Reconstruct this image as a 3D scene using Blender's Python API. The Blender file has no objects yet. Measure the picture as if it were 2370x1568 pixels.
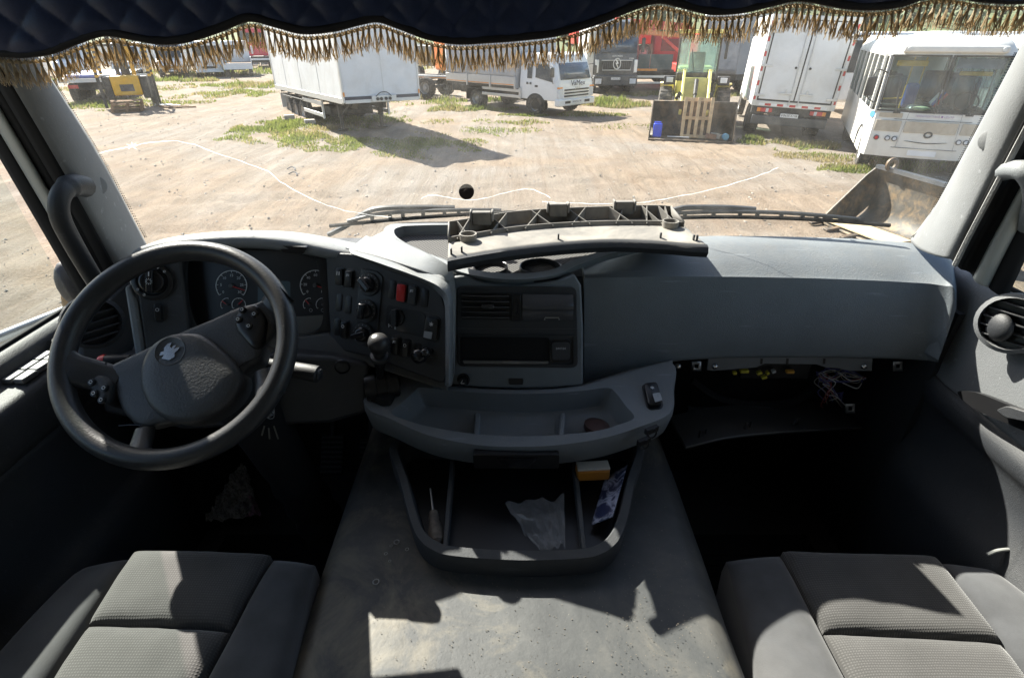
import bpy, math, random
from mathutils import Vector as V, Matrix, noise as NZ
SC = bpy.context.scene
COL = SC.collection
R = random.Random(7)
# ------------------------------------------------------------ camera, sky, sun, exposure
FPX, CAMH, PITCH = 1242.0, 2.95, math.atan(704 / 1242.0)
cam = bpy.data.cameras.new('camera'); cam.sensor_width = 36; cam.lens = 36 * FPX / 2370
cam.clip_start = 0.02; cam.clip_end = 2000
camo = bpy.data.objects.new('camera', cam); COL.objects.link(camo)
camo.location = (0, 0, CAMH); camo.rotation_euler = (math.pi / 2 - PITCH, 0, 0)
SC.camera = camo
SUN_EL, SUN_AZ = math.radians(40), math.radians(-40)          # azimuth from +Y, negative = left
W = bpy.data.worlds.new('World'); SC.world = W; W.use_nodes = True
nt = W.node_tree; bg = nt.nodes['Background']; sky = nt.nodes.new('ShaderNodeTexSky')
sky.sky_type = 'NISHITA'; sky.sun_disc = False; sky.sun_elevation = SUN_EL; sky.sun_rotation = SUN_AZ
sky.air_density = 1.0; sky.dust_density = 1.6; sky.ozone_density = 1.0
bg.inputs[1].default_value = 0.075; nt.links.new(sky.outputs[0], bg.inputs[0])
sun = bpy.data.lights.new('sun', 'SUN'); sun.energy = 5.0; sun.angle = math.radians(0.55); sun.color = (1, 0.95, 0.86)
suno = bpy.data.objects.new('sun', sun); COL.objects.link(suno)
SD = V((math.sin(SUN_AZ) * math.cos(SUN_EL), math.cos(SUN_AZ) * math.cos(SUN_EL), math.sin(SUN_EL)))
suno.rotation_euler = SD.to_track_quat('Z', 'Y').to_euler()
SC.view_settings.view_transform = 'Standard'; SC.view_settings.look = 'None'
SC.view_settings.exposure = 1.84; SC.view_settings.gamma = 1.0
SC.render.engine = 'CYCLES'
cy = SC.cycles; cy.use_denoising = True; cy.max_bounces = 10; cy.diffuse_bounces = 5; cy.glossy_bounces = 4
cy.transparent_max_bounces = 24; cy.transmission_bounces = 6; cy.sample_clamp_indirect = 6; cy.caustics_reflective = False; cy.caustics_refractive = False

# ------------------------------------------------------------ measuring: a point of the photograph (2370 x 1568) to a place in the yard
CP, SP = math.cos(PITCH), math.sin(PITCH)
def ray(u, v):
    x, y = (u - 1185) / FPX, (784 - v) / FPX
    return V((x, CP + y * SP, -SP + y * CP))
def P(u, v, X=None, Y=None, Z=None):
    d = ray(u, v)
    t = X / d.x if X is not None else Y / d.y if Y is not None else (Z - CAMH) / d.z
    return V((0, 0, CAMH)) + d * t
class Pl:                                                     # a plane, normal towards the seats
    def __init__(s, a, b, c):
        s.o = V(a); s.n = (V(b) - s.o).cross(V(c) - s.o).normalized()
        if s.n.dot(V((0, 0, CAMH)) - s.o) < 0: s.n = -s.n
    def at(s, u, v, d=0.0):
        r = ray(u, v); c = V((0, 0, CAMH))
        return c + r * ((s.o - c).dot(s.n) / r.dot(s.n)) + s.n * d
    def many(s, pts, d=0.0): return [s.at(u, v, d) for u, v in pts]
def zc(ou, ov, k):
    return lambda *q: [(ou + x * k, ov + y * k) for x, y in q]

# ------------------------------------------------------------ mesh helpers
def cr(pts, n=6, closed=False):                                # Catmull-Rom through points
    pts = [V(p) for p in pts]; m = len(pts); out = []
    rng = m if closed else m - 1
    for i in range(rng):
        if closed: a, b, c, d = (pts[(i + k - 1) % m] for k in range(4))
        else: a, b, c, d = pts[max(i - 1, 0)], pts[i], pts[i + 1], pts[min(i + 2, m - 1)]
        for k in range(n):
            t = k / n
            out.append(0.5 * ((2 * b) + (c - a) * t + (2 * a - 5 * b + 4 * c - d) * t * t + (3 * b - a - 3 * c + d) * t ** 3))
    if not closed: out.append(pts[-1])
    return out
def rq(q, fr=0.25, n=4):                                       # polygon with rounded corners, 2D or 3D
    q = [V(p) for p in q]; m = len(q); out = []
    for i in range(m):
        a, b, c = q[i - 1], q[i], q[(i + 1) % m]
        L = min((a - b).length, (c - b).length) * fr
        p0, p2 = b + (a - b).normalized() * L, b + (c - b).normalized() * L
        for k in range(n + 1):
            t = k / n; out.append((1 - t) ** 2 * p0 + 2 * t * (1 - t) * b + t * t * p2)
    return out
def circ(c, r, ax, n=20, ref=None, ry=None):
    ax = V(ax).normalized(); ref = V(ref) if ref else (V((0, 0, 1)) if abs(ax.z) < 0.9 else V((1, 0, 0)))
    a = (ref - ax * ref.dot(ax)).normalized(); b = ax.cross(a); ry = ry or r
    return [V(c) + b * (r * math.cos(2 * math.pi * i / n)) + a * (ry * math.sin(2 * math.pi * i / n)) for i in range(n)]
class B:
    def __init__(s): s.v = []; s.f = []; s.m = []; s.k = 0
    def add(s, vs, fs):
        o = len(s.v); s.v += [tuple(x) for x in vs]; s.f += [tuple(i + o for i in f) for f in fs]; s.m += [s.k] * len(fs); return s
    def mi(s, k): s.k = k; return s
    def box(s, c, d, rz=0.0, M=None):
        x, y, z = d[0] / 2, d[1] / 2, d[2] / 2
        vs = [V((i * x, j * y, k * z)) for i in (-1, 1) for j in (-1, 1) for k in (-1, 1)]
        if M is None: M = Matrix.Rotation(rz, 3, 'Z')
        return s.add([M @ q + V(c) for q in vs], [(0, 1, 3, 2), (4, 6, 7, 5), (0, 4, 5, 1), (2, 3, 7, 6), (0, 2, 6, 4), (1, 5, 7, 3)])
    def bx(s, x0, x1, y0, y1, z0, z1): return s.box(((x0 + x1) / 2, (y0 + y1) / 2, (z0 + z1) / 2), (x1 - x0, y1 - y0, z1 - z0))
    def beam(s, a, b, w, h, up=(0, 0, 1)):
        a, b = V(a), V(b); d = (b - a); y = d.normalized(); x = y.cross(V(up)).normalized(); z = x.cross(y)
        M = Matrix((x, y, z)).transposed()
        return s.box((a + b) / 2, (w, d.length, h), M=M)
    def loops(s, ls, cap0=True, cap1=True, closed=True):
        n = len(ls[0]); fs = []
        for i in range(len(ls) - 1):
            for j in range(n if closed else n - 1):
                k = (j + 1) % n; fs.append((i * n + j, i * n + k, (i + 1) * n + k, (i + 1) * n + j))
        if cap0: fs.append(tuple(range(n)))
        if cap1: fs.append(tuple((len(ls) - 1) * n + j for j in range(n))[::-1])
        return s.add([p for l in ls for p in l], fs)
    def sheet(s, rows): return s.loops(rows, False, False, False)
    def prism(s, pts, vec):
        vec = V(vec); return s.loops([[V(p) for p in pts], [V(p) + vec for p in pts]])
    def cyl(s, a, b, r0, r1=None, n=14, caps=True):
        a, b = V(a), V(b); r1 = r0 if r1 is None else r1
        return s.loops([circ(a, r0, b - a, n), circ(b, r1, b - a, n)], caps, caps)
    def lathe(s, prof, o, ax, n=20, cap=(True, True), ref=None):   # prof: (radius, height)
        ax = V(ax).normalized(); o = V(o)
        return s.loops([circ(o + ax * h, max(r, 1e-4), ax, n, ref) for r, h in prof], *cap)
    def tube(s, pts, r, n=8, closed=False, caps=True):
        pts = [V(p) for p in pts]; m = len(pts); ls = []; ref = None
        for i, p in enumerate(pts):
            if closed: d = pts[(i + 1) % m] - pts[i - 1]
            else: d = pts[min(i + 1, m - 1)] - pts[max(i - 1, 0)]
            d.normalize()
            if ref is None: ref = V((0, 0, 1)) if abs(d.z) < 0.9 else V((1, 0, 0))
            ref = (ref - d * ref.dot(d)).normalized(); b = d.cross(ref)
            q = r[i] if isinstance(r, (list, tuple)) else r
            ls.append([p + ref * (q * math.cos(2 * math.pi * k / n)) + b * (q * math.sin(2 * math.pi * k / n)) for k in range(n)])
        if closed: return s.loops(ls + [ls[0]], False, False)
        return s.loops(ls, caps, caps)
    def ball(s, c, r, n=14, sq=(1, 1, 1)):
        ls = [[V(c) + V((r * sq[0] * math.sin(a) * math.cos(b), r * sq[1] * math.sin(a) * math.sin(b), r * sq[2] * math.cos(a)))
               for b in (2 * math.pi * j / n for j in range(n))] for a in (math.pi * (i + 0.02) / (n // 2 + 0.04) for i in range(n // 2 + 1))]
        return s.loops(ls)
    def mesh(s, name, smooth=35, flip=True):
        me = bpy.data.meshes.new(name); me.from_pydata(s.v, [], s.f)
        if any(s.m): me.polygons.foreach_set('material_index', s.m)
        if flip:
            import bmesh
            bm = bmesh.new(); bm.from_mesh(me); bmesh.ops.recalc_face_normals(bm, faces=bm.faces); bm.to_mesh(me); bm.free()
        me.update()
        if smooth:
            me.polygons.foreach_set('use_smooth', [True] * len(me.polygons)); me.set_sharp_from_angle(angle=math.radians(smooth))
        return me
WORLDM = {}
def thing(name, label, cat, loc=(0, 0, 0), rz=0.0, group=None, local=False, rx=0.0, ry=0.0):
    o = bpy.data.objects.new(name, None); COL.objects.link(o); o.location = loc; o.rotation_euler = (rx, ry, rz)
    o.empty_display_size = 0.1
    o['label'] = label; o['category'] = cat
    if group: o['group'] = group
    if not local: WORLDM[o] = (Matrix.Translation(V(loc)) @ o.rotation_euler.to_matrix().to_4x4()).inverted()
    return o
def link(name, me, parent=None, loc=None):
    o = bpy.data.objects.new(name, me); COL.objects.link(o)
    if loc is not None: o.location = loc
    if parent is not None:
        o.parent = parent
        if parent in WORLDM: o.matrix_parent_inverse = WORLDM[parent]; WORLDM.setdefault(o, Matrix.Identity(4))
    return o
def obj(name, b, mat, parent=None, bev=0, seg=2, smooth=35, sub=0, solid=0, label=None, loc=None):
    me = b.mesh(name, smooth) if isinstance(b, B) else b
    if mat is not None and not len(me.materials):
        for m in (mat if isinstance(mat, (list, tuple)) else [mat]): me.materials.append(m)
    o = link(name, me, parent, loc)
    if solid: md = o.modifiers.new('solid', 'SOLIDIFY'); md.thickness = solid; md.offset = 0 if solid > 0 else 0; md.use_even_offset = False
    if bev: md = o.modifiers.new('bevel', 'BEVEL'); md.width = bev; md.segments = seg; md.limit_method = 'ANGLE'; md.angle_limit = math.radians(40); md.harden_normals = False
    if sub: md = o.modifiers.new('sub', 'SUBSURF'); md.levels = sub; md.render_levels = sub
    if label: o['label'] = label
    return o
def tag(o, label, cat, group=None):
    o['label'] = label; o['category'] = cat
    if group: o['group'] = group
    return o
def struct(o, kind='structure'): o['kind'] = kind; return o
FONTS = {}
def text(name, s, size, mat, parent, o, xa, ya, ext=0.0008, xs=1.0, align='CENTER'):
    c = bpy.data.curves.new(name, 'FONT'); c.body = s; c.size = size; c.extrude = ext; c.align_x = align; c.align_y = 'CENTER'; c.resolution_u = 2
    t = bpy.data.objects.new(name, c); COL.objects.link(t)
    me = bpy.data.meshes.new_from_object(t); bpy.data.objects.remove(t); bpy.data.curves.remove(c)
    xa, ya = V(xa).normalized(), V(ya).normalized(); za = xa.cross(ya).normalized()
    me.transform(Matrix.Translation(V(o)) @ Matrix((xa * xs, ya, za)).transposed().to_4x4())
    me.materials.append(mat); return link(name, me, parent)

# ------------------------------------------------------------ materials
def N(t, kind, **k):
    n = t.nodes.new(kind)
    for a, b in k.items():
        if a.startswith('i_'):
            key = a[2:]; n.inputs[int(key) if key.isdigit() else key.replace('_', ' ')].default_value = b
        else: setattr(n, a, b)
    return n
def ramp(t, fac, stops, interp='LINEAR'):
    n = t.nodes.new('ShaderNodeValToRGB'); n.color_ramp.interpolation = interp; e = n.color_ramp.elements
    while len(e) < len(stops): e.new(0.5)
    for x, (p, c) in zip(e, stops): x.position = p; x.color = c if len(c) == 4 else (*c, 1)
    t.links.new(fac, n.inputs[0]); return n.outputs[0]
def mixc(t, fac, a, b, mode='MIX'):
    n = t.nodes.new('ShaderNodeMix'); n.data_type = 'RGBA'; n.blend_type = mode
    for i, x in ((0, fac), (6, a), (7, b)):
        if hasattr(x, 'links') or hasattr(x, 'is_linked'): t.links.new(x, n.inputs[i])
        elif i == 0: n.inputs[0].default_value = x
        else: n.inputs[i].default_value = (*x, 1) if len(x) == 3 else x
    return n.outputs[2]
def tex(t, scale, detail=4, rough=0.55, vec=None, dist=0.0, kind='ShaderNodeTexNoise'):
    n = t.nodes.new(kind); n.inputs['Scale'].default_value = scale
    if 'Detail' in n.inputs: n.inputs['Detail'].default_value = detail
    if 'Roughness' in n.inputs and kind == 'ShaderNodeTexNoise': n.inputs['Roughness'].default_value = rough; n.inputs['Distortion'].default_value = dist
    if vec is None:
        vec = t.nodes.get('TC') or t.nodes.new('ShaderNodeTexCoord'); vec.name = 'TC'; vec = vec.outputs['Object']
    t.links.new(vec, n.inputs['Vector']); return n
def new(name):
    m = bpy.data.materials.new(name); m.use_nodes = True; t = m.node_tree; return m, t, t.nodes['Principled BSDF']
def bump(t, p, h, strength, dist):
    b = t.nodes.new('ShaderNodeBump'); b.inputs['Strength'].default_value = strength; b.inputs['Distance'].default_value = dist
    t.links.new(h, b.inputs['Height']); t.links.new(b.outputs[0], p.inputs['Normal']); return b
def mat(name, col, rough=0.5, metal=0.0, var=0.12, vs=6.0, bs=0.0, bst=0.3, bd=0.001, dirt=None, ds=3.0, damt=0.5, spec=0.5, coat=0.0, rv=0.1):
    m, t, p = new(name); L = t.links.new
    nz = tex(t, vs, 5); c2 = [min(1, x * (1 + var)) for x in col]; c1 = [x * (1 - var) for x in col]
    out = ramp(t, nz.outputs[0], [(0.3, c1), (0.7, c2)])
    if dirt:
        d = tex(t, ds, 8, 0.65, dist=0.4); f = ramp(t, d.outputs[0], [(0.45, (0, 0, 0)), (0.75, (damt,) * 3)])
        out = mixc(t, f, out, dirt)
    L(out, p.inputs['Base Color'])
    r = N(t, 'ShaderNodeMapRange'); L(nz.outputs[0], r.inputs[0]); r.inputs[3].default_value = max(0, rough - rv); r.inputs[4].default_value = min(1, rough + rv)
    L(r.outputs[0], p.inputs['Roughness'])
    p.inputs['Metallic'].default_value = metal; p.inputs['Specular IOR Level'].default_value = spec
    if coat: p.inputs['Coat Weight'].default_value = coat; p.inputs['Coat Roughness'].default_value = 0.08
    if bs:
        b = tex(t, bs, 3, 0.6); bump(t, p, b.outputs[0], bst, bd)
    return m
def glassmat(name, tint=(0.86, 0.9, 0.89), dust=0.03, dcol=(0.8, 0.78, 0.72), refl=1.0, ds=3.0, arcs=None):
    m = bpy.data.materials.new(name); m.use_nodes = True; t = m.node_tree; t.nodes.clear(); L = t.links.new
    o = t.nodes.new('ShaderNodeOutputMaterial'); tr = N(t, 'ShaderNodeBsdfTransparent', i_0=(*tint, 1)); gl = N(t, 'ShaderNodeBsdfGlossy', i_1=0.02)
    fr = N(t, 'ShaderNodeLayerWeight', i_0=0.5); po = N(t, 'ShaderNodeMath', operation='POWER', i_1=5.0); L(fr.outputs['Facing'], po.inputs[0]); mu = N(t, 'ShaderNodeMath', operation='MULTIPLY_ADD', i_1=0.9 * refl, i_2=0.035 * refl); L(po.outputs[0], mu.inputs[0])
    m1 = t.nodes.new('ShaderNodeMixShader'); L(mu.outputs[0], m1.inputs[0]); L(tr.outputs[0], m1.inputs[1]); L(gl.outputs[0], m1.inputs[2])
    di = N(t, 'ShaderNodeBsdfDiffuse', i_0=(*dcol, 1)); tl = N(t, 'ShaderNodeBsdfTranslucent', i_0=(*dcol, 1)); m3 = N(t, 'ShaderNodeMixShader', i_0=0.5)
    L(di.outputs[0], m3.inputs[1]); L(tl.outputs[0], m3.inputs[2])
    n = tex(t, ds, 7, 0.6); f = N(t, 'ShaderNodeMapRange', i_1=0.3, i_2=0.75, i_3=dust * 0.35, i_4=dust * 1.7); L(n.outputs[0], f.inputs[0]); fo = f.outputs[0]
    for pv in arcs or ():                                             # streaks left by the wiper sweeping round its pivot
        sb = N(t, 'ShaderNodeVectorMath', operation='SUBTRACT'); L(t.nodes['TC'].outputs['Object'], sb.inputs[0]); sb.inputs[1].default_value = (pv[0], 0, pv[1]); ml = N(t, 'ShaderNodeVectorMath', operation='MULTIPLY'); L(sb.outputs[0], ml.inputs[0]); ml.inputs[1].default_value = (1, 0, 1); le = N(t, 'ShaderNodeVectorMath', operation='LENGTH'); L(ml.outputs[0], le.inputs[0])
        an = N(t, 'ShaderNodeTexNoise', noise_dimensions='1D', i_Scale=34.0, i_Detail=5.0); L(le.outputs['Value'], an.inputs['W']); mr = N(t, 'ShaderNodeMapRange', i_1=0.35, i_2=0.7, i_3=0.82, i_4=1.25); L(an.outputs[0], mr.inputs[0]); mm_ = N(t, 'ShaderNodeMath', operation='MULTIPLY'); L(fo, mm_.inputs[0]); L(mr.outputs[0], mm_.inputs[1]); fo = mm_.outputs[0]
    m2 = t.nodes.new('ShaderNodeMixShader'); L(fo, m2.inputs[0]); L(m1.outputs[0], m2.inputs[1]); L(m3.outputs[0], m2.inputs[2])
    L(m2.outputs[0], o.inputs[0]); return m
def plain(name, col, rough=0.5, metal=0.0, emit=0):
    m, t, p = new(name); p.inputs['Base Color'].default_value = (*col, 1); p.inputs['Roughness'].default_value = rough; p.inputs['Metallic'].default_value = metal
    return m
# ============================================================ the yard: ground, hills, wood
def gz(x, y):                                                     # height of the yard
    if y > 70 or y < -30: return 0.0
    f = min(1, max(0, (y - 2) / 4))
    h = 0.030 * NZ.noise(V((x * 0.35, y * 0.35, 0.3))) + 0.014 * NZ.noise(V((x * 1.3, y * 1.3, 2.0)))
    for (ax, ay, bx, by, w) in TRK:
        t = ((x - ax) * (bx - ax) + (y - ay) * (by - ay)) / ((bx - ax) ** 2 + (by - ay) ** 2)
        if -0.1 < t < 1.1:
            cx_ = ax + (bx - ax) * t + 0.8 * math.sin(t * 3 + ax); cy_ = ay + (by - ay) * t; L = math.hypot(bx - ax, by - ay); d = abs((x - cx_) * (by - ay) - (y - cy_) * (bx - ax)) / L
            for o in (0.0, 1.9):
                e = abs(d - o); h -= 0.045 * math.exp(-(e / w) ** 2) - 0.028 * math.exp(-((e - w * 1.8) / (w * 0.6)) ** 2)
    return h * f
TRK = [(-4, 3, -12, 40, 0.22), (2, 4, -14, 44, 0.2), (6, 6, -9, 34, 0.25), (-9, 6, -16, 40, 0.2), (9, 9, -2, 22, 0.2), (-6, 9, 12, 13, 0.18)]
ys = [-60 + 5 * i for i in range(12)] + [0.22 * i for i in range(160)] + [35.2 + 0.5 * i for i in range(60)]
y_ = 66.0
while y_ < 900: ys.append(y_); y_ *= 1.12
b = B(); rows = []; NC = 280
for y in ys:
    hw = max(30, 8 + 1.25 * abs(y)); rows.append([V((s * hw, y, gz(s * hw, y))) for s in (2 * i / NC - 1 for i in range(NC + 1))])
b.sheet(rows)
m, t, p = new('dirt_yard'); L = t.links.new
tc = N(t, 'ShaderNodeTexCoord'); tc.name = 'TC'; ob = tc.outputs['Object']
big = tex(t, 0.16, 5, 0.6, dist=0.6); midn = tex(t, 0.9, 8, 0.65); fin = tex(t, 24, 9, 0.75)
mp = N(t, 'ShaderNodeMapping'); mp.inputs['Rotation'].default_value = (0, 0, -0.32); mp.inputs['Scale'].default_value = (3.2, 0.16, 1); L(ob, mp.inputs[0]); streak = tex(t, 1.0, 7, 0.62, mp.outputs[0], 0.6)
mp2 = N(t, 'ShaderNodeMapping'); mp2.inputs['Rotation'].default_value = (0, 0, 1.0); mp2.inputs['Scale'].default_value = (3.0, 0.25, 1); L(ob, mp2.inputs[0]); streak2 = tex(t, 1.0, 7, 0.62, mp2.outputs[0], 0.6)
sand = ramp(t, midn.outputs[0], [(0.3, (0.175, 0.118, 0.076)), (0.5, (0.275, 0.204, 0.142)), (0.75, (0.38, 0.298, 0.22))])
grey = ramp(t, midn.outputs[0], [(0.3, (0.17, 0.158, 0.145)), (0.7, (0.32, 0.30, 0.275))])
c = mixc(t, ramp(t, big.outputs[0], [(0.42, (0,) * 3), (0.56, (0.9,) * 3)]), sand, grey)
c = mixc(t, ramp(t, streak.outputs[0], [(0.38, (0.5,) * 3), (0.55, (0,) * 3)]), c, (0.155, 0.105, 0.068))
c = mixc(t, ramp(t, streak2.outputs[0], [(0.36, (0.55,) * 3), (0.53, (0,) * 3)]), c, (0.15, 0.125, 0.095))
vor = N(t, 'ShaderNodeTexVoronoi', i_Scale=16.0); L(ob, vor.inputs[0]); c = mixc(t, ramp(t, vor.outputs[0], [(0.10, (0.6,) * 3), (0.2, (0,) * 3)]), c, mixc(t, fin.outputs[0], (0.16, 0.14, 0.12), (0.58, 0.54, 0.48)))
c = mixc(t, 0.35, c, ramp(t, fin.outputs[0], [(0.3, (0.16, 0.125, 0.09)), (0.7, (0.45, 0.37, 0.285))]))
L(c, p.inputs['Base Color']); p.inputs['Roughness'].default_value = 0.95; p.inputs['Specular IOR Level'].default_value = 0.2
hs = N(t, 'ShaderNodeMath', operation='ADD'); L(fin.outputs[0], hs.inputs[0]); L(streak.outputs[0], hs.inputs[1]); hs2 = N(t, 'ShaderNodeMath', operation='ADD'); L(hs.outputs[0], hs2.inputs[0]); L(midn.outputs[0], hs2.inputs[1]); bump(t, p, hs2.outputs[0], 1.0, 0.06)
struct(obj('ground', b, m, None, smooth=80))
# stones
b = B(); OCT = [(0, 1, 2), (0, 2, 3), (0, 3, 4), (0, 4, 1), (5, 2, 1), (5, 3, 2), (5, 4, 3), (5, 1, 4)]
for k in range(5200):
    y = 4.5 + 22 * R.random() ** 1.5; x = R.uniform(-1, 1) * (2 + y * 0.95); s = R.choice((0.008, 0.012, 0.012, 0.02, 0.03)) * (0.7 + y * 0.03); z = gz(x, y)
    vs = [(x, y, z + s * 0.7)] + [(x + s * math.cos(a) * R.uniform(.6, 1.3), y + s * math.sin(a) * R.uniform(.6, 1.3), z + s * R.uniform(0, .3)) for a in (0.3, 1.9, 3.4, 5.0)] + [(x, y, z - s)]
    b.add(vs, OCT)
o = obj('gravel', b, mat('gravel', (0.33, 0.30, 0.26), 0.9, var=0.55, vs=8), None, smooth=0); o['kind'] = 'stuff'
# grass: patches of blades
M_GRASS = []
for i, (c1, c2) in enumerate((((0.085, 0.115, 0.022), (0.165, 0.18, 0.045)), ((0.17, 0.15, 0.06), (0.27, 0.22, 0.11)))):
    m, t, p = new('grass_%d' % i); n = tex(t, 1.2, 4); t.links.new(ramp(t, n.outputs[0], [(0.3, c1), (0.7, c2)]), p.inputs['Base Color']); p.inputs['Roughness'].default_value = 0.6
    tb = t.nodes.new('ShaderNodeBsdfTranslucent'); t.links.new(ramp(t, n.outputs[0], [(0.3, [q * 1.6 for q in c1]), (0.7, [q * 1.6 for q in c2])]), tb.inputs[0]); ms = N(t, 'ShaderNodeMixShader', i_0=0.45); t.links.new(p.outputs[0], ms.inputs[1]); t.links.new(tb.outputs[0], ms.inputs[2]); t.links.new(ms.outputs[0], t.nodes['Material Output'].inputs[0]); M_GRASS.append(m)
GP = [(-7.8, 20.4, 2.6, 3.6, 6000, .13), (-5.4, 17.4, 1.8, 1.5, 3200, .11), (-2.6, 17.0, 2.6, 1.9, 4200, .09), (-21, 27.5, 3.2, 3, 4000, .16), (3.0, 24.5, 2.2, 1.0, 1500, .12), (-8.8, 21.0, 1.9, 2.6, 4200, .16), (-6.6, 18.6, 1.6, 1.3, 2600, .13), (-6.6, 22.5, 3, 3, 3000, .10), (-3.2, 17.6, 2.2, 1.5, 3200, .11), (-1.2, 19.8, 2.6, 1.2, 900, .09), (-3.6, 22.4, 3.0, 0.8, 900, .12), (0.2, 22.0, 2.2, 0.8, 1000, .12), (-1.8, 26.3, 2.6, 1.0, 2200, .20), (0.8, 24.2, 1.6, 0.5, 900, .12), (4.6, 28.5, 2.6, 2.6, 4200, .30), (8.5, 33, 3.5, 1.5, 3000, .22), (8.6, 17.3, 1.8, 1.3, 3000, .22), (7.4, 18.3, 0.7, 0.9, 1800, .30), (8.8, 15.6, 1.6, 1.2, 2200, .14), (8.9, 13.9, 1.7, 0.6, 2600, .12), (10.5, 14.5, 2.2, 1.4, 1800, .12), (-18.5, 29, 4, 3.5, 3200, .18), (-22, 25.5, 3.5, 2.2, 3000, .16), (-15.5, 33.5, 4, 3, 3000, .18), (-24, 36, 6, 3, 2600, .18), (-17, 39, 6, 3, 3800, .25), (-26, 52, 9, 5, 4200, .5), (-16, 58, 10, 6, 3600, .5), (-27, 43.5, 9, 1.5, 3600, .35), (11.5, 33, 3, 2, 1500, .2), (5, 20.8, 2.5, 1.2, 400, .1), (-5, 30, 5, 2.5, 2600, .25)]
b = B()
for (cx_, cy_, rx, ry, n, h) in GP:
    seed = R.random() * 50
    for k in range(n):
        a, r = R.uniform(0, 6.283), math.sqrt(R.random()); x, y = cx_ + rx * r * math.cos(a), cy_ + ry * r * math.sin(a)
        d = NZ.noise(V((x * 0.9, y * 0.9, seed))) + 0.42 - 0.95 * r * r
        if d < 0: continue
        z = gz(x, y); hh = h * R.uniform(0.35, 1.15) * (0.5 + d); w = 0.006 + 0.0006 * y; a = R.uniform(0, 6.28); lx, ly = R.uniform(-.5, .5) * hh, R.uniform(-.5, .5) * hh; dx, dy = w * math.cos(a), w * math.sin(a)
        b.k = 1 if NZ.noise(V((x * 0.5, y * 0.5, 9))) + R.uniform(-.3, .3) > 0.12 else 0
        b.add([(x - dx, y - dy, z - 0.01), (x + dx, y + dy, z - 0.01), (x + dx * 0.7 + lx * 0.4, y + dy * 0.7 + ly * 0.4, z + hh * 0.6), (x - dx * 0.7 + lx * 0.4, y - dy * 0.7 + ly * 0.4, z + hh * 0.6), (x + lx, y + ly, z + hh)], [(0, 1, 2, 3), (3, 2, 4)])
me = b.mesh('grass', 0, flip=False); o = obj('grass', me, M_GRASS); o['kind'] = 'stuff'
# rising wooded hill beyond the yard
hz_ = lambda x, y: 0.0 if y < 78 else (y - 78) * 0.075 + 2.5 * NZ.noise(V((x * 0.02, y * 0.03, 7)))
b = B(); b.sheet([[V((x, y, hz_(x, y) - 0.3)) for x in range(-260, 300, 10)] for y in range(78, 330, 9)])
struct(obj('hill', b, mat('hill_grass', (0.10, 0.125, 0.045), 0.95, var=0.4, vs=0.06), None, smooth=80))
b = B()
for k in range(520):
    y = R.uniform(84, 300); x = R.uniform(-0.95, 1.0) * (25 + y * 0.9); th = R.uniform(5, 11); z0 = hz_(x, y); rr_ = th * R.uniform(0.22, 0.34)
    b.k = R.randrange(3)
    b.cyl((x, y, z0 - 0.5), (x, y, z0 + th * 0.6), 0.14, 0.05, 5, False)
    for j in range(70):
        a, e = R.uniform(0, 6.283), R.uniform(-0.9, 1); q = R.random() ** 0.4; c = V((x + rr_ * q * math.cos(a) * math.sqrt(1 - e * e), y + rr_ * q * math.sin(a) * math.sqrt(1 - e * e), z0 + th * (0.58 + 0.42 * e * q))); s = R.uniform(0.35, 0.85)
        u_ = V((R.uniform(-1, 1), R.uniform(-1, 1), R.uniform(-1, 1))).normalized(); w_ = u_.orthogonal().normalized(); b.add([c + u_ * s, c + w_ * s, c - u_ * s * R.uniform(.6, 1), c - w_ * s * R.uniform(.6, 1)], [(0, 1, 2, 3)])
me = b.mesh('forest', 0, flip=False); o = obj('forest', me, [mat('leaf_%d' % i, c, 0.7, var=0.3, vs=0.6) for i, c in enumerate(((0.055, 0.085, 0.028), (0.075, 0.10, 0.035), (0.045, 0.07, 0.03)))]); o['kind'] = 'stuff'
# ============================================================ vehicles and machines in the yard
VW = mat('white_paint', (0.78, 0.79, 0.79), 0.35, var=0.04, vs=1.5, dirt=(0.45, 0.41, 0.34), ds=1.3, damt=0.25); VW2 = mat('cream_paint', (0.74, 0.72, 0.66), 0.35, var=0.05, vs=1.2, dirt=(0.42, 0.36, 0.28), ds=1.6, damt=0.35)
VPAN = mat('panel_white', (0.76, 0.77, 0.77), 0.4, var=0.05, vs=0.8, dirt=(0.42, 0.38, 0.32), ds=1.6, damt=0.38)
VK = mat('chassis_black', (0.022, 0.022, 0.023), 0.6, dirt=(0.16, 0.14, 0.11), ds=5, damt=0.6); VT = mat('tyre_rubber', (0.028, 0.027, 0.026), 0.85, dirt=(0.24, 0.20, 0.15), ds=6, damt=0.8)
VR = mat('rim_grey', (0.38, 0.38, 0.38), 0.45, 0.3, dirt=(0.2, 0.17, 0.13), ds=8, damt=0.6); VAL = mat('aluminium', (0.62, 0.62, 0.61), 0.4, 0.5, var=0.06)
VG = mat('window_dark', (0.035, 0.045, 0.055), 0.06, var=0.2, rv=0.03); VGC = glassmat('vehicle_glass', (0.78, 0.86, 0.85), 0.03)
VGT = glassmat('teal_glass', (0.78, 0.88, 0.86), 0.14, (0.68, 0.78, 0.76)); VGB = mat('windscreen_blue', (0.06, 0.09, 0.13), 0.05, var=0.4, vs=1.2, rv=0.03); VRED = mat('lamp_red', (0.55, 0.03, 0.03), 0.3); VOR = mat('lamp_orange', (0.8, 0.28, 0.03), 0.3); VCL = mat('lamp_clear', (0.62, 0.64, 0.66), 0.12, rv=0.05)
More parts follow.
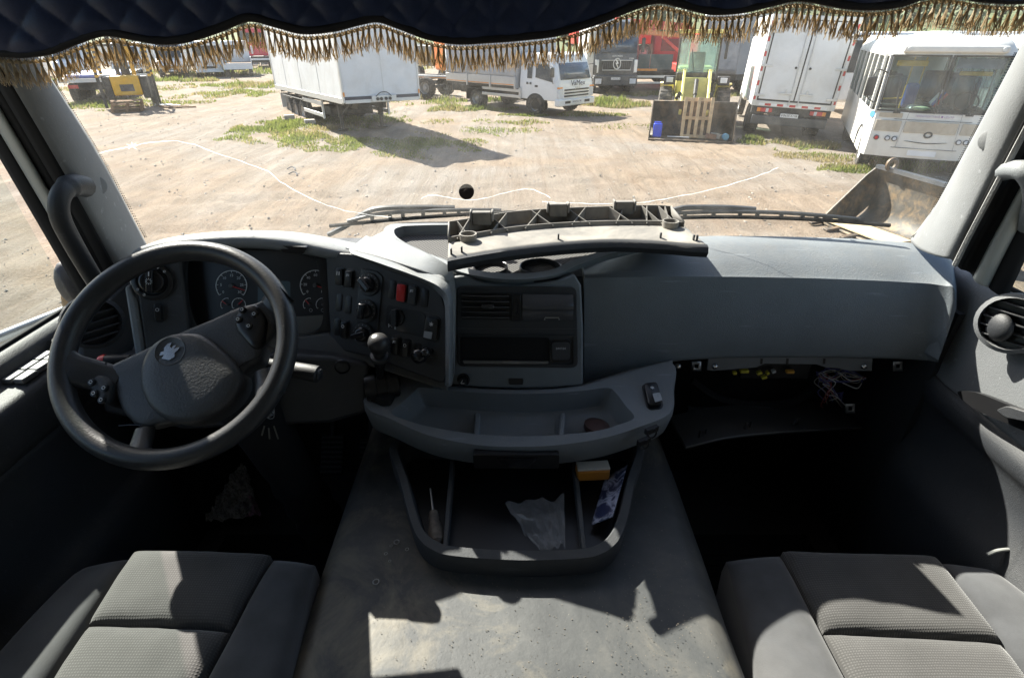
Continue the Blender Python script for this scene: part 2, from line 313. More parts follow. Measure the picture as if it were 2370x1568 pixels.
VTARP = mat('grey_tarp', (0.42, 0.43, 0.45), 0.6, var=0.08, vs=2, bs=6, bst=0.5, bd=0.05); VDG = mat('dark_grey_paint', (0.055, 0.062, 0.072), 0.3, dirt=(0.2, 0.18, 0.15), damt=0.35); VTEAL = mat('teal_paint', (0.05, 0.085, 0.09), 0.4, dirt=(0.2, 0.18, 0.15), damt=0.3)
VYEL = mat('yellow_paint', (0.75, 0.42, 0.02), 0.4, dirt=(0.3, 0.24, 0.14), damt=0.3); VLY = mat('lime_yellow_paint', (0.66, 0.60, 0.19), 0.4, dirt=(0.35, 0.3, 0.2), damt=0.3); VREDP = mat('red_paint', (0.62, 0.045, 0.03), 0.35); VORP = mat('orange_paint', (0.75, 0.19, 0.03), 0.4); VMAR = mat('maroon_paint', (0.28, 0.02, 0.04), 0.4)
VCUR = mat('grey_curtain_side', (0.20, 0.215, 0.24), 0.55, var=0.06, bs=1.5, bst=0.4, bd=0.05); VRUST = mat('worn_steel', (0.075, 0.06, 0.045), 0.6, 0.25, var=0.4, vs=3, dirt=(0.30, 0.19, 0.10), ds=3.5, damt=0.8, bs=30, bst=0.3)
VWOOD = mat('pallet_wood', (0.52, 0.37, 0.21), 0.85, var=0.3, vs=5, bs=25, bst=0.3, bd=0.004); VOLD = mat('old_wood', (0.26, 0.16, 0.09), 0.9, var=0.35, vs=5); VPL = plain('plate_white', (0.8, 0.8, 0.8), 0.4); VINK = plain('print_black', (0.02, 0.02, 0.02), 0.5); VBLU = plain('print_blue', (0.08, 0.30, 0.55), 0.4); VNAV = mat('navy_strip', (0.03, 0.035, 0.06), 0.4)
WM = {}
def wheel_at(t, x, y, r=0.48, w=0.28, dual=False, z=None):
    k = (r, w)
    if k not in WM:
        b = B(); pr = [(r * 0.58, -w * 0.42), (r * 0.8, -w * 0.5), (r * 0.95, -w * 0.46), (r, -w * 0.36), (r, w * 0.36), (r * 0.95, w * 0.46), (r * 0.8, w * 0.5), (r * 0.58, w * 0.42)]; b.lathe(pr, (0, 0, 0), (1, 0, 0), 28, (False, False))
        for i in range(22):
            a = i * 2 * math.pi / 22; M = Matrix.Rotation(a, 3, 'X'); b.box(M @ V((0, 0, r)), (w * 0.8, r * 0.12, 0.02), M=M)
        c = B(); c.lathe([(r * 0.60, w * 0.40), (r * 0.56, w * 0.34), (r * 0.50, w * 0.10), (r * 0.26, w * 0.14), (r * 0.22, w * 0.30), (r * 0.1, w * 0.34)], (0, 0, 0), (1, 0, 0), 24, (False, True))
        for i in range(8): a = i * math.pi / 4; c.cyl((w * 0.10, r * 0.38 * math.cos(a), r * 0.38 * math.sin(a)), (w * 0.20, r * 0.38 * math.cos(a), r * 0.38 * math.sin(a)), 0.02, n=6)
        me1, me2 = b.mesh('wheel', 40), c.mesh('rim', 40); me1.materials.append(VT); me2.materials.append(VR); WM[k] = (me1, me2)
    o = link('wheel', WM[k][0], t); o.location = (x, y, r if z is None else z)
    if x < 0: o.rotation_euler = (0, 0, math.pi)
    q = link('rim', WM[k][1], o); return o
def bxo(name, m, t, *bs, bev=0.0, seg=2, par=None):
    b = B()
    for q in bs: b.bx(*q)
    return obj(name, b, m, par or t, bev=bev, seg=seg)
def face(n, m, t, pts, d=0.01, ax=(0, 1, 0), bev=0):                # flat piece with thickness
    b = B(); b.prism(pts, V(ax) * d); return obj(n, b, m, t, bev=bev)
rzf = lambda fx, fy: math.atan2(-fx, fy)
def plate(t, s, y, x=0.0, z=0.75, w=0.52, back=False, m=None):
    sg = -1 if back else 1; o = bxo('number_plate', VPL, t, (x - w / 2, x + w / 2, min(y, y + sg * 0.012), max(y, y + sg * 0.012), z - 0.056, z + 0.056))
    text('plate_text', s, 0.10, VINK, o, (x, y + sg * 0.0135, z), (-1 if not back else 1, 0, 0), (0, 0, 1), 0.001, 0.95)
# ---- white box semi trailer
t = thing('semi_trailer', 'white box semi trailer standing on landing legs without a tractor', 'trailer', (-4.05, 18.42, 0.0), rzf(0.52, -0.854), local=True, rx=math.radians(1.6)); LT = 11.2
bxo('box_body', VPAN, t, (-1.24, 1.24, -LT, 0, 1.17, 4.08), bev=0.015)
bxo('corner_post', VAL, t, (1.205, 1.262, -0.14, 0.022, 1.12, 4.1), bev=0.01); bxo('corner_post', VAL, t, (-1.262, -1.205, -0.14, 0.022, 1.12, 4.1), bev=0.01); bxo('corner_post', VAL, t, (1.2, 1.262, -LT - 0.02, -LT + 0.12, 1.12, 4.1), bev=0.01)
bxo('side_rail', VAL, t, (1.20, 1.265, -LT, -0.15, 1.08, 1.26), bev=0.01); bxo('side_rail', VAL, t, (-1.265, -1.20, -LT, -0.15, 1.08, 1.26), bev=0.01)
bxo('front_rail', VAL, t, (-1.2, 1.2, -0.02, 0.03, 1.10, 1.20), bev=0.005); bxo('front_strip', VNAV, t, (-1.2, 1.2, -0.02, 0.024, 1.203, 1.29))
for x in (-0.05,): bxo('panel_seam', VAL, t, (x - 0.008, x + 0.008, 0.0, 0.008, 1.3, 3.9))
for k in range(1, 4): bxo('panel_seam', VAL, t, (1.24, 1.248, -k * 2.8 - 0.01, -k * 2.8 + 0.01, 1.28, 3.92))
cp_ = bxo('connector_plate', VAL, t, (-0.42, 0.38, 0.03, 0.09, 1.12, 1.30), bev=0.01)
for i, x in enumerate((-0.2, -0.07, 0.08, 0.2)): b = B(); b.lathe([(0.05, 0), (0.05, 0.03), (0.035, 0.035)], (x, 0.09, 1.2), (0, 1, 0), 14); obj('socket', b, VK, cp_)
b = B(); b.tube(cr([(-0.25, 0.1, 1.27), (-0.1, 0.14, 1.38), (0.1, 0.14, 1.38), (0.25, 0.1, 1.27)], 6), 0.012, 6); obj('hose', b, VK, t)
for x in (-1.22, 1.22): bxo('marker_lamp', VOR, t, (x - 0.025, x + 0.025, 0.022, 0.03, 1.3, 1.42))
bxo('chassis', VK, t, (-0.5, -0.38, -LT + 0.2, -1.2, 0.82, 1.15), (0.38, 0.5, -LT + 0.2, -1.2, 0.82, 1.15), *[(-1.15, 1.15, -y - 0.06, -y, 0.98, 1.15) for y in (1.5, 3, 4.5, 6, 7.5, 9, 10.5)])
for y in (6.5, 7.8, 9.1):
    for x in (-1.03, 1.03): wheel_at(t, x, -y, 0.5, 0.36, z=0.5 - y * 0.0279 + 0.04)
    b = B(); b.cyl((-0.95, -y, 0.3), (0.95, -y, 0.3), 0.07); obj('axle', b, VK, t)
for x in (-0.72, 0.72):
    b = B(); b.bx(x - 0.08, x + 0.08, -2.62, -2.46, 0.5, 1.1); b.bx(x - 0.055, x + 0.055, -2.595, -2.485, 0.12, 0.5); b.bx(x - 0.16, x + 0.16, -2.66, -2.42, 0.07, 0.12); obj('landing_leg', b, VK, t, bev=0.01)
b = B(); b.cyl((-0.72, -2.54, 0.75), (0.72, -2.54, 0.75), 0.03); b.beam((-0.72, -2.54, 0.55), (-0.5, -1.6, 1.05), 0.05, 0.05); b.beam((0.72, -2.54, 0.55), (0.5, -1.6, 1.05), 0.05, 0.05); obj('leg_brace', b, VK, t)
for s in (-1, 1):
    for z in (0.48, 0.86): bxo('guard_rail', VAL, t, (s * 1.2 - 0.02, s * 1.2 + 0.02, -6.0, -3.0, z, z + 0.13), bev=0.01)
    bxo('guard_post', VK, t, (s * 1.16 - 0.03, s * 1.16 + 0.03, -5.5, -5.4, 0.45, 1.1)); bxo('guard_post', VAL, t, (s * 1.19 - 0.03, s * 1.19 + 0.03, -3.05, -2.96, 0.45, 1.1))
    bxo('mudguard', VK, t, (s * 1.05 - 0.2, s * 1.05 + 0.2, -9.8, -5.85, 1.02 - 0.14, 1.06 - 0.14), bev=0.01); bxo('rear_flap', VAL, t, (s * 1.05 - 0.2, s * 1.05 + 0.2, -10.3, -10.26, 0.35, 0.95))
bxo('spare_carrier', VK, t, (-0.8, 0.8, -4.6, -3.6, 0.45, 0.8), bev=0.05)
# ---- light truck with tarpaulin body
t = thing('tarpaulin_truck', 'white light truck with grey tarpaulin body and company lettering on its front', 'truck', (1.80, 25.15, 0), rzf(0.70, -0.71), local=True); t.scale = (1.09, 1.09, 0.95)
secs = [(1.10, 0.62, 1.05), (1.12, 0.9, 1.06), (1.10, 1.25, 1.06), (1.06, 1.42, 1.05), (0.86, 2.12, 0.98), (0.72, 2.36, 0.94), (0.45, 2.43, 0.9)]
ls = [[V((-w, -0.85, z)), V((-w, y - 0.12, z)), V((-w * 0.9, y, z)), V((0, y + 0.03, z)), V((w * 0.9, y, z)), V((w, y - 0.12, z)), V((w, -0.85, z))] for y, z, w in secs]
b = B(); b.loops(ls, True, True); obj('cab', b, VW, t, bev=0.03, seg=3, smooth=40)
b = B(); W_ = lambda z, k, o=0.012: V((k * (0.97 - (z - 1.45) * 0.09), 1.062 - (z - 1.42) * 0.285 + o + (0.03 if abs(k) < 0.5 else 0.0), z)); b.sheet([[W_(z, k) for k in (-0.9, -0.45, 0, 0.45, 0.9)] for z in (1.44, 1.75, 2.06)]); obj('windshield', b, VGB, t, solid=0.012, smooth=60)
for x in (-0.45, 0.35): b = B(); b.beam(W_(1.46, x, 0.03), W_(1.52, x + 0.42, 0.03), 0.015, 0.02); obj('wiper', b, VINK, t)
for s in (-1, 1):
    face('side_window', VG, t, [(s * 1.045, 0.82, 1.35), (s * 1.02, 0.60, 2.02), (s * 1.02, -0.02, 2.02), (s * 1.05, -0.02, 1.50)], 0.02 * s, (1, 0, 0)); face('side_window', VG, t, [(s * 1.045, -0.45, 1.45), (s * 1.02, -0.45, 2.02), (s * 1.02, -0.22, 2.02), (s * 1.05, -0.22, 1.45)], 0.02 * s, (1, 0, 0))
    bxo('headlight', VCL, t, (s * 0.9 - 0.13, s * 0.9 + 0.13, 1.04, 1.13, 0.74, 1.10), bev=0.03); bxo('indicator', VOR, t, (s * 0.92 - 0.12, s * 0.92 + 0.12, 1.05, 1.125, 1.11, 1.17), bev=0.01)
    b = B(); b.tube(cr([(s * 1.04, 0.75, 1.95), (s * 1.22, 0.95, 1.95), (s * 1.24, 0.98, 1.5), (s * 1.05, 0.85, 1.3)], 5), 0.014, 6); mi_ = obj('mirror_bracket', b, VINK, t); bxo('mirror', VINK, t, (s * 1.24 - 0.1, s * 1.24 + 0.1, 0.93, 1.0, 1.55, 1.92), bev=0.03, par=mi_)
    wheel_at(t, s * 0.985, 0, 0.40, 0.22); wheel_at(t, s * 0.90, -3.45, 0.40, 0.40)
    b = B(); b.prism([(s * 0.9, 0.50 * math.cos(a), 0.40 + 0.48 * math.sin(a)) for a in [-0.3 + 3.74 * k / 16 for k in range(17)]], (s * 0.166, 0, 0)); obj('wheel_arch', b, VINK, t)
    bxo('door_handle', VINK, t, (s * 1.055 - 0.012, s * 1.055 + 0.012, -0.05, 0.1, 1.12, 1.20))
    for z in (0.62, 0.86): bxo('side_guard', VAL, t, (s * 1.1 - 0.02, s * 1.1 + 0.02, -3.0, -0.75, z, z + 0.12), bev=0.01)
    bxo('guard_post', VAL, t, (s * 1.09 - 0.02, s * 1.09 + 0.02, -0.86, -0.75, 0.6, 1.05)); bxo('rear_mudguard', VINK, t, (s * 0.9 - 0.24, s * 0.9 + 0.24, -3.95, -2.95, 0.86, 0.90), (s * 0.9 - 0.24, s * 0.9 + 0.24, -3.98, -3.95, 0.35, 0.9))
    for k in range(3): bxo('dropside', VAL, t, (s * 1.16 - 0.02, s * 1.16 + 0.02, -1.0 - (k + 1) * 1.42, -1.02 - k * 1.42, 1.10, 1.46), bev=0.008); bxo('reflective_strip', VOR, t, (s * 1.183 - 0.004, s * 1.183 + 0.004, -1.0 - (k + 1) * 1.42 + 0.05, -1.05 - k * 1.42, 1.13, 1.16)); bxo('stanchion', VAL, t, (s * 1.17 - 0.04, s * 1.17 + 0.04, -1.04 - k * 1.42, -0.97 - k * 1.42, 0.98, 1.48), bev=0.008)
    b = B(); b.sheet([[V((s * (1.15 + 0.035 * NZ.noise(V((y * 3.1, z * 0.6, 2))) + 0.02 * NZ.noise(V((y * 8, z * 1.2, 5)))), -1.0 - 4.26 * y / 40, 1.44 + 1.75 * z / 12)) for y in range(41)] for z in range(13)]); obj('tarpaulin', b, VTARP, t, smooth=60, solid=0.01)
bxo('tarp_front', VTARP, t, (-1.14, 1.14, -1.0, -0.97, 1.0, 3.18), bev=0.01); bxo('tarp_roof', VTARP, t, (-1.15, 1.15, -5.26, -0.98, 3.17, 3.2), bev=0.03); bxo('tarp_rear', VTARP, t, (-1.14, 1.14, -5.27, -5.24, 1.45, 3.18)); bxo('load_floor', VK, t, (-1.14, 1.14, -5.26, -0.98, 0.98, 1.10)); bxo('chassis', VK, t, (-0.42, -0.30, -5.2, 0.8, 0.55, 0.85), (0.30, 0.42, -5.2, 0.8, 0.55, 0.85), (-0.8, 0.8, -0.9, -0.6, 0.5, 0.95), (-0.7, 0.7, -2.2, -1.4, 0.45, 0.8))
bm = bxo('bumper', VW, t, (-1.06, 1.06, 0.95, 1.2, 0.42, 0.70), bev=0.05, seg=3); bxo('bumper_grille', VINK, t, (-0.72, -0.42, 1.19, 1.21, 0.52, 0.62), (0.42, 0.72, 1.19, 1.21, 0.52, 0.62), par=bm)
for z in (0.78, 0.90, 1.02): bxo('grille_bar', VINK, t, (-0.7, 0.7, 1.10, 1.165, z, z + 0.055), bev=0.01)
plate(t, 'Р952МХ198', 1.21, 0.05, 0.58); text('door_logo', '■▪■', 0.12, VINK, t, (1.075, -0.35, 1.25), (0, 1, 0), (0, 0, 1)); text('front_lettering', 'VaMex', 0.30, VNAV, t, (0, 1.185, 1.30), (-1, 0, 0), (0, 0.0, 1), 0.003); text('brand_letters', 'J A C', 0.14, VAL, t, (0, 1.185, 1.125), (-1, 0, 0), (0, 0, 1), 0.004)
# ---- dark cab-over tractor
t = thing('dark_truck', 'dark grey heavy truck facing the yard, right of the tarpaulin truck', 'truck', (5.75, 33.2, 0), rzf(0.06, -1), local=True)
secs = [(0.0, 0.85, 1.24), (0.03, 1.3, 1.25), (0.03, 1.95, 1.25), (0.0, 2.1, 1.24), (-0.16, 2.95, 1.2), (-0.3, 3.3, 1.16), (-0.6, 3.55, 1.1)]
ls = [[V((-w, -2.2, z)), V((-w, y - 0.2, z)), V((-w * 0.88, y, z)), V((0, y + 0.06, z)), V((w * 0.88, y, z)), V((w, y - 0.2, z)), V((w, -2.2, z))] for y, z, w in secs]; b = B(); b.loops(ls); obj('cab', b, VDG, t, bev=0.04, seg=3)
b = B(); b.sheet([[V((k * 1.08, 0.06 - (z - 2.05) * 0.19 + (0.05 if abs(k) < 0.6 else 0), z)) for k in (-1, -0.5, 0, 0.5, 1)] for z in (2.08, 2.5, 2.92)]); obj('windshield', b, VGB, t, solid=0.015, smooth=60)
bxo('sun_visor', VDG, t, (-1.15, 1.15, -0.15, 0.12, 2.98, 3.16), bev=0.04); bxo('grille', VINK, t, (-0.82, 0.82, 0.08, 0.12, 1.28, 1.68), bev=0.02)
b = B()
for k in range(15): b.bx(-0.76 + k * 0.105, -0.74 + k * 0.105, 0.12, 0.135, 1.30, 1.66)
obj('grille_ribs', b, VDG, t); b = B(); b.tube([(-0.86, 0.13, 1.72), (0.86, 0.13, 1.72), (0.78, 0.13, 1.24), (-0.78, 0.13, 1.24)], 0.022, 6, True); obj('grille_trim', b, VAL, t)
b = B(); b.tube(circ((0, 0.17, 1.55), 0.2, (0, 1, 0), 26, (0, 0, 1), 0.26), 0.025, 6, True); em = obj('emblem', b, VAL, t); b = B(); b.prism([(-0.09, 0.16, 1.57), (0.04, 0.16, 1.76), (0.1, 0.16, 1.76), (-0.0, 0.16, 1.6), (0.09, 0.16, 1.6), (-0.05, 0.16, 1.35), (-0.1, 0.16, 1.35), (0.0, 0.16, 1.53)], (0, 0.02, 0)); obj('emblem_mark', b, VAL, em)
text('brand_letters', 'SHACMAN', 0.12, VAL, t, (0, 0.125, 1.92), (-1, 0, 0), (0, 0, 1), 0.004); text('model_letters', 'X3000', 0.10, VAL, t, (-0.8, 0.06, 1.80), (-1, 0, 0), (0, 0, 1), 0.004)
bxo('bumper', VDG, t, (-1.24, 1.24, -0.15, 0.14, 0.45, 1.0), bev=0.06, seg=3); plate(t, 'О280ХМ198', 0.145, 0, 0.82)
for s in (-1, 1):
    bxo('headlight', VCL, t, (s * 0.97 - 0.18, s * 0.97 + 0.18, 0.12, 0.155, 0.55, 0.82), bev=0.03); bxo('lamp_surround', mat('dark_lens', (0.05, 0.05, 0.05), 0.2) if s < 0 else bpy.data.materials['dark_lens'], t, (s * 0.95 - 0.24, s * 0.95 + 0.24, 0.10, 0.148, 0.5, 0.88), bev=0.04); bxo('corner_vane', VAL, t, (s * 1.08 - 0.1, s * 1.08 + 0.1, 0.02, 0.07, 1.1, 1.75), bev=0.03); bxo('mirror', VINK, t, (s * 1.42 - 0.1, s * 1.42 + 0.1, -0.1, 0.0, 2.1, 2.8), bev=0.04); wheel_at(t, s * 1.03, -1.3, 0.52, 0.32)
for x in (-0.5, 0.4): b = B(); b.beam((x, 0.16, 2.08), (x + 0.5, 0.13, 2.12), 0.02, 0.03); obj('wiper', b, VINK, t)
bxo('roof_box', VW, t, (-1.15, 1.15, -6, -2.3, 1.2, 3.7), bev=0.02)
# ---- bare lorry chassis
t = thing('lorry_chassis', 'bare lorry chassis with exposed frame rails, between the trailer and the tarpaulin truck', 'chassis', (-3.2, 31.6, 0), rzf(0.9, -0.43), local=True)
bxo('frame_rail', VK, t, (-0.5, -0.4, -5, 3.2, 0.85, 1.08), bev=0.01); bxo('frame_rail', VAL, t, (0.4, 0.5, -5, 3.2, 0.92, 1.08), bev=0.01); bxo('reflective_tape', VOR, t, (0.505, 0.51, -4.5, 2.6, 0.95, 0.99)); bxo('tank', VK, t, (0.5, 1.0, 0.6, 1.6, 0.45, 0.85), bev=0.06)
for y in (-3.4, -2.6, -1.2, 0.4, 2.0, 3.0): bxo('cross_member', VK, t, (-0.4, 0.4, y - 0.06, y + 0.06, 0.86, 1.04))
for s in (-1, 1): wheel_at(t, s * 0.98, -1.0, 0.5, 0.42); wheel_at(t, s * 0.98, -2.4, 0.5, 0.42)
bxo('tail_board', VOR, t, (-1.1, 1.1, 3.2, 3.24, 0.7, 0.9)); b = B(); b.cyl((-0.9, -1, 0.5), (0.9, -1, 0.5), 0.08); b.cyl((-0.9, -2.4, 0.5), (0.9, -2.4, 0.5), 0.08); obj('axle', b, VK, t)
# ---- orange truck behind
t = thing('orange_truck', 'orange truck cab showing between fringe tassels behind the white trailer', 'truck', (-3.2, 39, 0), rzf(0.5, -0.86), local=True)
bxo('cab', VORP, t, (-1.2, 1.2, -1.8, 0, 0.9, 3.3), bev=0.15, seg=3); bxo('windshield', VG, t, (-1.05, 1.05, 0.0, 0.03, 2.0, 2.9), bev=0.02); bxo('bumper', VK, t, (-1.2, 1.2, -0.2, 0.15, 0.5, 0.95), bev=0.04); bxo('load_body', VDG, t, (-1.2, 1.2, -7, -2, 1.1, 2.3), bev=0.03)
for s in (-1, 1): wheel_at(t, s, -1.0, 0.5, 0.3); wheel_at(t, s, -5.0, 0.5, 0.4)
# ---- crane flatbed
t = thing('crane_truck', 'flatbed truck with dark teal dropsides and a red folding crane', 'crane truck', (9.6, 36.5, 0), rzf(1, -0.05), local=True)
for k in range(2):
    d = bxo('dropside', VTEAL, t, (1.2, 1.24, -2.75 + k * 1.32, -1.47 + k * 1.32, 1.15, 1.95), bev=0.01)
    for z in (1.3, 1.45, 1.6, 1.75): bxo('dropside_rib', VTEAL, t, (1.24, 1.265, -2.7 + k * 1.32, -1.52 + k * 1.32, z, z + 0.06), par=d)
bxo('yellow_band', VOR, t, (1.24, 1.262, -2.6, -1.0, 1.08, 1.2)); bxo('load_floor', VK, t, (-1.24, 1.2, -5.5, 0, 1.0, 1.15)); bxo('chassis', VK, t, (-0.45, 0.45, -5.5, 4.5, 0.6, 1.0)); bxo('side_guard', VAL, t, (1.18, 1.22, -2.8, -0.3, 0.72, 0.84), (1.18, 1.22, -2.8, -0.3, 0.4, 0.5))
bxo('crane_base', VREDP, t, (-1.2, 1.2, 0.1, 0.9, 1.0, 1.45), bev=0.05); bxo('crane_column', VREDP, t, (0.2, 0.75, 0.3, 0.8, 1.4, 3.4), bev=0.06); b = B(); b.beam((0.5, 0.55, 3.3), (0.5, -3.6, 3.6), 0.36, 0.4); b.beam((0.5, 0.4, 2.0), (0.5, -1.5, 3.35), 0.14, 0.16); obj('crane_boom', b, VREDP, t, bev=0.03); b = B(); b.beam((0.9, 0.2, 2.9), (0.9, -3.0, 3.15), 0.2, 0.25); obj('outer_boom', b, VORP, t, bev=0.02)
bxo('outrigger', VREDP, t, (1.15, 1.45, 0.15, 0.85, 0.95, 1.35), (1.2, 1.4, 0.3, 0.6, 0.3, 0.95), bev=0.02); bxo('cab', VREDP, t, (-1.2, 1.2, 1.3, 3.2, 1.0, 3.2), bev=0.15, seg=3); bxo('side_window', VG, t, (1.2, 1.215, 1.8, 2.8, 2.1, 2.9), bev=0.05)
for y in (2.2, -2.6, -3.9):
    for s in (-1, 1): wheel_at(t, s * 1.02, y, 0.5, 0.35)
t = thing('red_truck', 'maroon red truck with a spare wheel behind the crane truck', 'truck', (9.4, 41, 0), rzf(1, 0.1), local=True)
bxo('cab', VMAR, t, (-1.2, 1.2, -0.3, 1.9, 1.0, 3.0), bev=0.12, seg=3); bxo('side_window', VG, t, (1.2, 1.215, 0.2, 1.4, 2.0, 2.7), bev=0.04); bxo('load_body', VREDP, t, (-1.2, 1.2, -5.5, -0.5, 2.4, 3.4), bev=0.06); bxo('chassis', VK, t, (-0.5, 0.5, -5.5, 1.8, 0.6, 1.1)); sw_ = wheel_at(t, 1.0, -0.9, 0.5, 0.3, z=1.9)
for s in (-1, 1): wheel_at(t, s, 1.0, 0.5, 0.3); wheel_at(t, s, -4, 0.5, 0.4)
# ---- wheel loader with bucket on the ground
t = thing('wheel_loader', 'lime yellow wheel loader with its wide steel bucket lowered to the ground', 'wheel loader', (6.35, 20.5, 0), rzf(-0.26, -0.966), local=True)
for s in (-1, 1):
    for y in (0.0, -2.4): wheel_at(t, s * 0.95, y, 0.68, 0.46)
    b = B(); q = [(s * 0.72, -0.05 + 0.80 * math.cos(a), 0.72 + 0.78 * math.sin(a)) for a in [1.3 + 1.7 * k / 12 for k in range(13)]]; b.sheet([[V(p) for p in q], [V(p) + V((s * 0.46, 0, 0)) for p in q]]); obj('fender', b, VLY, t, solid=0.03)
    b = B(); b.beam((s * 0.42, 0.1, 1.75), (s * 0.42, 1.75, 0.65), 0.09, 0.34); b.beam((s * 0.42, -0.25, 1.75), (s * 0.42, 0.2, 1.78), 0.09, 0.3); obj('lift_arm', b, VLY, t, bev=0.02); b = B(); b.cyl((s * 0.56, 0.0, 1.0), (s * 0.5, 1.2, 1.25), 0.06); b.cyl((s * 0.5, 0.5, 1.15), (s * 0.46, 1.5, 0.95), 0.035); obj('lift_cylinder', b, VK, t)
    bxo('lamp_housing', VK, t, (s * 0.88 - 0.2, s * 0.88 + 0.2, 0.05, 0.3, 1.45, 1.72), bev=0.03); bxo('headlight', VCL, t, (s * 0.88 - 0.11, s * 0.88 + 0.11, 0.3, 0.325, 1.52, 1.68), bev=0.02)
bxo('front_frame', VLY, t, (-0.42, 0.42, -0.8, 0.45, 0.6, 1.62), bev=0.08); face('front_shield', VLY, t, [(-0.42, 0.55, 1.0), (-0.32, 0.62, 0.85), (0.32, 0.62, 0.85), (0.42, 0.55, 1.0), (0.40, 0.46, 1.68), (-0.40, 0.46, 1.68)], 0.03, (0, 1, 0)); bxo('lower_frame', VNAV, t, (-0.45, 0.45, 0.3, 0.85, 0.35, 0.86), bev=0.04)
b = B(); b.cyl((0, 0.55, 1.62), (0, 0.95, 1.2), 0.07); b.cyl((0, 0.9, 1.25), (0, 1.35, 0.85), 0.045); obj('tilt_cylinder', b, VK, t)
cab_ = bxo('cab_frame', VK, t, (-0.72, -0.66, -1.0, -0.94, 1.6, 3.0), (0.66, 0.72, -1.0, -0.94, 1.6, 3.0), (-0.72, -0.66, -2.2, -2.14, 1.6, 3.0), (0.66, 0.72, -2.2, -2.14, 1.6, 3.0), bev=0.01); bxo('cab_roof', VLY, t, (-0.8, 0.8, -2.3, -0.85, 2.98, 3.1), bev=0.04); bxo('windshield', VGT, t, (-0.66, 0.66, -0.98, -0.965, 1.75, 2.95)); bxo('side_glass', VGT, t, (-0.70, -0.69, -2.12, -1.0, 1.8, 2.95)); bxo('side_glass', VGT, t, (0.69, 0.70, -2.12, -1.0, 1.8, 2.95)); bxo('rear_glass', VGT, t, (-0.66, 0.66, -2.18, -2.17, 1.8, 2.95))
bxo('dash_cowl', VK, t, (-0.68, 0.68, -1.0, -0.75, 1.5, 1.78), bev=0.04); bxo('operator_seat', VK, t, (-0.28, 0.28, -1.95, -1.75, 1.7, 2.4), (-0.28, 0.28, -1.95, -1.4, 1.6, 1.75), bev=0.05); bxo('engine_hood', VLY, t, (-0.65, 0.65, -3.6, -2.2, 0.9, 1.9), bev=0.08); bxo('rear_frame', VLY, t, (-0.6, 0.6, -3.4, -0.9, 0.55, 1.0), bev=0.04); b = B(); b.beam((0.1, -0.95, 1.8), (0.25, -0.95, 2.5), 0.02, 0.02); obj('wiper', b, VINK, t); bxo('mirror', VINK, t, (-0.95, -0.85, -0.9, -0.86, 2.2, 2.75), bev=0.02)
def bucket(t, w, h, d, m, zb=0.0, yb=0.0):
    pr_ = [(d, 0.02), (d * 0.35, 0.0), (d * 0.12, h * 0.1), (0.0, h * 0.32), (0.0, h * 0.7), (d * 0.1, h)]; q = cr([V((0, y, z)) for y, z in pr_], 5); b = B(); b.sheet([[V((x, yb + p.y, zb + p.z)) for x in (-w / 2, 0, w / 2)] for p in q]); sh_ = obj('bucket', b, m, t, solid=0.035, smooth=50)
    for s in (-1, 1): face('side_plate', m, None, [(s * w / 2, yb + d, zb + 0.02), (s * w / 2, yb + d * 0.3, zb), (s * w / 2, yb, zb + h * 0.3), (s * w / 2, yb, zb + h * 0.72), (s * w / 2, yb + d * 0.1, zb + h), (s * w / 2, yb + d * 0.28, zb + h * 0.85)], 0.03 * s, (1, 0, 0)).parent = sh_
    return sh_
sh_ = bucket(t, 2.55, 1.08, 0.95, VRUST, 0.01, 1.75); bxo('cutting_edge', VRUST, t, (-1.3, 1.3, 2.62, 2.78, 0.0, 0.035), par=sh_)
for k in range(8): bxo('tooth', VRUST, t, (-1.2 + k * 0.335, -1.13 + k * 0.335, 2.70, 2.86, 0.01, 0.05), par=sh_)
def placed(fx, fy, ox, oy):
    rz = rzf(fx, fy); return lambda x, y, z: (ox + x * math.cos(rz) - y * math.sin(rz), oy + x * math.sin(rz) + y * math.cos(rz), z)
LW = placed(-0.26, -0.966, 6.35, 20.5); rzl = rzf(-0.26, -0.966)
def pallet(lab, loc, rz, rx, m, n=5, grp=None, blocks=False):
    t = thing('wooden_pallet', lab, 'pallet', loc, rz, grp, True, rx)
    for k in range(n): o = bxo('board', m, t, (-0.4 + k * 0.8 / (n - 1) - 0.05, -0.4 + k * 0.8 / (n - 1) + 0.05, -0.6, 0.6, 0.122, 0.144), bev=0.003)
    for k in range(3): bxo('stringer', m, t, (-0.45, 0.45, -0.6 + k * 0.55, -0.5 + k * 0.55, 0.098, 0.12), bev=0.003); bxo('bottom_board', m, t, (-0.45 + k * 0.4, -0.35 + k * 0.4, -0.6, 0.6, 0.0, 0.022), bev=0.003)
    for k in range(3):
        for j in range(3): bxo('block', m, t, (-0.45 + k * 0.4, -0.35 + k * 0.4, -0.6 + j * 0.55, -0.5 + j * 0.55, 0.024, 0.096), bev=0.003)
    return t
pallet('pale wooden pallet standing upright in the loader bucket', LW(-0.12, 2.30, 0.66), rzl, math.radians(105), VWOOD)
t = thing('jerry_can', 'bright blue plastic canister at the left end of the loader bucket', 'canister', LW(1.05, 2.42, 0.05), rzl, local=True); bxo('can_body', mat('blue_plastic', (0.02, 0.07, 0.62), 0.35), t, (-0.14, 0.14, -0.1, 0.1, 0.0, 0.42), bev=0.04, seg=3); bxo('can_handle', bpy.data.materials['blue_plastic'], t, (-0.09, 0.05, -0.03, 0.03, 0.42, 0.47), bev=0.01); b = B(); b.cyl((0.09, 0, 0.41), (0.09, 0, 0.47), 0.03); obj('can_cap', b, bpy.data.materials['blue_plastic'], t)
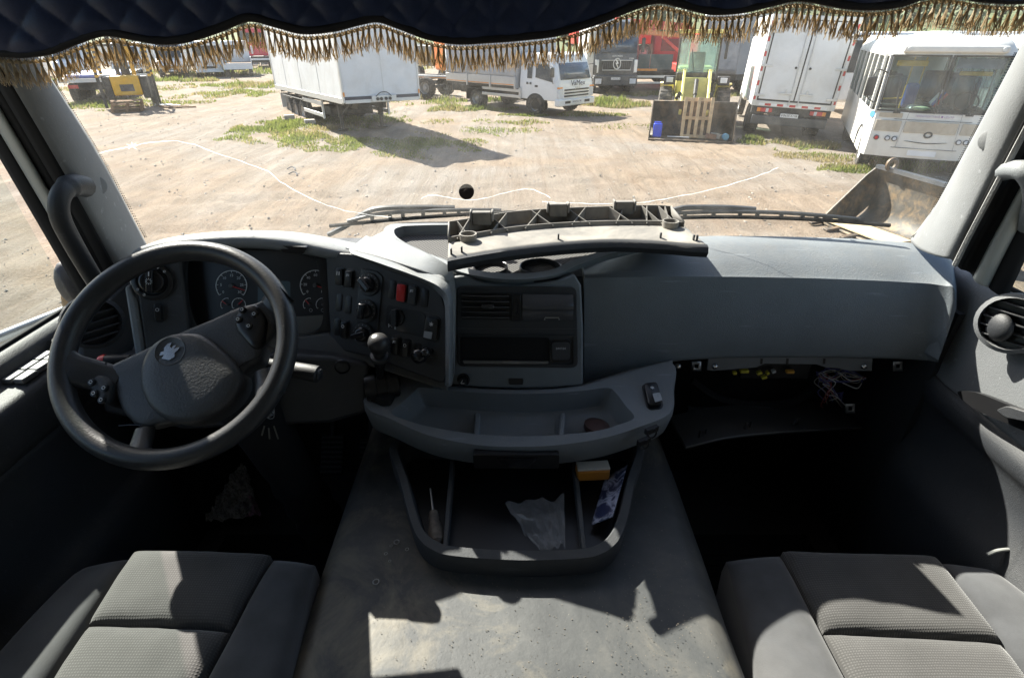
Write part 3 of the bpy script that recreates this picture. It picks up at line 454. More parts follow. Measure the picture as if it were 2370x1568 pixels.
b = B(); b.cyl(LW(0.72, 2.55, 0.1), LW(0.05, 2.58, 0.1), 0.018); tag(obj('pipe', b, VAL), 'thin pale pipe lying in the loader bucket left of the pallet', 'pipe')
for i, (x, y, w, lab, m_) in enumerate(((-0.62, 2.45, 0.3, 'brown cardboard scrap beside the pallet in the loader bucket', (0.25, 0.15, 0.1)), (-0.85, 2.4, 0.22, 'grey carton lying in the loader bucket near its right end', (0.3, 0.27, 0.22)), (-0.75, 2.3, 0.34, 'flattened pale board on the scrap in the loader bucket', (0.35, 0.34, 0.3)))):
    b = B(); c = V(LW(x, y, 0.14 + 0.07 * (i == 2))); b.box(c, (w, 0.2, 0.14 if i < 2 else 0.03), M=Matrix.Rotation(0.4 * i + 0.2, 3, 'Z') @ Matrix.Rotation(0.15, 3, 'Y')); tag(obj('carton', b, mat('card_%d' % i, m_, 0.9), bev=0.006), lab, 'scrap')
b = B(); c = V(LW(-1.02, 2.45, 0.15)); b.cyl(c, c + V((0.02, -0.12, 0.0)), 0.1); tag(obj('tin', b, mat('tin_blue', (0.12, 0.3, 0.42), 0.4), bev=0.01), 'small round light blue tin at the right end of the loader bucket', 'tin')
# ---- grey curtain-side trailer behind the loader
t = thing('curtain_trailer', 'dark grey curtain sided trailer behind the wheel loader', 'trailer', (12.4, 34.2, 0), rzf(0.8, 0.6), local=True)
b = B(); b.sheet([[V((-1.25 - 0.02 * NZ.noise(V((y * 2.0, z, 1))), -1.2 + 12 * y / 40, 1.05 + 2.75 * z / 10)) for y in range(41)] for z in range(11)]); obj('curtain_side', b, VCUR, t, smooth=60, solid=0.02); b = B(); b.sheet([[V((-1.25 + 2.5 * x / 24, -1.22 - 0.02 * NZ.noise(V((x * 1.0, z * 0.8, 3))), 1.05 + 2.75 * z / 10)) for x in range(25)] for z in range(11)]); obj('rear_curtain', b, VCUR, t, smooth=60, solid=0.02)
bxo('trailer_roof', VAL, t, (-1.27, 1.27, -1.25, 10.8, 3.8, 3.9), bev=0.02); bxo('far_side', VCUR, t, (1.2, 1.25, -1.2, 10.8, 1.05, 3.8)); bxo('chassis', VK, t, (-1.2, 1.2, -1.1, 10.7, 0.75, 1.05))
for y in (0.2, 1.5, 2.8):
    for s in (-1, 1): wheel_at(t, s * 1.05, y, 0.5, 0.36)
bxo('underrun_bar', VK, t, (-1.2, 1.2, -1.2, -1.1, 0.45, 0.6))
# ---- box truck seen from the rear
t = thing('box_truck', 'white box truck seen from behind, its doors edged with red and white tape', 'truck', (8.72, 18.2, 0), rzf(0.29, 0.957), local=True, ry=math.radians(2.6)); hw = 1.2
bxo('box_body', VW, t, (-hw, hw, 0.03, 5.2, 0.95, 3.42), bev=0.01)
fr_ = bxo('rear_frame', VAL, t, (-hw - 0.005, -hw + 0.12, -0.03, 0.028, 0.94, 3.43), (hw - 0.12, hw + 0.005, -0.03, 0.028, 0.94, 3.43), (-hw + 0.12, hw - 0.12, -0.03, 0.028, 3.32, 3.43), (-hw + 0.12, hw - 0.12, -0.03, 0.028, 0.94, 1.1), bev=0.008)
bxo('door_gasket', VINK, t, (-hw + 0.12, hw - 0.12, -0.012, 0.026, 1.1, 3.32))
for s in (-1, 1):
    d = bxo('rear_door', VPAN, t, (min(s * 0.02, s * (hw - 0.16)), max(s * 0.02, s * (hw - 0.16)), -0.035, -0.012, 1.15, 3.29), bev=0.008)
    for x in (0.13,): b = B(); b.cyl((s * x, -0.055, 1.0), (s * x, -0.055, 3.3), 0.016, n=8); obj('lock_bar', b, VAL, t)
    for z in (1.22, 2.05, 2.95): bxo('hinge', VAL, t, (min(s * 0.88, s * 1.2), max(s * 0.88, s * 1.2), -0.055, -0.034, z, z + 0.07), bev=0.01)
    bxo('lock_handle', VAL, t, (min(s * 0.1, s * 0.48), max(s * 0.1, s * 0.48), -0.085, -0.06, 1.32, 1.36), (s * 0.3 - 0.02, s * 0.3 + 0.02, -0.08, -0.05, 1.34, 1.46), bev=0.006); b = B(); b.cyl((s * 0.2, -0.036, 2.06), (s * 0.2, -0.05, 2.06), 0.035); obj('door_stop', b, VINK, t)
    for k in range(11): bxo('reflective_tape', VRED if k % 2 == 0 else VPL, t, (s * (hw - 0.045) - 0.03, s * (hw - 0.045) + 0.03, -0.036, -0.031, 1.12 + k * 0.2, 1.26 + k * 0.2 if k % 2 == 0 else 1.32 + k * 0.2))
    tl = bxo('tail_lamp', VRED, t, (min(s * 0.55, s * 1.0), max(s * 0.55, s * 1.0), -0.06, 0.0, 0.78, 0.90), bev=0.01); bxo('indicator', VOR, t, (min(s * 0.9, s * 1.0), max(s * 0.9, s * 1.0), -0.066, -0.06, 0.785, 0.895), par=tl); bxo('reverse_lamp', VCL, t, (min(s * 0.66, s * 0.74), max(s * 0.66, s * 0.74), -0.066, -0.06, 0.785, 0.895), par=tl)
    wheel_at(t, s * 0.95, 1.3, 0.45, 0.42); wheel_at(t, s * 0.98, 5.9, 0.45, 0.25); bxo('mudflap', VK, t, (s * 0.95 - 0.25, s * 0.95 + 0.25, 0.5, 0.53, 0.35, 0.9))
for k in range(11): bxo('reflective_tape', VRED if k % 2 else VPL, t, (-0.99 + k * 0.18, -0.81 + k * 0.18, -0.036, -0.031, 0.965, 1.03))
bxo('underrun_bar', VDG, t, (-1.1, 1.1, -0.06, 0.02, 0.42, 0.68), bev=0.02); bxo('chassis', VK, t, (-0.45, 0.45, 0.1, 7, 0.55, 0.94), (-1.15, 1.15, 0.03, 0.3, 0.72, 0.94)); plate(t, 'Р865ЕХ198', -0.062, -0.02, 0.72, back=True)
face('side_stripe', mat('pink_stripe', (0.55, 0.38, 0.38), 0.5), t, [(-hw - 0.003, 0.5, 1.3), (-hw - 0.003, 0.9, 2.2), (-hw - 0.003, 1.5, 2.5), (-hw - 0.003, 2.2, 1.3)], -0.004, (1, 0, 0)); bxo('cab', VW, t, (-1.05, 1.05, 5.3, 7.2, 0.6, 2.5), bev=0.12, seg=3)
# ---- buses
def bus(lab, loc, fx, fy, full=True, L=7.0, m=VW2, grp=None):
    t = thing('bus', lab, 'bus', loc, rzf(fx, fy), grp, True)
    w = 1.22; sec = [(0.42, 0.0), (0.62, 0.05), (1.0, 0.05), (1.40, 0.0), (1.46, -0.02), (2.52, -0.22), (2.66, -0.27), (2.80, -0.40), (2.93, -0.8)]
    def ring(z, y, top): 
        k = w if z < 2.6 else w - (z - 2.6) * 0.55; return [V((-k, -L, z)), V((-k, y - 0.35, z)), V((-k * 0.92, y - 0.08, z)), V((-k * 0.5, y, z)), V((0, y + 0.02, z)), V((k * 0.5, y, z)), V((k * 0.92, y - 0.08, z)), V((k, y - 0.35, z)), V((k, -L, z))]
    R_ = [ring(z, y, 0) for z, y in sec]; b = B(); b.loops(R_[:4], True, False); obj('lower_body', b, m, t, smooth=40); b = B(); b.loops(R_[5:], False, True); obj('roof', b, m, t, smooth=50)
    b = B()                                                       # window pillars and rear wall
    for k in range(7):
        y = -0.35 - 0.15 - k * (L - 0.9) / 6
        for s in (-1, 1): b.beam((s * w, y, 1.38), (s * (w - 0.01), y - 0.03, 2.56), 0.05, 0.12, (0, 1, 0))
    b.bx(-w, w, -L, -L + 0.06, 1.38, 2.55); b.beam((-w * 0.93, -0.1, 1.38), (-w * 0.92, -0.33, 2.55), 0.07, 0.09, (0, 1, 0)); b.beam((w * 0.93, -0.1, 1.38), (w * 0.92, -0.33, 2.55), 0.07, 0.09, (0, 1, 0)); obj('window_pillars', b, m, t)
    yy = lambda z: 0.0 - (z - 1.40) * 0.197
    for s in (-1, 1):
        for k in range(6): y0 = -0.55 - k * (L - 0.9) / 6; b = B(); b.add([V((s * (w - 0.02), y0 - 0.05, 1.42)), V((s * (w - 0.02), y0 - 0.95, 1.42)), V((s * (w - 0.03), y0 - 0.95, 2.52)), V((s * (w - 0.03), y0 - 0.05, 2.52))], [(0, 1, 2, 3)]); obj('side_window', b, VGC, t, solid=0.01)
        b = B(); b.sheet([[V((s * x, yy(z) - d_, z)) for x, d_ in ((0.03, -0.03), (0.55, 0.0), (1.06, 0.07))] for z in (1.43, 2.0, 2.53)]); obj('windshield', b, VGC, t, solid=0.01)
        wheel_at(t, s * 1.0, -0.95, 0.42, 0.28); wheel_at(t, s * 0.98, -L + 1.9, 0.42, 0.42)
    b = B()
    for x0, x1 in ((0.03, 1.12), (-1.12, -0.03)): b.tube([V((x, yy(z) + 0.035 - (0.09 if abs(x) > 0.6 else 0), z)) for x, z in ((x0, 1.42), (x1, 1.42), (x1, 2.54), (x0, 2.54))], 0.028, 6, True)
    obj('window_rubber', b, VINK, t)
    if not full: return t
    fy_ = 0.06
    fyx = lambda x: 0.05 - max(0, abs(x) - 0.61) * 0.157
    for x0, x1, z0, z1 in ((-0.5, 0.5, 0.98, 1.22), (0.58, 1.08, 0.98, 1.22), (-1.08, -0.58, 0.98, 1.22), (0.6, 1.05, 1.28, 1.38)):
        zk = 0.0 if z1 < 1.25 else -0.035; b = B(); b.prism([(x0, fyx(x0) + zk + 0.003, z0), (x1, fyx(x1) + zk + 0.003, z0), (x1, fyx(x1) + zk + 0.003, z1), (x0, fyx(x0) + zk + 0.003, z1)], (0, 0.016 + (0.02 if abs(x0 + x1) < 0.1 else 0), 0)); obj('front_panel', b, mat('panel_tan', (0.46, 0.40, 0.31), 0.5, dirt=(0.3, 0.22, 0.14), damt=0.5) if 'panel_tan' not in bpy.data.materials else bpy.data.materials['panel_tan'], t, bev=0.006)
    for x in (-0.98, -0.76, -0.62, 0.62, 0.76, 0.98):
        b = B(); y = fyx(x) - 0.005; b.lathe([(0.058, 0), (0.055, 0.035), (0.045, 0.04)], (x, y - 0.0, 0.83), (0, 1, 0), 18); o = obj('lamp_ring', b, VDG, t); b = B(); b.lathe([(0.042, 0.036), (0.03, 0.046)], (x, y, 0.83), (0, 1, 0), 16); obj('headlight', b, VRED if abs(x) > 0.9 else VCL, o)
    b = B(); b.tube(circ((0, 0.088, 0.95), 0.07, (0, 1, 0), 18, (0, 0, 1), 0.055), 0.018, 6, True); obj('emblem', b, VINK, t); b = B(); b.prism(cr([(-0.42, 0.06, 0.80), (0, 0.06, 0.775), (0.42, 0.06, 0.80), (0, 0.06, 0.755)], 4, True), (0, 0.02, 0)); obj('air_slot', b, VINK, t)
    b = B(); b.tube([V((-0.5, 0.075, 1.40)), V((-0.56, 0.075, 0.64)), V((0.56, 0.075, 0.64)), V((0.5, 0.075, 1.40))], 0.005, 4, True); b.tube([V((-1.2, -0.2, 0.66)), V((-0.6, 0.06, 0.64)), V((0.6, 0.06, 0.64)), V((1.2, -0.2, 0.66))], 0.006, 4); b.tube([V((-1.2, -0.2, 1.25)), V((-0.6, 0.055, 1.25)), V((0.6, 0.055, 1.25)), V((1.2, -0.2, 1.25))], 0.006, 4); obj('panel_gap', b, VDG, t)
    text('front_print', 'ТРАНСПОРТНЫЙ ● ЦЕНТР', 0.055, plain('print_violet', (0.25, 0.12, 0.3), 0.5), t, (0, 0.075, 1.335), (-1, 0, 0), (0, 0, 1), 0.001)
    b = B(); b.lathe([(0.075, 0), (0.075, 0.008)], (1.18, -0.16, 1.32), (0.8, 0.6, 0), 18); o = obj('round_sticker', b, VBLU, t); bxo('blank_plate', VW, t, (-0.28, 0.28, 0.05, 0.062, 0.48, 0.60))
    dsn = bxo('sign_box', m, t, (-0.95, 0.95, -0.36, -0.15, 2.60, 2.74), bev=0.04, seg=3)
    for x in (-0.85, 0.85): b = B(); b.lathe([(0.045, 0), (0.04, 0.02)], (x, -0.15, 2.67), (0, 1, 0), 14); obj('marker_lamp', b, VAL, dsn)
    for x in (0.75, -0.62): b = B(); b.tube([V((x, 0.1, 1.40)), V((x + 0.05, 0.06, 1.62)), V((x + 0.08, 0.02, 2.05))], 0.014, 6); b.tube([V((x + 0.06, 0.05, 1.6)), V((x + 0.12, -0.02, 2.1))], 0.008, 4); b.box((x, 0.1, 1.40), (0.14, 0.05, 0.04)); obj('wiper', b, VINK, t)
    b = B(); b.tube(cr([V((1.14, -0.2, 2.2)), V((1.38, 0.05, 2.25)), V((1.42, 0.1, 1.95)), V((1.42, 0.1, 1.7)), V((1.2, -0.1, 1.55))], 5), 0.014, 6); mb = obj('mirror_bracket', b, VINK, t); bxo('mirror', VINK, t, (1.32, 1.52, 0.06, 0.12, 1.72, 2.12), bev=0.04, par=mb)
    b = B(); q = [(1.16, -0.95 + 0.56 * math.cos(a), 0.42 + 0.56 * math.sin(a)) for a in [math.pi * k / 14 for k in range(15)]]; b.sheet([[V(p) for p in q], [V(p) + V((0.08, 0, 0)) for p in q]]); obj('wheel_arch', b, VINK, t, solid=0.04); bxo('passenger_door', VW, t, (w - 0.01, w + 0.012, -2.5, -1.65, 0.5, 1.4), bev=0.01); bxo('door_gap', VINK, t, (w - 0.02, w + 0.005, -1.64, -1.6, 0.5, 2.5))
    for y in (-1.6, -3.4): bxo('roof_hatch', VW, t, (-0.35, 0.35, y - 0.35, y + 0.35, 2.9, 3.02), bev=0.05, seg=3)
    for y in (-1.2, -2.2, -3.2, -4.2): b = B(); b.tube([V((x, y, 2.94 - 0.28 * abs(x) ** 3)) for x in (-1.1, -0.8, -0.4, 0, 0.4, 0.8, 1.1)], 0.014, 5); obj('roof_rib', b, m, t)
    # inside, seen through the glass
    bxo('bus_floor', VDG, t, (-w + 0.05, w - 0.05, -L + 0.1, -0.25, 0.98, 1.05)); bxo('bus_dash', VK, t, (-1.1, 1.1, -0.5, -0.15, 1.05, 1.44), bev=0.06); bxo('engine_cover', VDG, t, (-0.45, 0.45, -1.5, -0.5, 1.05, 1.5), bev=0.1)
    for y in (-1.9, -2.9, -3.9, -4.9):
        for x in (-0.75, 0.75): bxo('bus_seat', mat('seat_brown', (0.06, 0.05, 0.05), 0.8) if 'seat_brown' not in bpy.data.materials else bpy.data.materials['seat_brown'], t, (x - 0.35, x + 0.35, y - 0.1, y, 1.3, 2.05), (x - 0.35, x + 0.35, y - 0.1, y + 0.4, 1.3, 1.42), bev=0.05)
    bxo('driver_seat_back', VDG, t, (-0.85, -0.42, -1.35, -1.22, 1.3, 2.15), bev=0.06); b = B(); b.tube(circ((-0.62, -0.55, 1.62), 0.23, (0, 0.8, 0.6), 22), 0.016, 6, True); obj('bus_steering_wheel', b, VK, t)
    for x in (0.25, 0.5): b = B(); b.cyl((x, -1.4, 1.05), (x, -1.4, 2.7), 0.02); obj('hand_pole', b, VYEL, t)
    b = B(); b.tube([V((0.25, -1.4, 1.6)), V((0.9, -1.4, 1.55))], 0.02, 6); obj('hand_rail', b, VYEL, t); bxo('orange_blind', VYEL, t, (0.35, 0.95, -0.6, -0.5, 2.32, 2.44), bev=0.02); bxo('orange_blind', VYEL, t, (-0.9, -0.3, -0.6, -0.5, 2.15, 2.24), bev=0.02); bxo('tint_strip', mat('violet_film', (0.32, 0.29, 0.36), 0.3), t, (-1.0, -0.15, -0.32, -0.315, 2.3, 2.5))
    fl_ = B(); c = V((0.12, -0.12, 1.55)); fl_.beam(c, c + V((-0.12, 0, 0.34)), 0.008, 0.008); pole = obj('flag_pole', fl_, VPL, t)
    for k, m2 in enumerate((VPL, plain('flag_blue', (0.03, 0.08, 0.45), 0.6), VRED)): a = c + V((-0.12, 0, 0.34)); b = B(); d1 = V((0.17, 0, -0.28)); s1 = V((-0.05, 0.0, -0.035)); b.prism([a + s1 * k * 1.0, a + s1 * k + d1 * 1.0, a + s1 * (k + 1) + d1, a + s1 * (k + 1)], (0, 0.006, 0)); obj('flag_stripe', b, m2, pole)
    b = B(); b.ball((0.25, -0.22, 1.47), 0.16, 12, (1.2, 0.5, 0.3)); obj('dash_cloth', b, mat('green_cloth', (0.5, 0.55, 0.35), 0.9, bs=20), t); bxo('blue_jacket', mat('blue_cloth', (0.03, 0.07, 0.28), 0.9), t, (0.28, 0.55, -1.15, -0.95, 1.4, 1.95), bev=0.08, seg=3)
    return t
BF = (-0.42, -0.907); bc = V((8.41 + 0.907 * 1.22, 13.5 - 0.42 * 1.22, 0)) - V((BF[0], BF[1], 0)) * 0.05
bus('cream white small bus with two piece windshield and a little tricolour flag inside', bc, *BF)
bus('white bus behind the small bus at the right edge, only its windows and roof showing', (16.0, 19.2, 0), -0.75, -0.66, False, 8.0, VW2)
t = thing('coach', 'long white coach roof with dark window band behind the small bus', 'coach', (20.5, 24.2, 0), rzf(0.98, -0.2), local=True); bxo('coach_body', VW, t, (-1.25, 1.25, -7, 4, 0.5, 3.05), bev=0.12, seg=3); bxo('window_band', VG, t, (1.24, 1.262, -6.8, 3.8, 1.6, 2.75)); bxo('roof_rail', VK, t, (1.2, 1.27, -7, 4, 2.86, 2.93))
for y in (-5, 2): wheel_at(t, 1.1, y, 0.5, 0.3); wheel_at(t, -1.1, y, 0.5, 0.3)
# ---- loose excavator bucket near the truck
t = thing('excavator_bucket', 'rusty steel bucket with lifting eyes lying close by, at the lower right of the windshield', 'bucket', (6.52, 8.52, 0), rzf(-0.985, -0.17), local=True)
VMUD = mat('muddy_steel', (0.055, 0.05, 0.042), 0.6, 0.2, var=0.6, vs=4, dirt=(0.30, 0.20, 0.10), ds=6, damt=0.75, bs=20, bst=0.4, bd=0.006)
sb = bucket(t, 2.1, 0.95, 0.95, VMUD, 0.02, -0.1); bxo('top_lip', VDG, t, (-1.05, 1.05, -0.05, 0.05, 0.94, 1.0), par=sb)
for x in (0.78, -0.5): b = B(); b.tube(circ((x, 0.0, 1.05), 0.085, (1, 0, 0), 14), 0.035, 6, True); obj('lifting_eye', b, VRUST, sb)
for k in range(6): b = B(); x = -1.0 + k * 0.4; b.beam((x, 0.78, 0.06), (x, 1.06, 0.03), 0.10, 0.05); obj('tooth', b, VRUST, sb, bev=0.01)
b = B(); b.box((0.3, 0.55, 0.10), (1.3, 0.5, 0.02), rz=0.1); tag_ = obj('plywood_scrap', b, mat('ply', (0.55, 0.44, 0.27), 0.8)); tag_.location = (6.52, 8.52, 0); tag_.rotation_euler = (0, 0, rzf(-0.985, -0.17)); tag(tag_, 'pale plywood scrap lying inside the rusty bucket', 'plywood')
# ---- forklift with pallets, left
t = thing('forklift', 'yellow and black forklift with striped uprights behind a stack of pallets', 'forklift', (-17.5, 26.9, 0), rzf(0.45, -0.89), local=True)
bxo('counterweight', VYEL, t, (-0.55, 0.55, -0.3, 0.35, 0.55, 1.35), bev=0.06, seg=3); bxo('grille', VDG, t, (-0.28, 0.25, 0.35, 0.365, 0.72, 1.0)); bxo('engine_body', VK, t, (-0.85, -0.55, -0.9, 0.25, 0.4, 1.3), (0.55, 0.85, -0.9, 0.25, 0.4, 1.3), bev=0.05); bxo('mast_rail', VYEL, t, (-0.42, -0.26, -0.9, -0.72, 0.5, 3.5), bev=0.01); bxo('mast_rail', VK, t, (0.2, 0.36, -0.9, -0.72, 0.5, 3.5), bev=0.01); bxo('mast_chain', VK, t, (-0.2, 0.16, -0.86, -0.80, 1.2, 3.4)); bxo('mast_bar', VYEL, t, (-0.5, 0.45, -0.92, -0.7, 3.2, 3.4), bev=0.01)
for s in (-1, 1):
    for y in (0.25, -1.2):
        u_ = bxo('upright', VK, t, (s * 1.0 - 0.06, s * 1.0 + 0.06, y - 0.06, y + 0.06, 0.05, 2.5), bev=0.01)
        for k in range(6): bxo('stripe', VYEL, t, (s * 1.0 - 0.064, s * 1.0 + 0.064, y - 0.064, y + 0.064, 1.3 + k * 0.2, 1.4 + k * 0.2), par=u_)
    bxo('roof_bar', VK, t, (s * 1.0 - 0.05, s * 1.0 + 0.05, -1.2, 0.25, 2.5, 2.58)); bxo('arm_guard', VW, t, (min(s * 0.5, s * 0.95), max(s * 0.5, s * 0.95), 0.0, 0.1, 1.33, 1.40), bev=0.01); wheel_at(t, s * 0.85, -0.9, 0.35, 0.25)
bxo('overhead_guard', VK, t, (-1.05, 1.05, -1.25, -1.15, 2.5, 2.58), (-1.05, 1.05, 0.2, 0.3, 2.5, 2.58))
for k in range(3): pallet(['bottom brown pallet of the stack in front of the forklift', 'middle brown pallet of the stack in front of the forklift', 'top brown pallet of the stack in front of the forklift'][k], (-16.95 + 0.05 * k, 25.6 - 0.03 * k, 0.01 + k * 0.150), rzf(0.45, -0.89) + math.pi / 2 + 0.06 * k, 0, VOLD, 5, 'pallets by the forklift')
t = thing('flatbed_trailer', 'low flatbed trailer with white and blue edge boards behind the forklift', 'trailer', (-20.3, 28.5, 0), rzf(0.42, -0.9), local=True); bxo('deck', VDG, t, (-1.2, 1.2, -9, 0, 0.95, 1.1), bev=0.02); bxo('edge_board', VW, t, (1.2, 1.24, -9, 0, 0.95, 1.12), (-1.2, 1.2, 0, 0.04, 0.95, 1.12)); bxo('blue_tarp', mat('blue_tarp', (0.25, 0.27, 0.55), 0.6), t, (-1.1, 1.0, -5, -0.5, 1.1, 1.25), bev=0.05); bxo('frame', VK, t, (-0.6, 0.6, -9, -0.3, 0.6, 0.95)); bxo('tail_lamp', VRED, t, (0.5, 0.9, 0.0, 0.05, 0.7, 0.85))
for y in (-1.5, -2.7, -3.9, -5.1):
    for s in (-1, 1): wheel_at(t, s * 1.0, y, 0.42, 0.35)
# ---- row of white vans, lorry and red tractor at the back
def van(lab, loc, fx, fy, h=2.5, w=1.0, m=VW, name='van', L=5.2):
    t = thing(name, lab, 'van', loc, rzf(fx, fy), 'vans parked at the back of the yard', True)
    sec = [(0.0, 0.35), (0.0, 0.85), (-0.25, 1.15), (-0.95, 1.3), (-1.55, h - 0.25), (-1.9, h)]; ls = [[V((-w, -L, z)), V((-w, y - 0.15, z)), V((-w * 0.85, y, z)), V((w * 0.85, y, z)), V((w, y - 0.15, z)), V((w, -L, z))] for y, z in sec]; b = B(); b.loops(ls); obj('van_body', b, m, t, bev=0.04)
    face('windshield', VG, t, [(-w * 0.82, -0.93, 1.36), (w * 0.82, -0.93, 1.36), (w * 0.78, -1.48, h - 0.3), (-w * 0.78, -1.48, h - 0.3)], 0.03, (0, 0.6, 0.4)); bxo('bumper', VINK, t, (-w, w, -0.1, 0.06, 0.35, 0.62), bev=0.04); bxo('grille', VINK, t, (-w * 0.45, w * 0.45, -0.02, 0.03, 0.66, 0.84)); bxo('number_plate', VPL, t, (-0.25, 0.25, 0.06, 0.07, 0.45, 0.56))
    for s in (-1, 1): bxo('headlight', VCL, t, (s * w * 0.72 - 0.15, s * w * 0.72 + 0.15, -0.06, 0.03, 0.72, 0.92), bev=0.03); bxo('side_window', VG, t, (s * w - 0.012, s * w + 0.012, -2.6, -1.6, 1.4, h - 0.5), bev=0.02); wheel_at(t, s * (w - 0.1), -0.9, 0.34, 0.22); wheel_at(t, s * (w - 0.1), -L + 1.1, 0.34, 0.22)
for i, (x, y, lab) in enumerate(((-36.5, 44, 'white van at the far left of the parked row, behind the cab pillar'), (-33.2, 45, 'white van second from left in the back row, left of the forklift mast'), (-29.2, 45.5, 'white van in the back row seen through the forklift mast'), (-26.4, 46.6, 'white van in the back row just right of the forklift'))): van(lab, (x, y, 0), 0.45, -0.9, 2.6 if i != 2 else 2.4)
t = thing('minibus', 'small white minibus with two round headlights in the back row', 'minibus', (-23.8, 47.2, 0), rzf(0.45, -0.9), local=True); bxo('body', VW, t, (-1.0, 1.0, -5, 0, 0.4, 2.5), bev=0.18, seg=3); bxo('windshield', VG, t, (-0.88, 0.88, -0.02, 0.02, 1.5, 2.2), bev=0.01)
for s in (-1, 1): b = B(); b.lathe([(0.14, 0), (0.12, 0.03)], (s * 0.68, 0, 0.75), (0, 1, 0), 14); obj('headlight', b, VCL, t); wheel_at(t, s * 0.9, -0.9, 0.36, 0.22)
bxo('bumper', VINK, t, (-0.5, 0.5, -0.01, 0.03, 0.62, 0.78)); bxo('lower_bumper', VW, t, (-1.0, 1.0, -0.05, 0.08, 0.35, 0.5), bev=0.03)
t = thing('dropside_lorry', 'small white dropside lorry parked with its loading bed towards the road', 'lorry', (-21.6, 47.4, 0), rzf(-0.4, 0.92), local=True); bxo('cab', VW, t, (-1.0, 1.0, 3.2, 5.0, 0.6, 2.5), bev=0.1); bxo('rear_window', VG, t, (-0.7, 0.7, 3.17, 3.19, 1.7, 2.2)); bxo('bed_side', VW, t, (-1.05, -1.0, 0, 3, 0.95, 1.4), (1.0, 1.05, 0, 3, 0.95, 1.4), (-1.0, 1.0, 2.95, 3, 0.95, 1.9)); bxo('tailboard', VW, t, (-1.05, 1.05, -0.06, 0, 0.55, 1.0), bev=0.01); bxo('bed_floor', VOLD, t, (-1.0, 1.0, 0, 2.95, 0.9, 0.97)); bxo('chassis', VK, t, (-0.5, 0.5, 0.1, 4.5, 0.5, 0.9)); bxo('white_mirror', VW, t, (1.2, 1.35, 4.4, 4.5, 1.5, 2.1), bev=0.03)
for s in (-1, 1): wheel_at(t, s * 0.85, 0.8, 0.38, 0.3); wheel_at(t, s * 0.88, 4.2, 0.38, 0.22)
t = thing('red_tractor', 'red truck tractor parked at the far end of the dirt road', 'truck', (-25.4, 60.5, 0), rzf(0.35, -0.93), local=True); bxo('cab', mat('crimson_paint', (0.5, 0.02, 0.06), 0.4), t, (-1.2, 1.2, -2.0, 0, 1.1, 3.5), bev=0.12, seg=3); bxo('dark_side', VDG, t, (0.7, 1.22, -2.02, 0.01, 1.1, 3.3), bev=0.05); bxo('windshield', VG, t, (-1.0, 0.68, 0.0, 0.03, 2.3, 3.1)); bxo('bumper', VINK, t, (-1.2, 1.2, -0.2, 0.1, 0.5, 1.0), bev=0.05); bxo('bumper_trim', VW, t, (-1.1, 1.1, 0.1, 0.13, 0.72, 0.88))
for s in (-1, 1): wheel_at(t, s, -1.2, 0.5, 0.3); wheel_at(t, s, -4.5, 0.5, 0.4)
bxo('chassis', VK, t, (-0.5, 0.5, -5.5, -0.5, 0.6, 1.0))
t = thing('site_fence', 'pale corrugated metal fence behind the red tractor', 'fence', (-25, 66, 0), local=True)
for k in range(16): b = B(); b.sheet([[V((-20 + k * 2.5 + 0.1 * j, 0.05 * (j % 2), z)) for j in range(25)] for z in (0.05, 2.1)]); obj('fence_panel', b, VAL, t, smooth=0, solid=0.01)
for k in range(17): bxo('post', VK, t, (-20.05 + k * 2.5, -19.98 + k * 2.5, 0.08, 0.14, 0, 2.2))
# small clutter on the dirt
for i, (u, v, lab) in enumerate(((672, 392, 'bent scrap of green grey plastic strap on the dirt, upper piece'), (676, 404, 'bent scrap of green grey plastic strap on the dirt, lower piece'))):
    c = P(u, v, Z=0.03); b = B(); b.tube(cr([c + V((-0.1, 0.05, 0)), c + V((0.0, 0.1, 0.04)), c + V((0.12, 0.0, 0.03)), c + V((0.15, -0.1, 0))], 5), 0.014, 6); tag(obj('strap_scrap', b, VDG), lab, 'scrap')
for i, (u, v, lab) in enumerate(((670, 259 + 13, 'pale concrete block in the grass by the trailer wheels'), (718, 283, 'pale concrete block in the grass under the trailer side guard'))):
    b = B(); b.box(P(u, v, Z=0.06), (0.4, 0.25, 0.2), rz=0.4); tag(obj('concrete_block', b, mat('concrete_%d' % i, (0.42, 0.38, 0.33), 0.9), bev=0.02), lab, 'block')
for i in range(4):
    b = B(); c = P(350 + i * 9, 240 + i * 3, Z=0.06); b.beam(c, c + V((1.3, -0.5 + 0.3 * i, 0)), 0.12, 0.05); tag(obj('timber', b, VW if i < 2 else VOLD), ['pale plank beside the forklift, nearest its upright', 'pale plank beside the forklift, second from its upright', 'brown plank beside the forklift, third from its upright', 'brown plank beside the forklift, farthest from its upright'][i], 'plank')
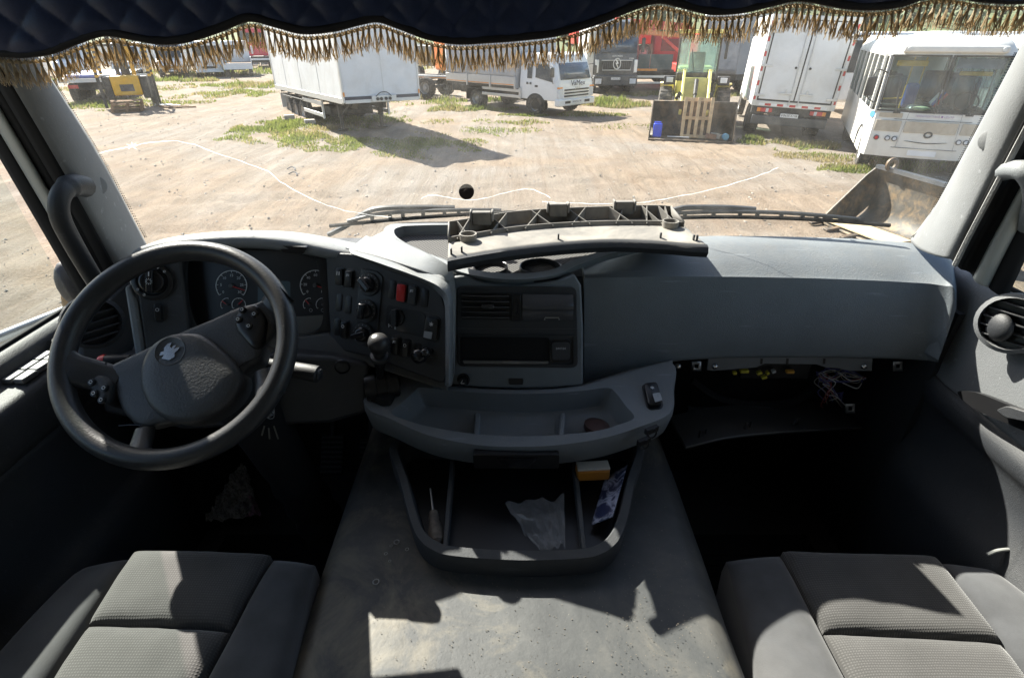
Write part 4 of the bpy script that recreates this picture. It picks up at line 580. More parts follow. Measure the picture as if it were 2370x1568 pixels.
# ============================================================ cab materials
def plastic(name, col, rough=0.55, grain=420, gst=0.35, var=0.13, dust=0.12, dcol=(0.30, 0.27, 0.22)):
    m, t, p = new(name); L = t.links.new
    nz = tex(t, 5, 6, 0.6); base = ramp(t, nz.outputs[0], [(0.3, [c * (1 - var) for c in col]), (0.7, [c * (1 + var) for c in col])])
    d = tex(t, 9, 9, 0.72); f = ramp(t, d.outputs[0], [(0.5, (0, 0, 0)), (0.85, (dust,) * 3)]); base = mixc(t, f, base, dcol)
    mpx = N(t, 'ShaderNodeMapping'); mpx.inputs['Rotation'].default_value = (0.3, 0.4, 0.5); mpx.inputs['Scale'].default_value = (6, 90, 60); L(t.nodes['TC'].outputs['Object'], mpx.inputs[0]); sc = tex(t, 1.0, 3, 0.5, mpx.outputs[0]); base = mixc(t, ramp(t, sc.outputs[0], [(0.66, (0, 0, 0)), (0.72, (0.28,) * 3)]), base, [min(1, q * 2.2 + 0.02) for q in col])
    ge = N(t, 'ShaderNodeNewGeometry'); sx_ = N(t, 'ShaderNodeSeparateXYZ'); L(ge.outputs['Normal'], sx_.inputs[0]); d2 = tex(t, 26, 8, 0.75); tp_ = N(t, 'ShaderNodeMath', operation='MULTIPLY', use_clamp=True); L(sx_.outputs[2], tp_.inputs[0]); L(ramp(t, d2.outputs[0], [(0.35, (0.05,) * 3), (0.75, (min(0.6, dust * 2.0),) * 3)]), tp_.inputs[1]); base = mixc(t, tp_.outputs[0], base, dcol)
    L(base, p.inputs['Base Color'])
    r = N(t, 'ShaderNodeMapRange', i_3=rough - 0.08, i_4=rough + 0.12); L(nz.outputs[0], r.inputs[0]); L(r.outputs[0], p.inputs['Roughness'])
    v = tex(t, grain, kind='ShaderNodeTexVoronoi'); g2 = tex(t, 150, 4, 0.7); ad = N(t, 'ShaderNodeMath', operation='ADD'); L(v.outputs[0], ad.inputs[0]); L(g2.outputs[0], ad.inputs[1]); bump(t, p, ad.outputs[0], min(1, gst * 1.3), 0.0011); return m
M_GREY = plastic('grey_plastic', (0.165, 0.187, 0.205)); M_LGREY = plastic('light_grey_plastic', (0.215, 0.23, 0.24))
M_PILLAR = plastic('pillar_plastic', (0.185, 0.192, 0.196), 0.65, 300, 0.2)
M_DARK = plastic('dark_plastic', (0.030, 0.032, 0.036), 0.5, 500, 0.25, dust=0.05)
M_LOWER = plastic('shaded_door_plastic', (0.030, 0.033, 0.038), 0.6, dust=0.06)  # darker copy of the door plastic, shade put into its colour
M_SHELF = plastic('shelf_plastic', (0.165, 0.185, 0.205), 0.55, dust=0.10)
M_BIN = plastic('bin_plastic', (0.048, 0.054, 0.062), 0.72, dust=0.05)
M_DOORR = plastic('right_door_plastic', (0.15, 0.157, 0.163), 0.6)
M_LINER = mat('pale_headliner', (0.60, 0.59, 0.57), 0.9, bs=200, bst=0.2)
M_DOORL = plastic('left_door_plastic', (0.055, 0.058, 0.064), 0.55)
M_BLACK = mat('black_plastic', (0.012, 0.012, 0.013), 0.35, var=0.1); M_GLOSS = mat('gloss_black', (0.016, 0.016, 0.018), 0.2, rv=0.06)
M_SLAT = mat('slat_highlight_grey', (0.075, 0.075, 0.08), 0.22, rv=0.05)  # slats greyer than their own black, highlights put into the colour
M_RUB = mat('black_rubber', (0.016, 0.016, 0.017), 0.8, bs=90, bst=0.2, spec=0.25)
M_WHEEL = plastic('wheel_leather', (0.030, 0.031, 0.034), 0.34, 260, 0.17, dust=0.04)
M_HUB = plastic('hub_plastic', (0.050, 0.053, 0.058), 0.40, 230, 0.26, dust=0.05)
M_RED = mat('red_plastic', (0.55, 0.03, 0.03), 0.3); M_WHITE = plain('white_print', (0.75, 0.75, 0.75), 0.5); M_DIMW = plain('grey_print', (0.4, 0.41, 0.42), 0.5)
M_CHROME = mat('bright_metal', (0.62, 0.63, 0.64), 0.22, 1.0); M_STEEL = mat('dull_steel', (0.35, 0.36, 0.37), 0.4, 0.9)
M_DUSTY = mat('dusty_plastic', (0.17, 0.16, 0.145), 0.8, dirt=(0.42, 0.385, 0.33), ds=7, damt=0.8, bs=60, bst=0.15)
M_GLASS = glassmat('windshield_glass', (0.93, 0.95, 0.94), 0.034, ds=2.2, arcs=((-0.5, 2.2), (0.35, 2.2))); M_SGLASS = glassmat('side_glass', (0.8, 0.86, 0.84), 0.02)
M_PAINTIN = mat('door_frame_paint', (0.42, 0.43, 0.40), 0.4, var=0.05)
M_LENS = glassmat('lens', (0.93, 0.95, 0.95), 0.012, (0.5, 0.5, 0.5), 0.8)
def fabricmat(name, col, sx=0.0026, st=0.35):
    m, t, p = new(name); L = t.links.new; tc = N(t, 'ShaderNodeTexCoord'); mp = N(t, 'ShaderNodeMapping'); mp.inputs['Scale'].default_value = (1 / sx, 1.0 / sx, 1 / sx)
    L(tc.outputs['Object'], mp.inputs[0]); w = []
    for ax in 'XY':
        q = N(t, 'ShaderNodeTexWave', wave_type='BANDS', bands_direction=ax, wave_profile='SIN', i_Scale=0.16, i_Distortion=0.5); L(mp.outputs[0], q.inputs[0]); w.append(q.outputs['Fac'])
    mu = N(t, 'ShaderNodeMath', operation='MULTIPLY'); L(w[0], mu.inputs[0]); L(w[1], mu.inputs[1])
    nz = tex(t, 7, 7, 0.6); base = ramp(t, nz.outputs[0], [(0.3, [c * 0.75 for c in col]), (0.75, [c * 1.25 for c in col])])
    f = ramp(t, mu.outputs[0], [(0.0, (0.68,) * 3), (0.7, (1.12,) * 3)]); c = mixc(t, 1.0, base, f, 'MULTIPLY'); L(c, p.inputs['Base Color'])
    p.inputs['Roughness'].default_value = 0.9; p.inputs['Sheen Weight'].default_value = 0.25; bump(t, p, mu.outputs[0], st, 0.002); return m
M_FAB = fabricmat('seat_weave', (0.075, 0.073, 0.070)); M_VEL = mat('seat_velour', (0.062, 0.064, 0.068), 0.95, var=0.3, vs=12, bs=350, bst=0.3, dirt=(0.12, 0.115, 0.11), ds=5, damt=0.4)
M_VEL.node_tree.nodes['Principled BSDF'].inputs['Sheen Weight'].default_value = 0.3
def rubbermat():
    m, t, p = new('tunnel_rubber'); L = t.links.new
    a = tex(t, 3.2, 9, 0.68, dist=0.5); b = tex(t, 28, 8, 0.7); base = ramp(t, a.outputs[0], [(0.32, (0.030, 0.033, 0.035)), (0.52, (0.062, 0.065, 0.065)), (0.74, (0.13, 0.125, 0.112))])
    d = tex(t, 6.5, 10, 0.7, dist=0.8); g = tex(t, 1.3, 3); s = N(t, 'ShaderNodeMath', operation='MULTIPLY'); L(d.outputs[0], s.inputs[0]); L(g.outputs[0], s.inputs[1])
    f = ramp(t, s.outputs[0], [(0.24, (0, 0, 0)), (0.37, (0.62,) * 3)]); base = mixc(t, f, base, (0.27, 0.235, 0.17))
    v = N(t, 'ShaderNodeTexVoronoi', i_Scale=85.0); tc = t.nodes['TC']; L(tc.outputs['Object'], v.inputs[0]); f2 = ramp(t, v.outputs[0], [(0.06, (1,) * 3), (0.12, (0,) * 3)]); f3 = mixc(t, 1.0, f2, ramp(t, b.outputs[0], [(0.55, (0,) * 3), (0.62, (0.6,) * 3)]), 'MULTIPLY')
    base = mixc(t, f3, base, (0.30, 0.28, 0.23)); L(base, p.inputs['Base Color'])
    p.inputs['Roughness'].default_value = 0.55; bump(t, p, b.outputs[0], 0.5, 0.002); return m
M_TUN = rubbermat()

# ============================================================ cab shell
CX = 0.02
cab = thing('truck_cab', 'grey interior shell of the truck cab with windshield pillars and rubber engine tunnel', 'truck cab', (CX, 0, 1.4))
def ws(x, s):                                                   # windshield surface: x across, s 0 bottom .. 1 top
    return V((x, 1.55 - 0.40 * s - 0.06 * (x - CX) ** 2 - 0.01 * (x - CX) ** 4, 2.36 + 0.92 * s))
def onws(u, v, d=0.0):                                          # where a sight line meets the glass
    r = ray(u, v); t = 1.4
    for _ in range(30):
        q = V((0, 0, CAMH)) + r * t; s = (q.z - 2.36) / 0.92; t += (ws(q.x, s).y - q.y) / r.y * 0.9
    return V((0, 0, CAMH)) + r * t + V((0, -d, 0))
g = B(); xs = [CX + (-1.09 + 2.18 * i / 32) for i in range(33)]
g.sheet([[ws(x, s / 12) for x in xs] for s in range(13)])
wsh = obj('windshield', g, M_GLASS, cab, smooth=80)
M_CRACK = bpy.data.materials.new('crack_white'); M_CRACK.use_nodes = True; t = M_CRACK.node_tree; t.nodes.clear(); o_ = t.nodes.new('ShaderNodeOutputMaterial'); t1 = N(t, 'ShaderNodeBsdfTranslucent', i_0=(1, 1, 1, 1)); t2 = N(t, 'ShaderNodeBsdfTransparent'); t3 = N(t, 'ShaderNodeMixShader', i_0=0.45); t.links.new(t1.outputs[0], t3.inputs[1]); t.links.new(t2.outputs[0], t3.inputs[2]); t.links.new(t3.outputs[0], o_.inputs[0])
for pts in ([(212, 362), (240, 351), (300, 339), (340, 331), (400, 326), (450, 334), (500, 353), (560, 374), (620, 396), (650, 420), (690, 444), (745, 470), (800, 487), (858, 497), (905, 502)],
            [(975, 459), (1000, 451), (1040, 457), (1085, 462), (1130, 456), (1180, 443), (1225, 437), (1255, 447), (1275, 458)],
            [(1255, 466), (1330, 470), (1400, 471), (1480, 469), (1560, 456), (1640, 440), (1720, 418), (1770, 401), (1800, 387)]):
    b = B(); q = cr([V((u, v, 0)) for u, v in pts], 4); q = [p + V((R.uniform(-1, 1), R.uniform(-1, 1), 0)) for p in q]
    b.tube([onws(p.x, p.y, 0.001) for p in q], [0.0003 + 0.0006 * R.random() for _ in q], 5); obj('crack', b, M_CRACK, wsh, label='long white crack running across the windshield glass')
b = B()
for k in range(7):
    a = k * 0.95; b.tube([onws(305, 338, 0.001), onws(305 + 14 * math.cos(a) * (0.6 + R.random()), 338 + 9 * math.sin(a) * (0.5 + R.random()), 0.001)], [0.0009, 0.0003], 4)
obj('chip_star', b, M_CRACK, wsh)
b = B()                                                          # printed black dots along the glass edge
for side, line in ((-1, [(338, 548), (300, 478), (262, 408), (225, 345), (190, 290), (150, 225), (125, 185)]), (1, [(2112, 548), (2140, 520), (2165, 470), (2200, 405), (2235, 340), (2270, 275), (2310, 200), (2350, 120)])):
    q = cr([V((u, v, 0)) for u, v in line], 14)
    for i in range(len(q) - 1):
        for k in range(2):
            p = q[i]; nrm = V((-(q[i + 1] - p).y, (q[i + 1] - p).x, 0)).normalized() * (side if True else 1)
            u, v = p.x + nrm.x * -0 - side * (k * 4 - 2), p.y; c = onws(u, v, 0.0015)
            b.add(circ(c, 0.0019 - 0.0005 * k, (0, -1, 0.3), 6), [tuple(range(6))])
obj('edge_dots', b, M_BLACK, wsh)['kind'] = 'stuff'
# roof, rear wall, floor, side walls
b = B(); b.bx(CX - 1.15, CX + 1.15, -1.2, 1.25, 3.62, 3.68); b.bx(CX - 1.15, CX + 1.15, 1.1, 1.18, 3.24, 3.62); obj('roof', b, M_LINER, cab, bev=0.02)
b = B(); b.bx(CX - 1.15, CX + 1.15, -1.26, -1.2, 1.2, 3.68); obj('rear_wall', b, M_LINER, cab)
b = B()
for s in (-1, 1):
    x = CX + s * 1.13; b.bx(min(x, x + s * 0.04), max(x, x + s * 0.04), -1.2, 0.05, 1.2, 3.64); b.bx(min(x, x + s * 0.04), max(x, x + s * 0.04), 0.05, 1.12, 3.2, 3.64)
obj('side_wall', b, M_LINER, cab)
b = B(); b.bx(CX - 1.15, CX + 1.15, -1.2, 1.7, 1.36, 1.42); b.bx(CX - 1.15, CX + 1.15, 1.62, 1.7, 1.42, 2.36)
for s in (-1, 1): b.bx(CX + s * 1.12 - 0.02, CX + s * 1.12 + 0.02, 1.2, 1.62, 1.42, 2.34)
obj('floor', b, M_DARK, cab)
b = B(); b.sheet([[ws(x, -0.02) for x in xs], [ws(x, 0.015) for x in xs], [V((x, 1.68, 2.37)) for x in xs], [V((x, 1.69, 2.2)) for x in xs]]); obj('cowl_light_block', b, M_BLACK, cab, smooth=40, solid=0.01)  # unseen panel added to keep sun from leaking in under the dash
for x0, x1 in ((-1.0, -0.49), (0.51, 1.03)):
    b = B(); b.bx(x0, x1, 0.2, 1.3, 1.421, 1.427)
    for k in range(26): b.bx(x0 + 0.01, x1 - 0.01, 0.21 + k * 0.04, 0.235 + k * 0.04, 1.425, 1.433)
    obj('floor_mat', b, M_RUB, cab)
# engine tunnel
TZ = 1.95
prof = [(-0.47, 1.42), (-0.455, 1.7), (-0.437, 1.86), (-0.418, 1.915), (-0.39, 1.942), (-0.35, TZ), (-0.2, TZ + 0.004), (0, TZ + 0.006), (0.2, TZ + 0.004), (0.36, TZ), (0.40, 1.942), (0.43, 1.915), (0.45, 1.86), (0.467, 1.7), (0.48, 1.42)]
b = B(); rows = []
for k in range(48):
    y = -0.6 + k * 0.048
    rows.append([V((q.x + 0.004 * NZ.noise(V((q.x * 3, y * 4, 1))), y, q.y + (0.004 * NZ.noise(V((q.x * 5, y * 5, 0))) if q.y > 1.8 else 0))) for q in cr([V((a, c, 0)) for a, c in prof], 3)])
b.sheet(rows); obj('engine_tunnel', b, M_TUN, cab, smooth=60)
# pillars: trim, door seals, frame bands as strips between measured edge lines
def strip(e0, e1, n=10, bulge=0.0, ax=(0, 0, 0), m=6):
    a, c = cr(e0, n), cr(e1, n); rows = []
    for i in range(len(a)):
        rows.append([a[i].lerp(c[i], k / m) + V(ax) * (bulge * (1 - (2 * k / m - 1) ** 2)) for k in range(m + 1)])
    return rows
for s in (-1, 1):
    if s < 0:
        E1 = [P(338, 566, Y=1.44), P(262, 420, Y=1.36), P(200, 312, Y=1.30), P(118, 185, Y=1.22), P(60, 90, Y=1.16)]
        E2 = [P(268, 620, X=-0.985), P(210, 512, X=-0.972), P(157, 416, X=-0.962), P(40, 215, X=-0.942), P(-60, 45, X=-0.925)]
        E3 = [P(248, 640, X=-1.01), P(190, 530, X=-1.0), P(120, 410, X=-0.99), P(0, 205, X=-0.972), P(-110, 20, X=-0.96)]
        E4 = [P(196, 700, X=-1.09), P(110, 552, X=-1.085), P(11, 383, X=-1.08), P(-100, 195, X=-1.07), P(-220, -10, X=-1.06)]
    else:
        E1 = [P(2108, 556, Y=1.44), P(2170, 470, Y=1.38), P(2235, 352, Y=1.32), P(2330, 175, Y=1.24), P(2420, 0, Y=1.16)]
        E2 = [P(2205, 600, X=1.03), P(2238, 530, X=1.02), P(2310, 390, X=1.01), P(2400, 215, X=0.985), P(2490, 40, X=0.965)]
        E3 = [P(2222, 622, X=1.055), P(2262, 545, X=1.048), P(2340, 405, X=1.035), P(2430, 240, X=1.015), P(2530, 50, X=1.0)]
        E4 = [P(2330, 690, X=1.13), P(2372, 600, X=1.125), P(2440, 460, X=1.12), P(2530, 280, X=1.105), P(2640, 60, X=1.095)]
    b = B(); b.sheet(strip(E1, E2, 8, 0.03, (-s * 0.9, -0.5, 0), 8)); pil = obj('pillar_trim', b, M_PILLAR, cab, smooth=80, solid=0.004)
    out = V((s * 0.012, -0.004, 0)); mid1 = [p.lerp(q, 0.30) for p, q in zip(E3, E4)]; mid2 = [p.lerp(q, 0.62) for p, q in zip(E3, E4)]
    b = B(); b.sheet(strip(E2, E3, 8, 0.004, (-s, -0.5, 0), 3)); b.sheet(strip(E3, mid1, 8, -0.012, (-s, -0.5, 0), 4)); obj('door_seal', b, M_RUB, cab, smooth=80, solid=0.004)
    b = B(); b.sheet(strip(mid1, mid2, 8, 0.012, (-s, -0.6, 0), 6)); obj('door_frame', b, M_PAINTIN, cab, smooth=80, solid=0.004)
    b = B(); b.sheet(strip(mid2, E4, 8, 0.006, (-s, -0.6, 0), 4)); obj('window_seal', b, M_RUB, cab, smooth=80, solid=0.004)
    if s > 0:
        b = B(); b.tube(cr([p.lerp(q, 0.5) + V((-0.008, -0.006, 0)) for p, q in zip(E2, E3)][:4], 8), 0.006, 6); obj('flocked_seal', b, mat('pale_flock', (0.30, 0.30, 0.29), 0.95, bs=300, bst=1.0, bd=0.003), cab)
    # round cap on the trim
    k = 0.36 if s < 0 else 0.35; a0 = cr(E1, 10); a1 = cr(E2, 10); i = 14 if s < 0 else 23
    c = a0[i].lerp(a1[i], 0.55 if s < 0 else 0.6); nn = V((-s * 0.9, -0.5, 0.1)).normalized(); b = B(); b.lathe([(0.021, 0), (0.021, 0.0015), (0.019, 0.0025)], c + nn * 0.024, nn, 20); obj('screw_cap', b, M_PILLAR, pil)
# grab handles
hl = [P(196, 432, Y=1.19), P(170, 428, Y=1.155), P(147, 442, Y=1.12), P(136, 472, Y=1.10), P(142, 510, Y=1.10), P(170, 565, Y=1.12), P(205, 625, Y=1.15), P(245, 690, Y=1.2)]
b = B(); q = cr(hl, 6); b.tube(q, [0.019 + 0.004 * (1 if i < 10 else 0) for i in range(len(q))], 12); obj('grab_handle', b, M_DARK, cab, smooth=80)
hr = [P(2322, 398, Y=1.15), P(2345, 392, Y=1.12), P(2372, 398, Y=1.09), P(2392, 430, Y=1.08), P(2392, 480, Y=1.1), P(2360, 560, Y=1.15), P(2330, 620, Y=1.2)]
b = B(); q = cr(hr, 6); b.tube(q, 0.019, 12); obj('grab_handle', b, M_LGREY, cab, smooth=80)
b = B(); b.beam(P(2318, 380, Y=1.16), P(2330, 418, Y=1.16), 0.012, 0.05); obj('handle_plate', b, M_BLACK, cab, bev=0.004)

# ============================================================ doors
def door(s):
    X = CX + s * 1.16; YM = 1.30 if s < 0 else 1.32; side = 'left' if s < 0 else 'right'
    d = thing('cab_door', 'driver side cab door with window switches, left of the steering wheel' if s < 0 else 'passenger side cab door with round air vent, at the right edge', 'door', (X, 0.6, 1.42))
    sz = 2.315 if s < 0 else 2.40
    # inner skin as a sheet: rows of (depth, height) profile swept along Y
    profs = [(0.0, sz + 0.02), (-0.012, sz + 0.018), (-0.03, sz), (-0.04, sz - 0.05), (-0.045, sz - 0.18), (-0.05, sz - 0.235), (-0.062, sz - 0.25), (-0.07, sz - 0.27), (-0.066, sz - 0.30), (-0.05, sz - 0.33), (-0.045, sz - 0.40), (-0.06, sz - 0.46), (-0.085, sz - 0.52), (-0.09, sz - 0.62), (-0.085, sz - 1.0)] if s > 0 else [(0.0, sz + 0.02), (-0.012, sz + 0.018), (-0.028, sz + 0.004), (-0.034, sz - 0.02), (-0.042, sz - 0.028), (-0.075, sz - 0.031), (-0.092, sz - 0.037), (-0.099, sz - 0.06), (-0.095, sz - 0.12), (-0.078, sz - 0.16), (-0.07, sz - 0.25), (-0.08, sz - 0.42), (-0.12, sz - 0.46), (-0.13, sz - 0.6), (-0.12, sz - 0.92)]
    b = B(); rows = []
    for k in range(25):
        y = 0.0 + YM * k / 24; fade = min(1, (YM + 0.025 - y) / 0.16)
        rows.append([V((X + s * -1 * (-px) * (fade if j > 4 else 1), y, pz)) for j, (px, pz) in enumerate(profs)])
    rows = [cr(r, 3) for r in rows]; cut = 27 if s < 0 else 16; b.sheet([r[:cut + 1] for r in rows])
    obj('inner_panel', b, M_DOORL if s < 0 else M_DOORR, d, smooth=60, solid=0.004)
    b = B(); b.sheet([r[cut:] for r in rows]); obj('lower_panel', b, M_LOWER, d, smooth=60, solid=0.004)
    b = B(); b.tube([r[cut] + V((s * -0.001, 0, 0)) for r in rows], 0.002, 5); obj('panel_seam', b, M_BLACK, d)
    b = B(); b.bx(min(X + s * 0.005, X + s * 0.06), max(X + s * 0.005, X + s * 0.06), 0.0, 1.24, sz - 0.9, sz - 0.01); obj('outer_skin', b, mat('door_paint_' + side, (0.35, 0.36, 0.36), 0.35), d)
    b = B(); b.bx(min(X + s * 0.0, X + s * 0.012), max(X, X + s * 0.012), 0.0, 1.24, sz + 0.005, sz + 0.03); obj('window_seal', b, M_RUB, d, bev=0.003)
    b = B(); b.sheet([[V((X + s * 0.02, 0.05, sz - 0.1)), V((X + s * 0.02, 1.30, sz - 0.1))], [V((X + s * -0.03, 0.05, 3.22)), V((X + s * -0.03, 1.12, 3.22))]]); obj('window_pane', b, M_SGLASS, d)
    b = B(); b.bx(X - 0.03, X + 0.03, -0.02, 0.07, sz - 0.9, 3.24); b.bx(X - 0.04, X + 0.03, 0.05, 1.16, 3.18, 3.26); obj('window_frame', b, M_RUB, d, bev=0.01)
    return d, X, sz
dl, XL, SZ = door(-1)
# window switch block on the armrest
pl = Pl((-1.0, 0.9, 2.284), (-0.95, 0.9, 2.284), (-1.0, 1.05, 2.284))
b = B(); b.prism(rq(pl.many([(38, 860), (72, 866), (128, 838), (150, 800), (112, 806), (70, 830)]), 0.3), (0, 0, 0.014)); sw = obj('switch_block', b, M_BLACK, dl, bev=0.003)
for i in range(2):
    for j in range(3):
        b = B(); b.box((XL + 0.046 + i * 0.026, 0.985 + j * 0.042, 2.296), (0.023, 0.041, 0.012), rz=-0.06); obj('window_switch', b, mat('switch_grey', (0.16, 0.16, 0.16), 0.35) if (i + j) == 0 else bpy.data.materials['switch_grey'], sw, bev=0.003)
b = B(); b.lathe([(0.018, 0), (0.018, 0.022), (0.023, 0.026), (0.023, 0.032), (0.012, 0.035)], (XL + 0.06, 1.125, 2.284), (0, 0, 1), 18); obj('mirror_knob', b, M_BLACK, dl)
# air vents at the dash ends (round), both doors' corner
def roundvent(c, ax, r, parent, mt=None):
    ax = V(ax).normalized(); b = B(); b.lathe([(r * 1.18, 0), (r * 1.16, 0.012), (r * 1.0, 0.016), (r * 0.98, -0.012)], c, ax, 28, (False, False)); v = obj('air_vent', b, mt or M_LGREY, parent, smooth=50)
    b = B(); b.lathe([(r * 0.98, -0.012), (0.001, -0.014)], c, ax, 28, (False, False)); obj('vent_back', b, M_BLACK, v)
    side = ax.cross(V((0, 0, 1))).normalized(); up = side.cross(ax)
    for k in range(-2, 3):
        w = math.sqrt(max(0.05, 1 - (k * 0.34) ** 2)) * r * 0.95; o = V(c) + up * (k * 0.34 * r) + ax * 0.004; b = B(); b.beam(o - side * w, o + side * w, 0.014, 0.0035, up); obj('slat', b, M_DARK, v, bev=0.001)
    b = B(); b.ball(V(c) + side * (-0.5 * r) * (1 if ax.x > 0 else -1) * 0 + ax * 0.0, r * 0.55, 16, (0.9, 0.9, 1)); return v
dr, XR, SZR = door(1)
rv = roundvent(P(2345, 748, X=1.115), (-0.85, -0.5, 0.15), 0.058, dr, M_DOORR)
b = B(); b.ball(P(2312, 757, X=1.10), 0.033, 18, (0.5, 1, 1)); obj('vent_ball', b, M_DARK, rv, smooth=80)
# corner pieces between dash and door (with small slot vent)
for s, par in ((-1, dl), (1, dr)):
    if s < 0: pl = Pl(P(255, 690, Y=1.16), P(310, 690, Y=1.19), P(290, 830, Y=1.12)); quad = [(232, 700), (300, 640), (345, 820), (330, 920), (190, 900), (178, 800)]; sl = [(248, 712), (264, 706), (275, 745), (262, 752)]
    else: pl = Pl(P(2222, 690, Y=1.33), P(2300, 720, Y=1.25), P(2222, 840, Y=1.30)); quad = [(2224, 664), (2242, 658), (2300, 690), (2310, 850), (2250, 900), (2190, 850)]; sl = [(2234, 708), (2246, 704), (2243, 748), (2230, 750)]
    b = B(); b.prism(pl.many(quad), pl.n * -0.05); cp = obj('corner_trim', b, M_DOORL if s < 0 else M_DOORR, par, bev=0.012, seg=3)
    b = B(); b.prism(rq(pl.many(sl, 0.0005), 0.4), pl.n * 0.004); obj('side_vent', b, M_GLOSS, cp, bev=0.002)
b = B(); b.prism([P(u, v, Y=1.37) for u, v in ((2196, 585), (2226, 625), (2232, 700), (2205, 860), (2150, 850), (2180, 700))], (0, 0.02, 0)); obj('dash_gap_shade', b, M_BLACK, dr)  # black strip standing in for the shade between dash and door
rl = roundvent(P(215, 745, Y=1.04), (0.75, -0.62, 0.2), 0.05, dl, M_LOWER)
# black patch painting the pull recess's shade on the passenger door and lower crease
b = B(); b.prism(cr([P(u, v, X=1.095) for u, v in ((2228, 906), (2270, 908), (2330, 930), (2400, 962), (2400, 1000), (2340, 978), (2285, 955), (2245, 930))], 5, True), (-0.012, 0, 0)); dp_ = obj('door_pull_shade', b, M_BLACK, dr, smooth=30)
b = B(); b.prism(rq([P(u, v, X=1.077) for u, v in ((2318, 948), (2345, 938), (2400, 955), (2400, 978), (2340, 966))], 0.3), (-0.014, 0, 0)); obj('door_latch', b, M_DARK, dp_, bev=0.005)

# ============================================================ dashboard
dash = thing('dashboard', 'dark grey truck dashboard with gauges, switches and air vents under the windshield', 'dashboard', (CX, 1.3, 2.1))
# base top sheet reaching the glass
b = B(); cols = [-1.06 + 2.16 * i / 40 for i in range(41)]
b.sheet([[ws(x, 0.012) + V((0, -0.006, 0)) for x in cols], [V((x, 1.51 - 0.065 * (x - CX) ** 2, 2.425 - 0.02 * (x - CX) ** 2)) for x in cols], [V((x, 1.40 - 0.07 * x * x, 2.42)) for x in cols], [V((x, 1.30, 2.40)) for x in cols], [V((x, 1.28, 2.34)) for x in cols], [V((x, 1.3, 2.2)) for x in cols]])
obj('top_cover', b, M_LGREY, dash, smooth=50, solid=0.003)
# passenger airbag panel
us = [1352, 1420, 1490, 1560, 1640, 1720, 1800, 1880, 1960, 2040, 2100, 2150, 2185, 2205, 2214]
def ipl(tab, u):
    for (a, x), (c, y) in zip(tab, tab[1:]):
        if u <= c: k = (u - a) / (c - a); return x + (y - x) * k
    return tab[-1][1]
top = [(1352, 610), (1450, 578), (1560, 550), (1640, 545), (1750, 545), (1880, 548), (2000, 552), (2100, 560), (2150, 568), (2185, 580), (2205, 600), (2214, 640)]
edge = [(1352, 640), (1450, 637), (1560, 636), (1700, 636), (1900, 640), (2050, 646), (2150, 652), (2205, 660), (2214, 680)]
bot = [(1352, 891), (1420, 872), (1490, 852), (1560, 836), (1640, 830), (1750, 826), (1880, 826), (2000, 828), (2100, 831), (2172, 835), (2214, 838)]
rows = []
for u in us:
    f = max(0, (u - 2100) / 114) ** 2 * 0.05; vt, ve, vb = ipl(top, u), ipl(edge, u), ipl(bot, u); ub = u - max(0, (u - 2130) / 84) * 42
    pts = [P(u, vt + 1, Y=1.43 - f), P(u, vt + 0.25 * (ve - vt), Y=1.36 - f), P(u, vt + 0.75 * (ve - vt), Y=1.285 - f), P(u, ve - 3, Y=1.262 - f), P(u, ve + 4, Y=1.252 - f), P(u, ve + 0.2 * (vb - ve), Y=1.240 - f), P(u + (ub - u) * 0.5, ve + 0.6 * (vb - ve), Y=1.222 - f), P(ub, vb - 6, Y=1.215 - f), P(ub, vb, Y=1.222 - f), P(ub, vb - 1, Y=1.30 - f)]
    rows.append(pts)
b = B(); fine = []
colsP = list(zip(*rows)); colsP = [cr(list(c), 4) for c in colsP]; b.sheet([[p + V((0, 0.07, -0.03)) for p in colsP[0]]] + colsP)
e = [c[-1] for c in colsP]; b.sheet([e, [p + V((-0.02, 0.12, -0.01)) for p in e]]); e = [c[0] for c in colsP]; b.sheet([e, [p + V((0.004, 0.12, 0)) for p in e]])
obj('passenger_panel', b, M_GREY, dash, smooth=42)
# instrument hood: a rolled lip arching over the cluster
hood = [(300, 604, 1.10), (315, 578, 1.10), (360, 562, 1.10), (430, 551, 1.11), (500, 545, 1.12), (570, 543, 1.13), (640, 548, 1.14), (700, 557, 1.15), (760, 569, 1.155), (815, 580, 1.16), (870, 590, 1.17)]
hp = cr([P(u, v + 7, Y=y + 0.085) for u, v, y in hood], 5); b = B(); ls = []
for i, p in enumerate(hp):
    k = i / (len(hp) - 1); th = 0.012 + 0.003 * math.sin(k * 3)
    sec = [(0.26, -0.10), (0.14, -0.03), (0.05, 0.000), (0.0, 0.006), (-0.012, 0.0), (-0.014, -0.012), (-0.006, -0.022), (0.01, -0.026), (0.05, -0.024), (0.09, -0.022)]
    ls.append([p + V((0, a, c)) for a, c in sec])
b.sheet(ls); obj('instrument_hood', b, M_LGREY, dash, smooth=70, solid=0.003)
b = B(); b.prism(rq(Pl(P(700, 578, Y=1.215), P(640, 575, Y=1.215), P(690, 600, Y=1.22)).many([(642, 568), (712, 572), (702, 588), (655, 584)]), 0.3), (0, 0.02, 0)); obj('hood_clip', b, M_BLACK, dash)
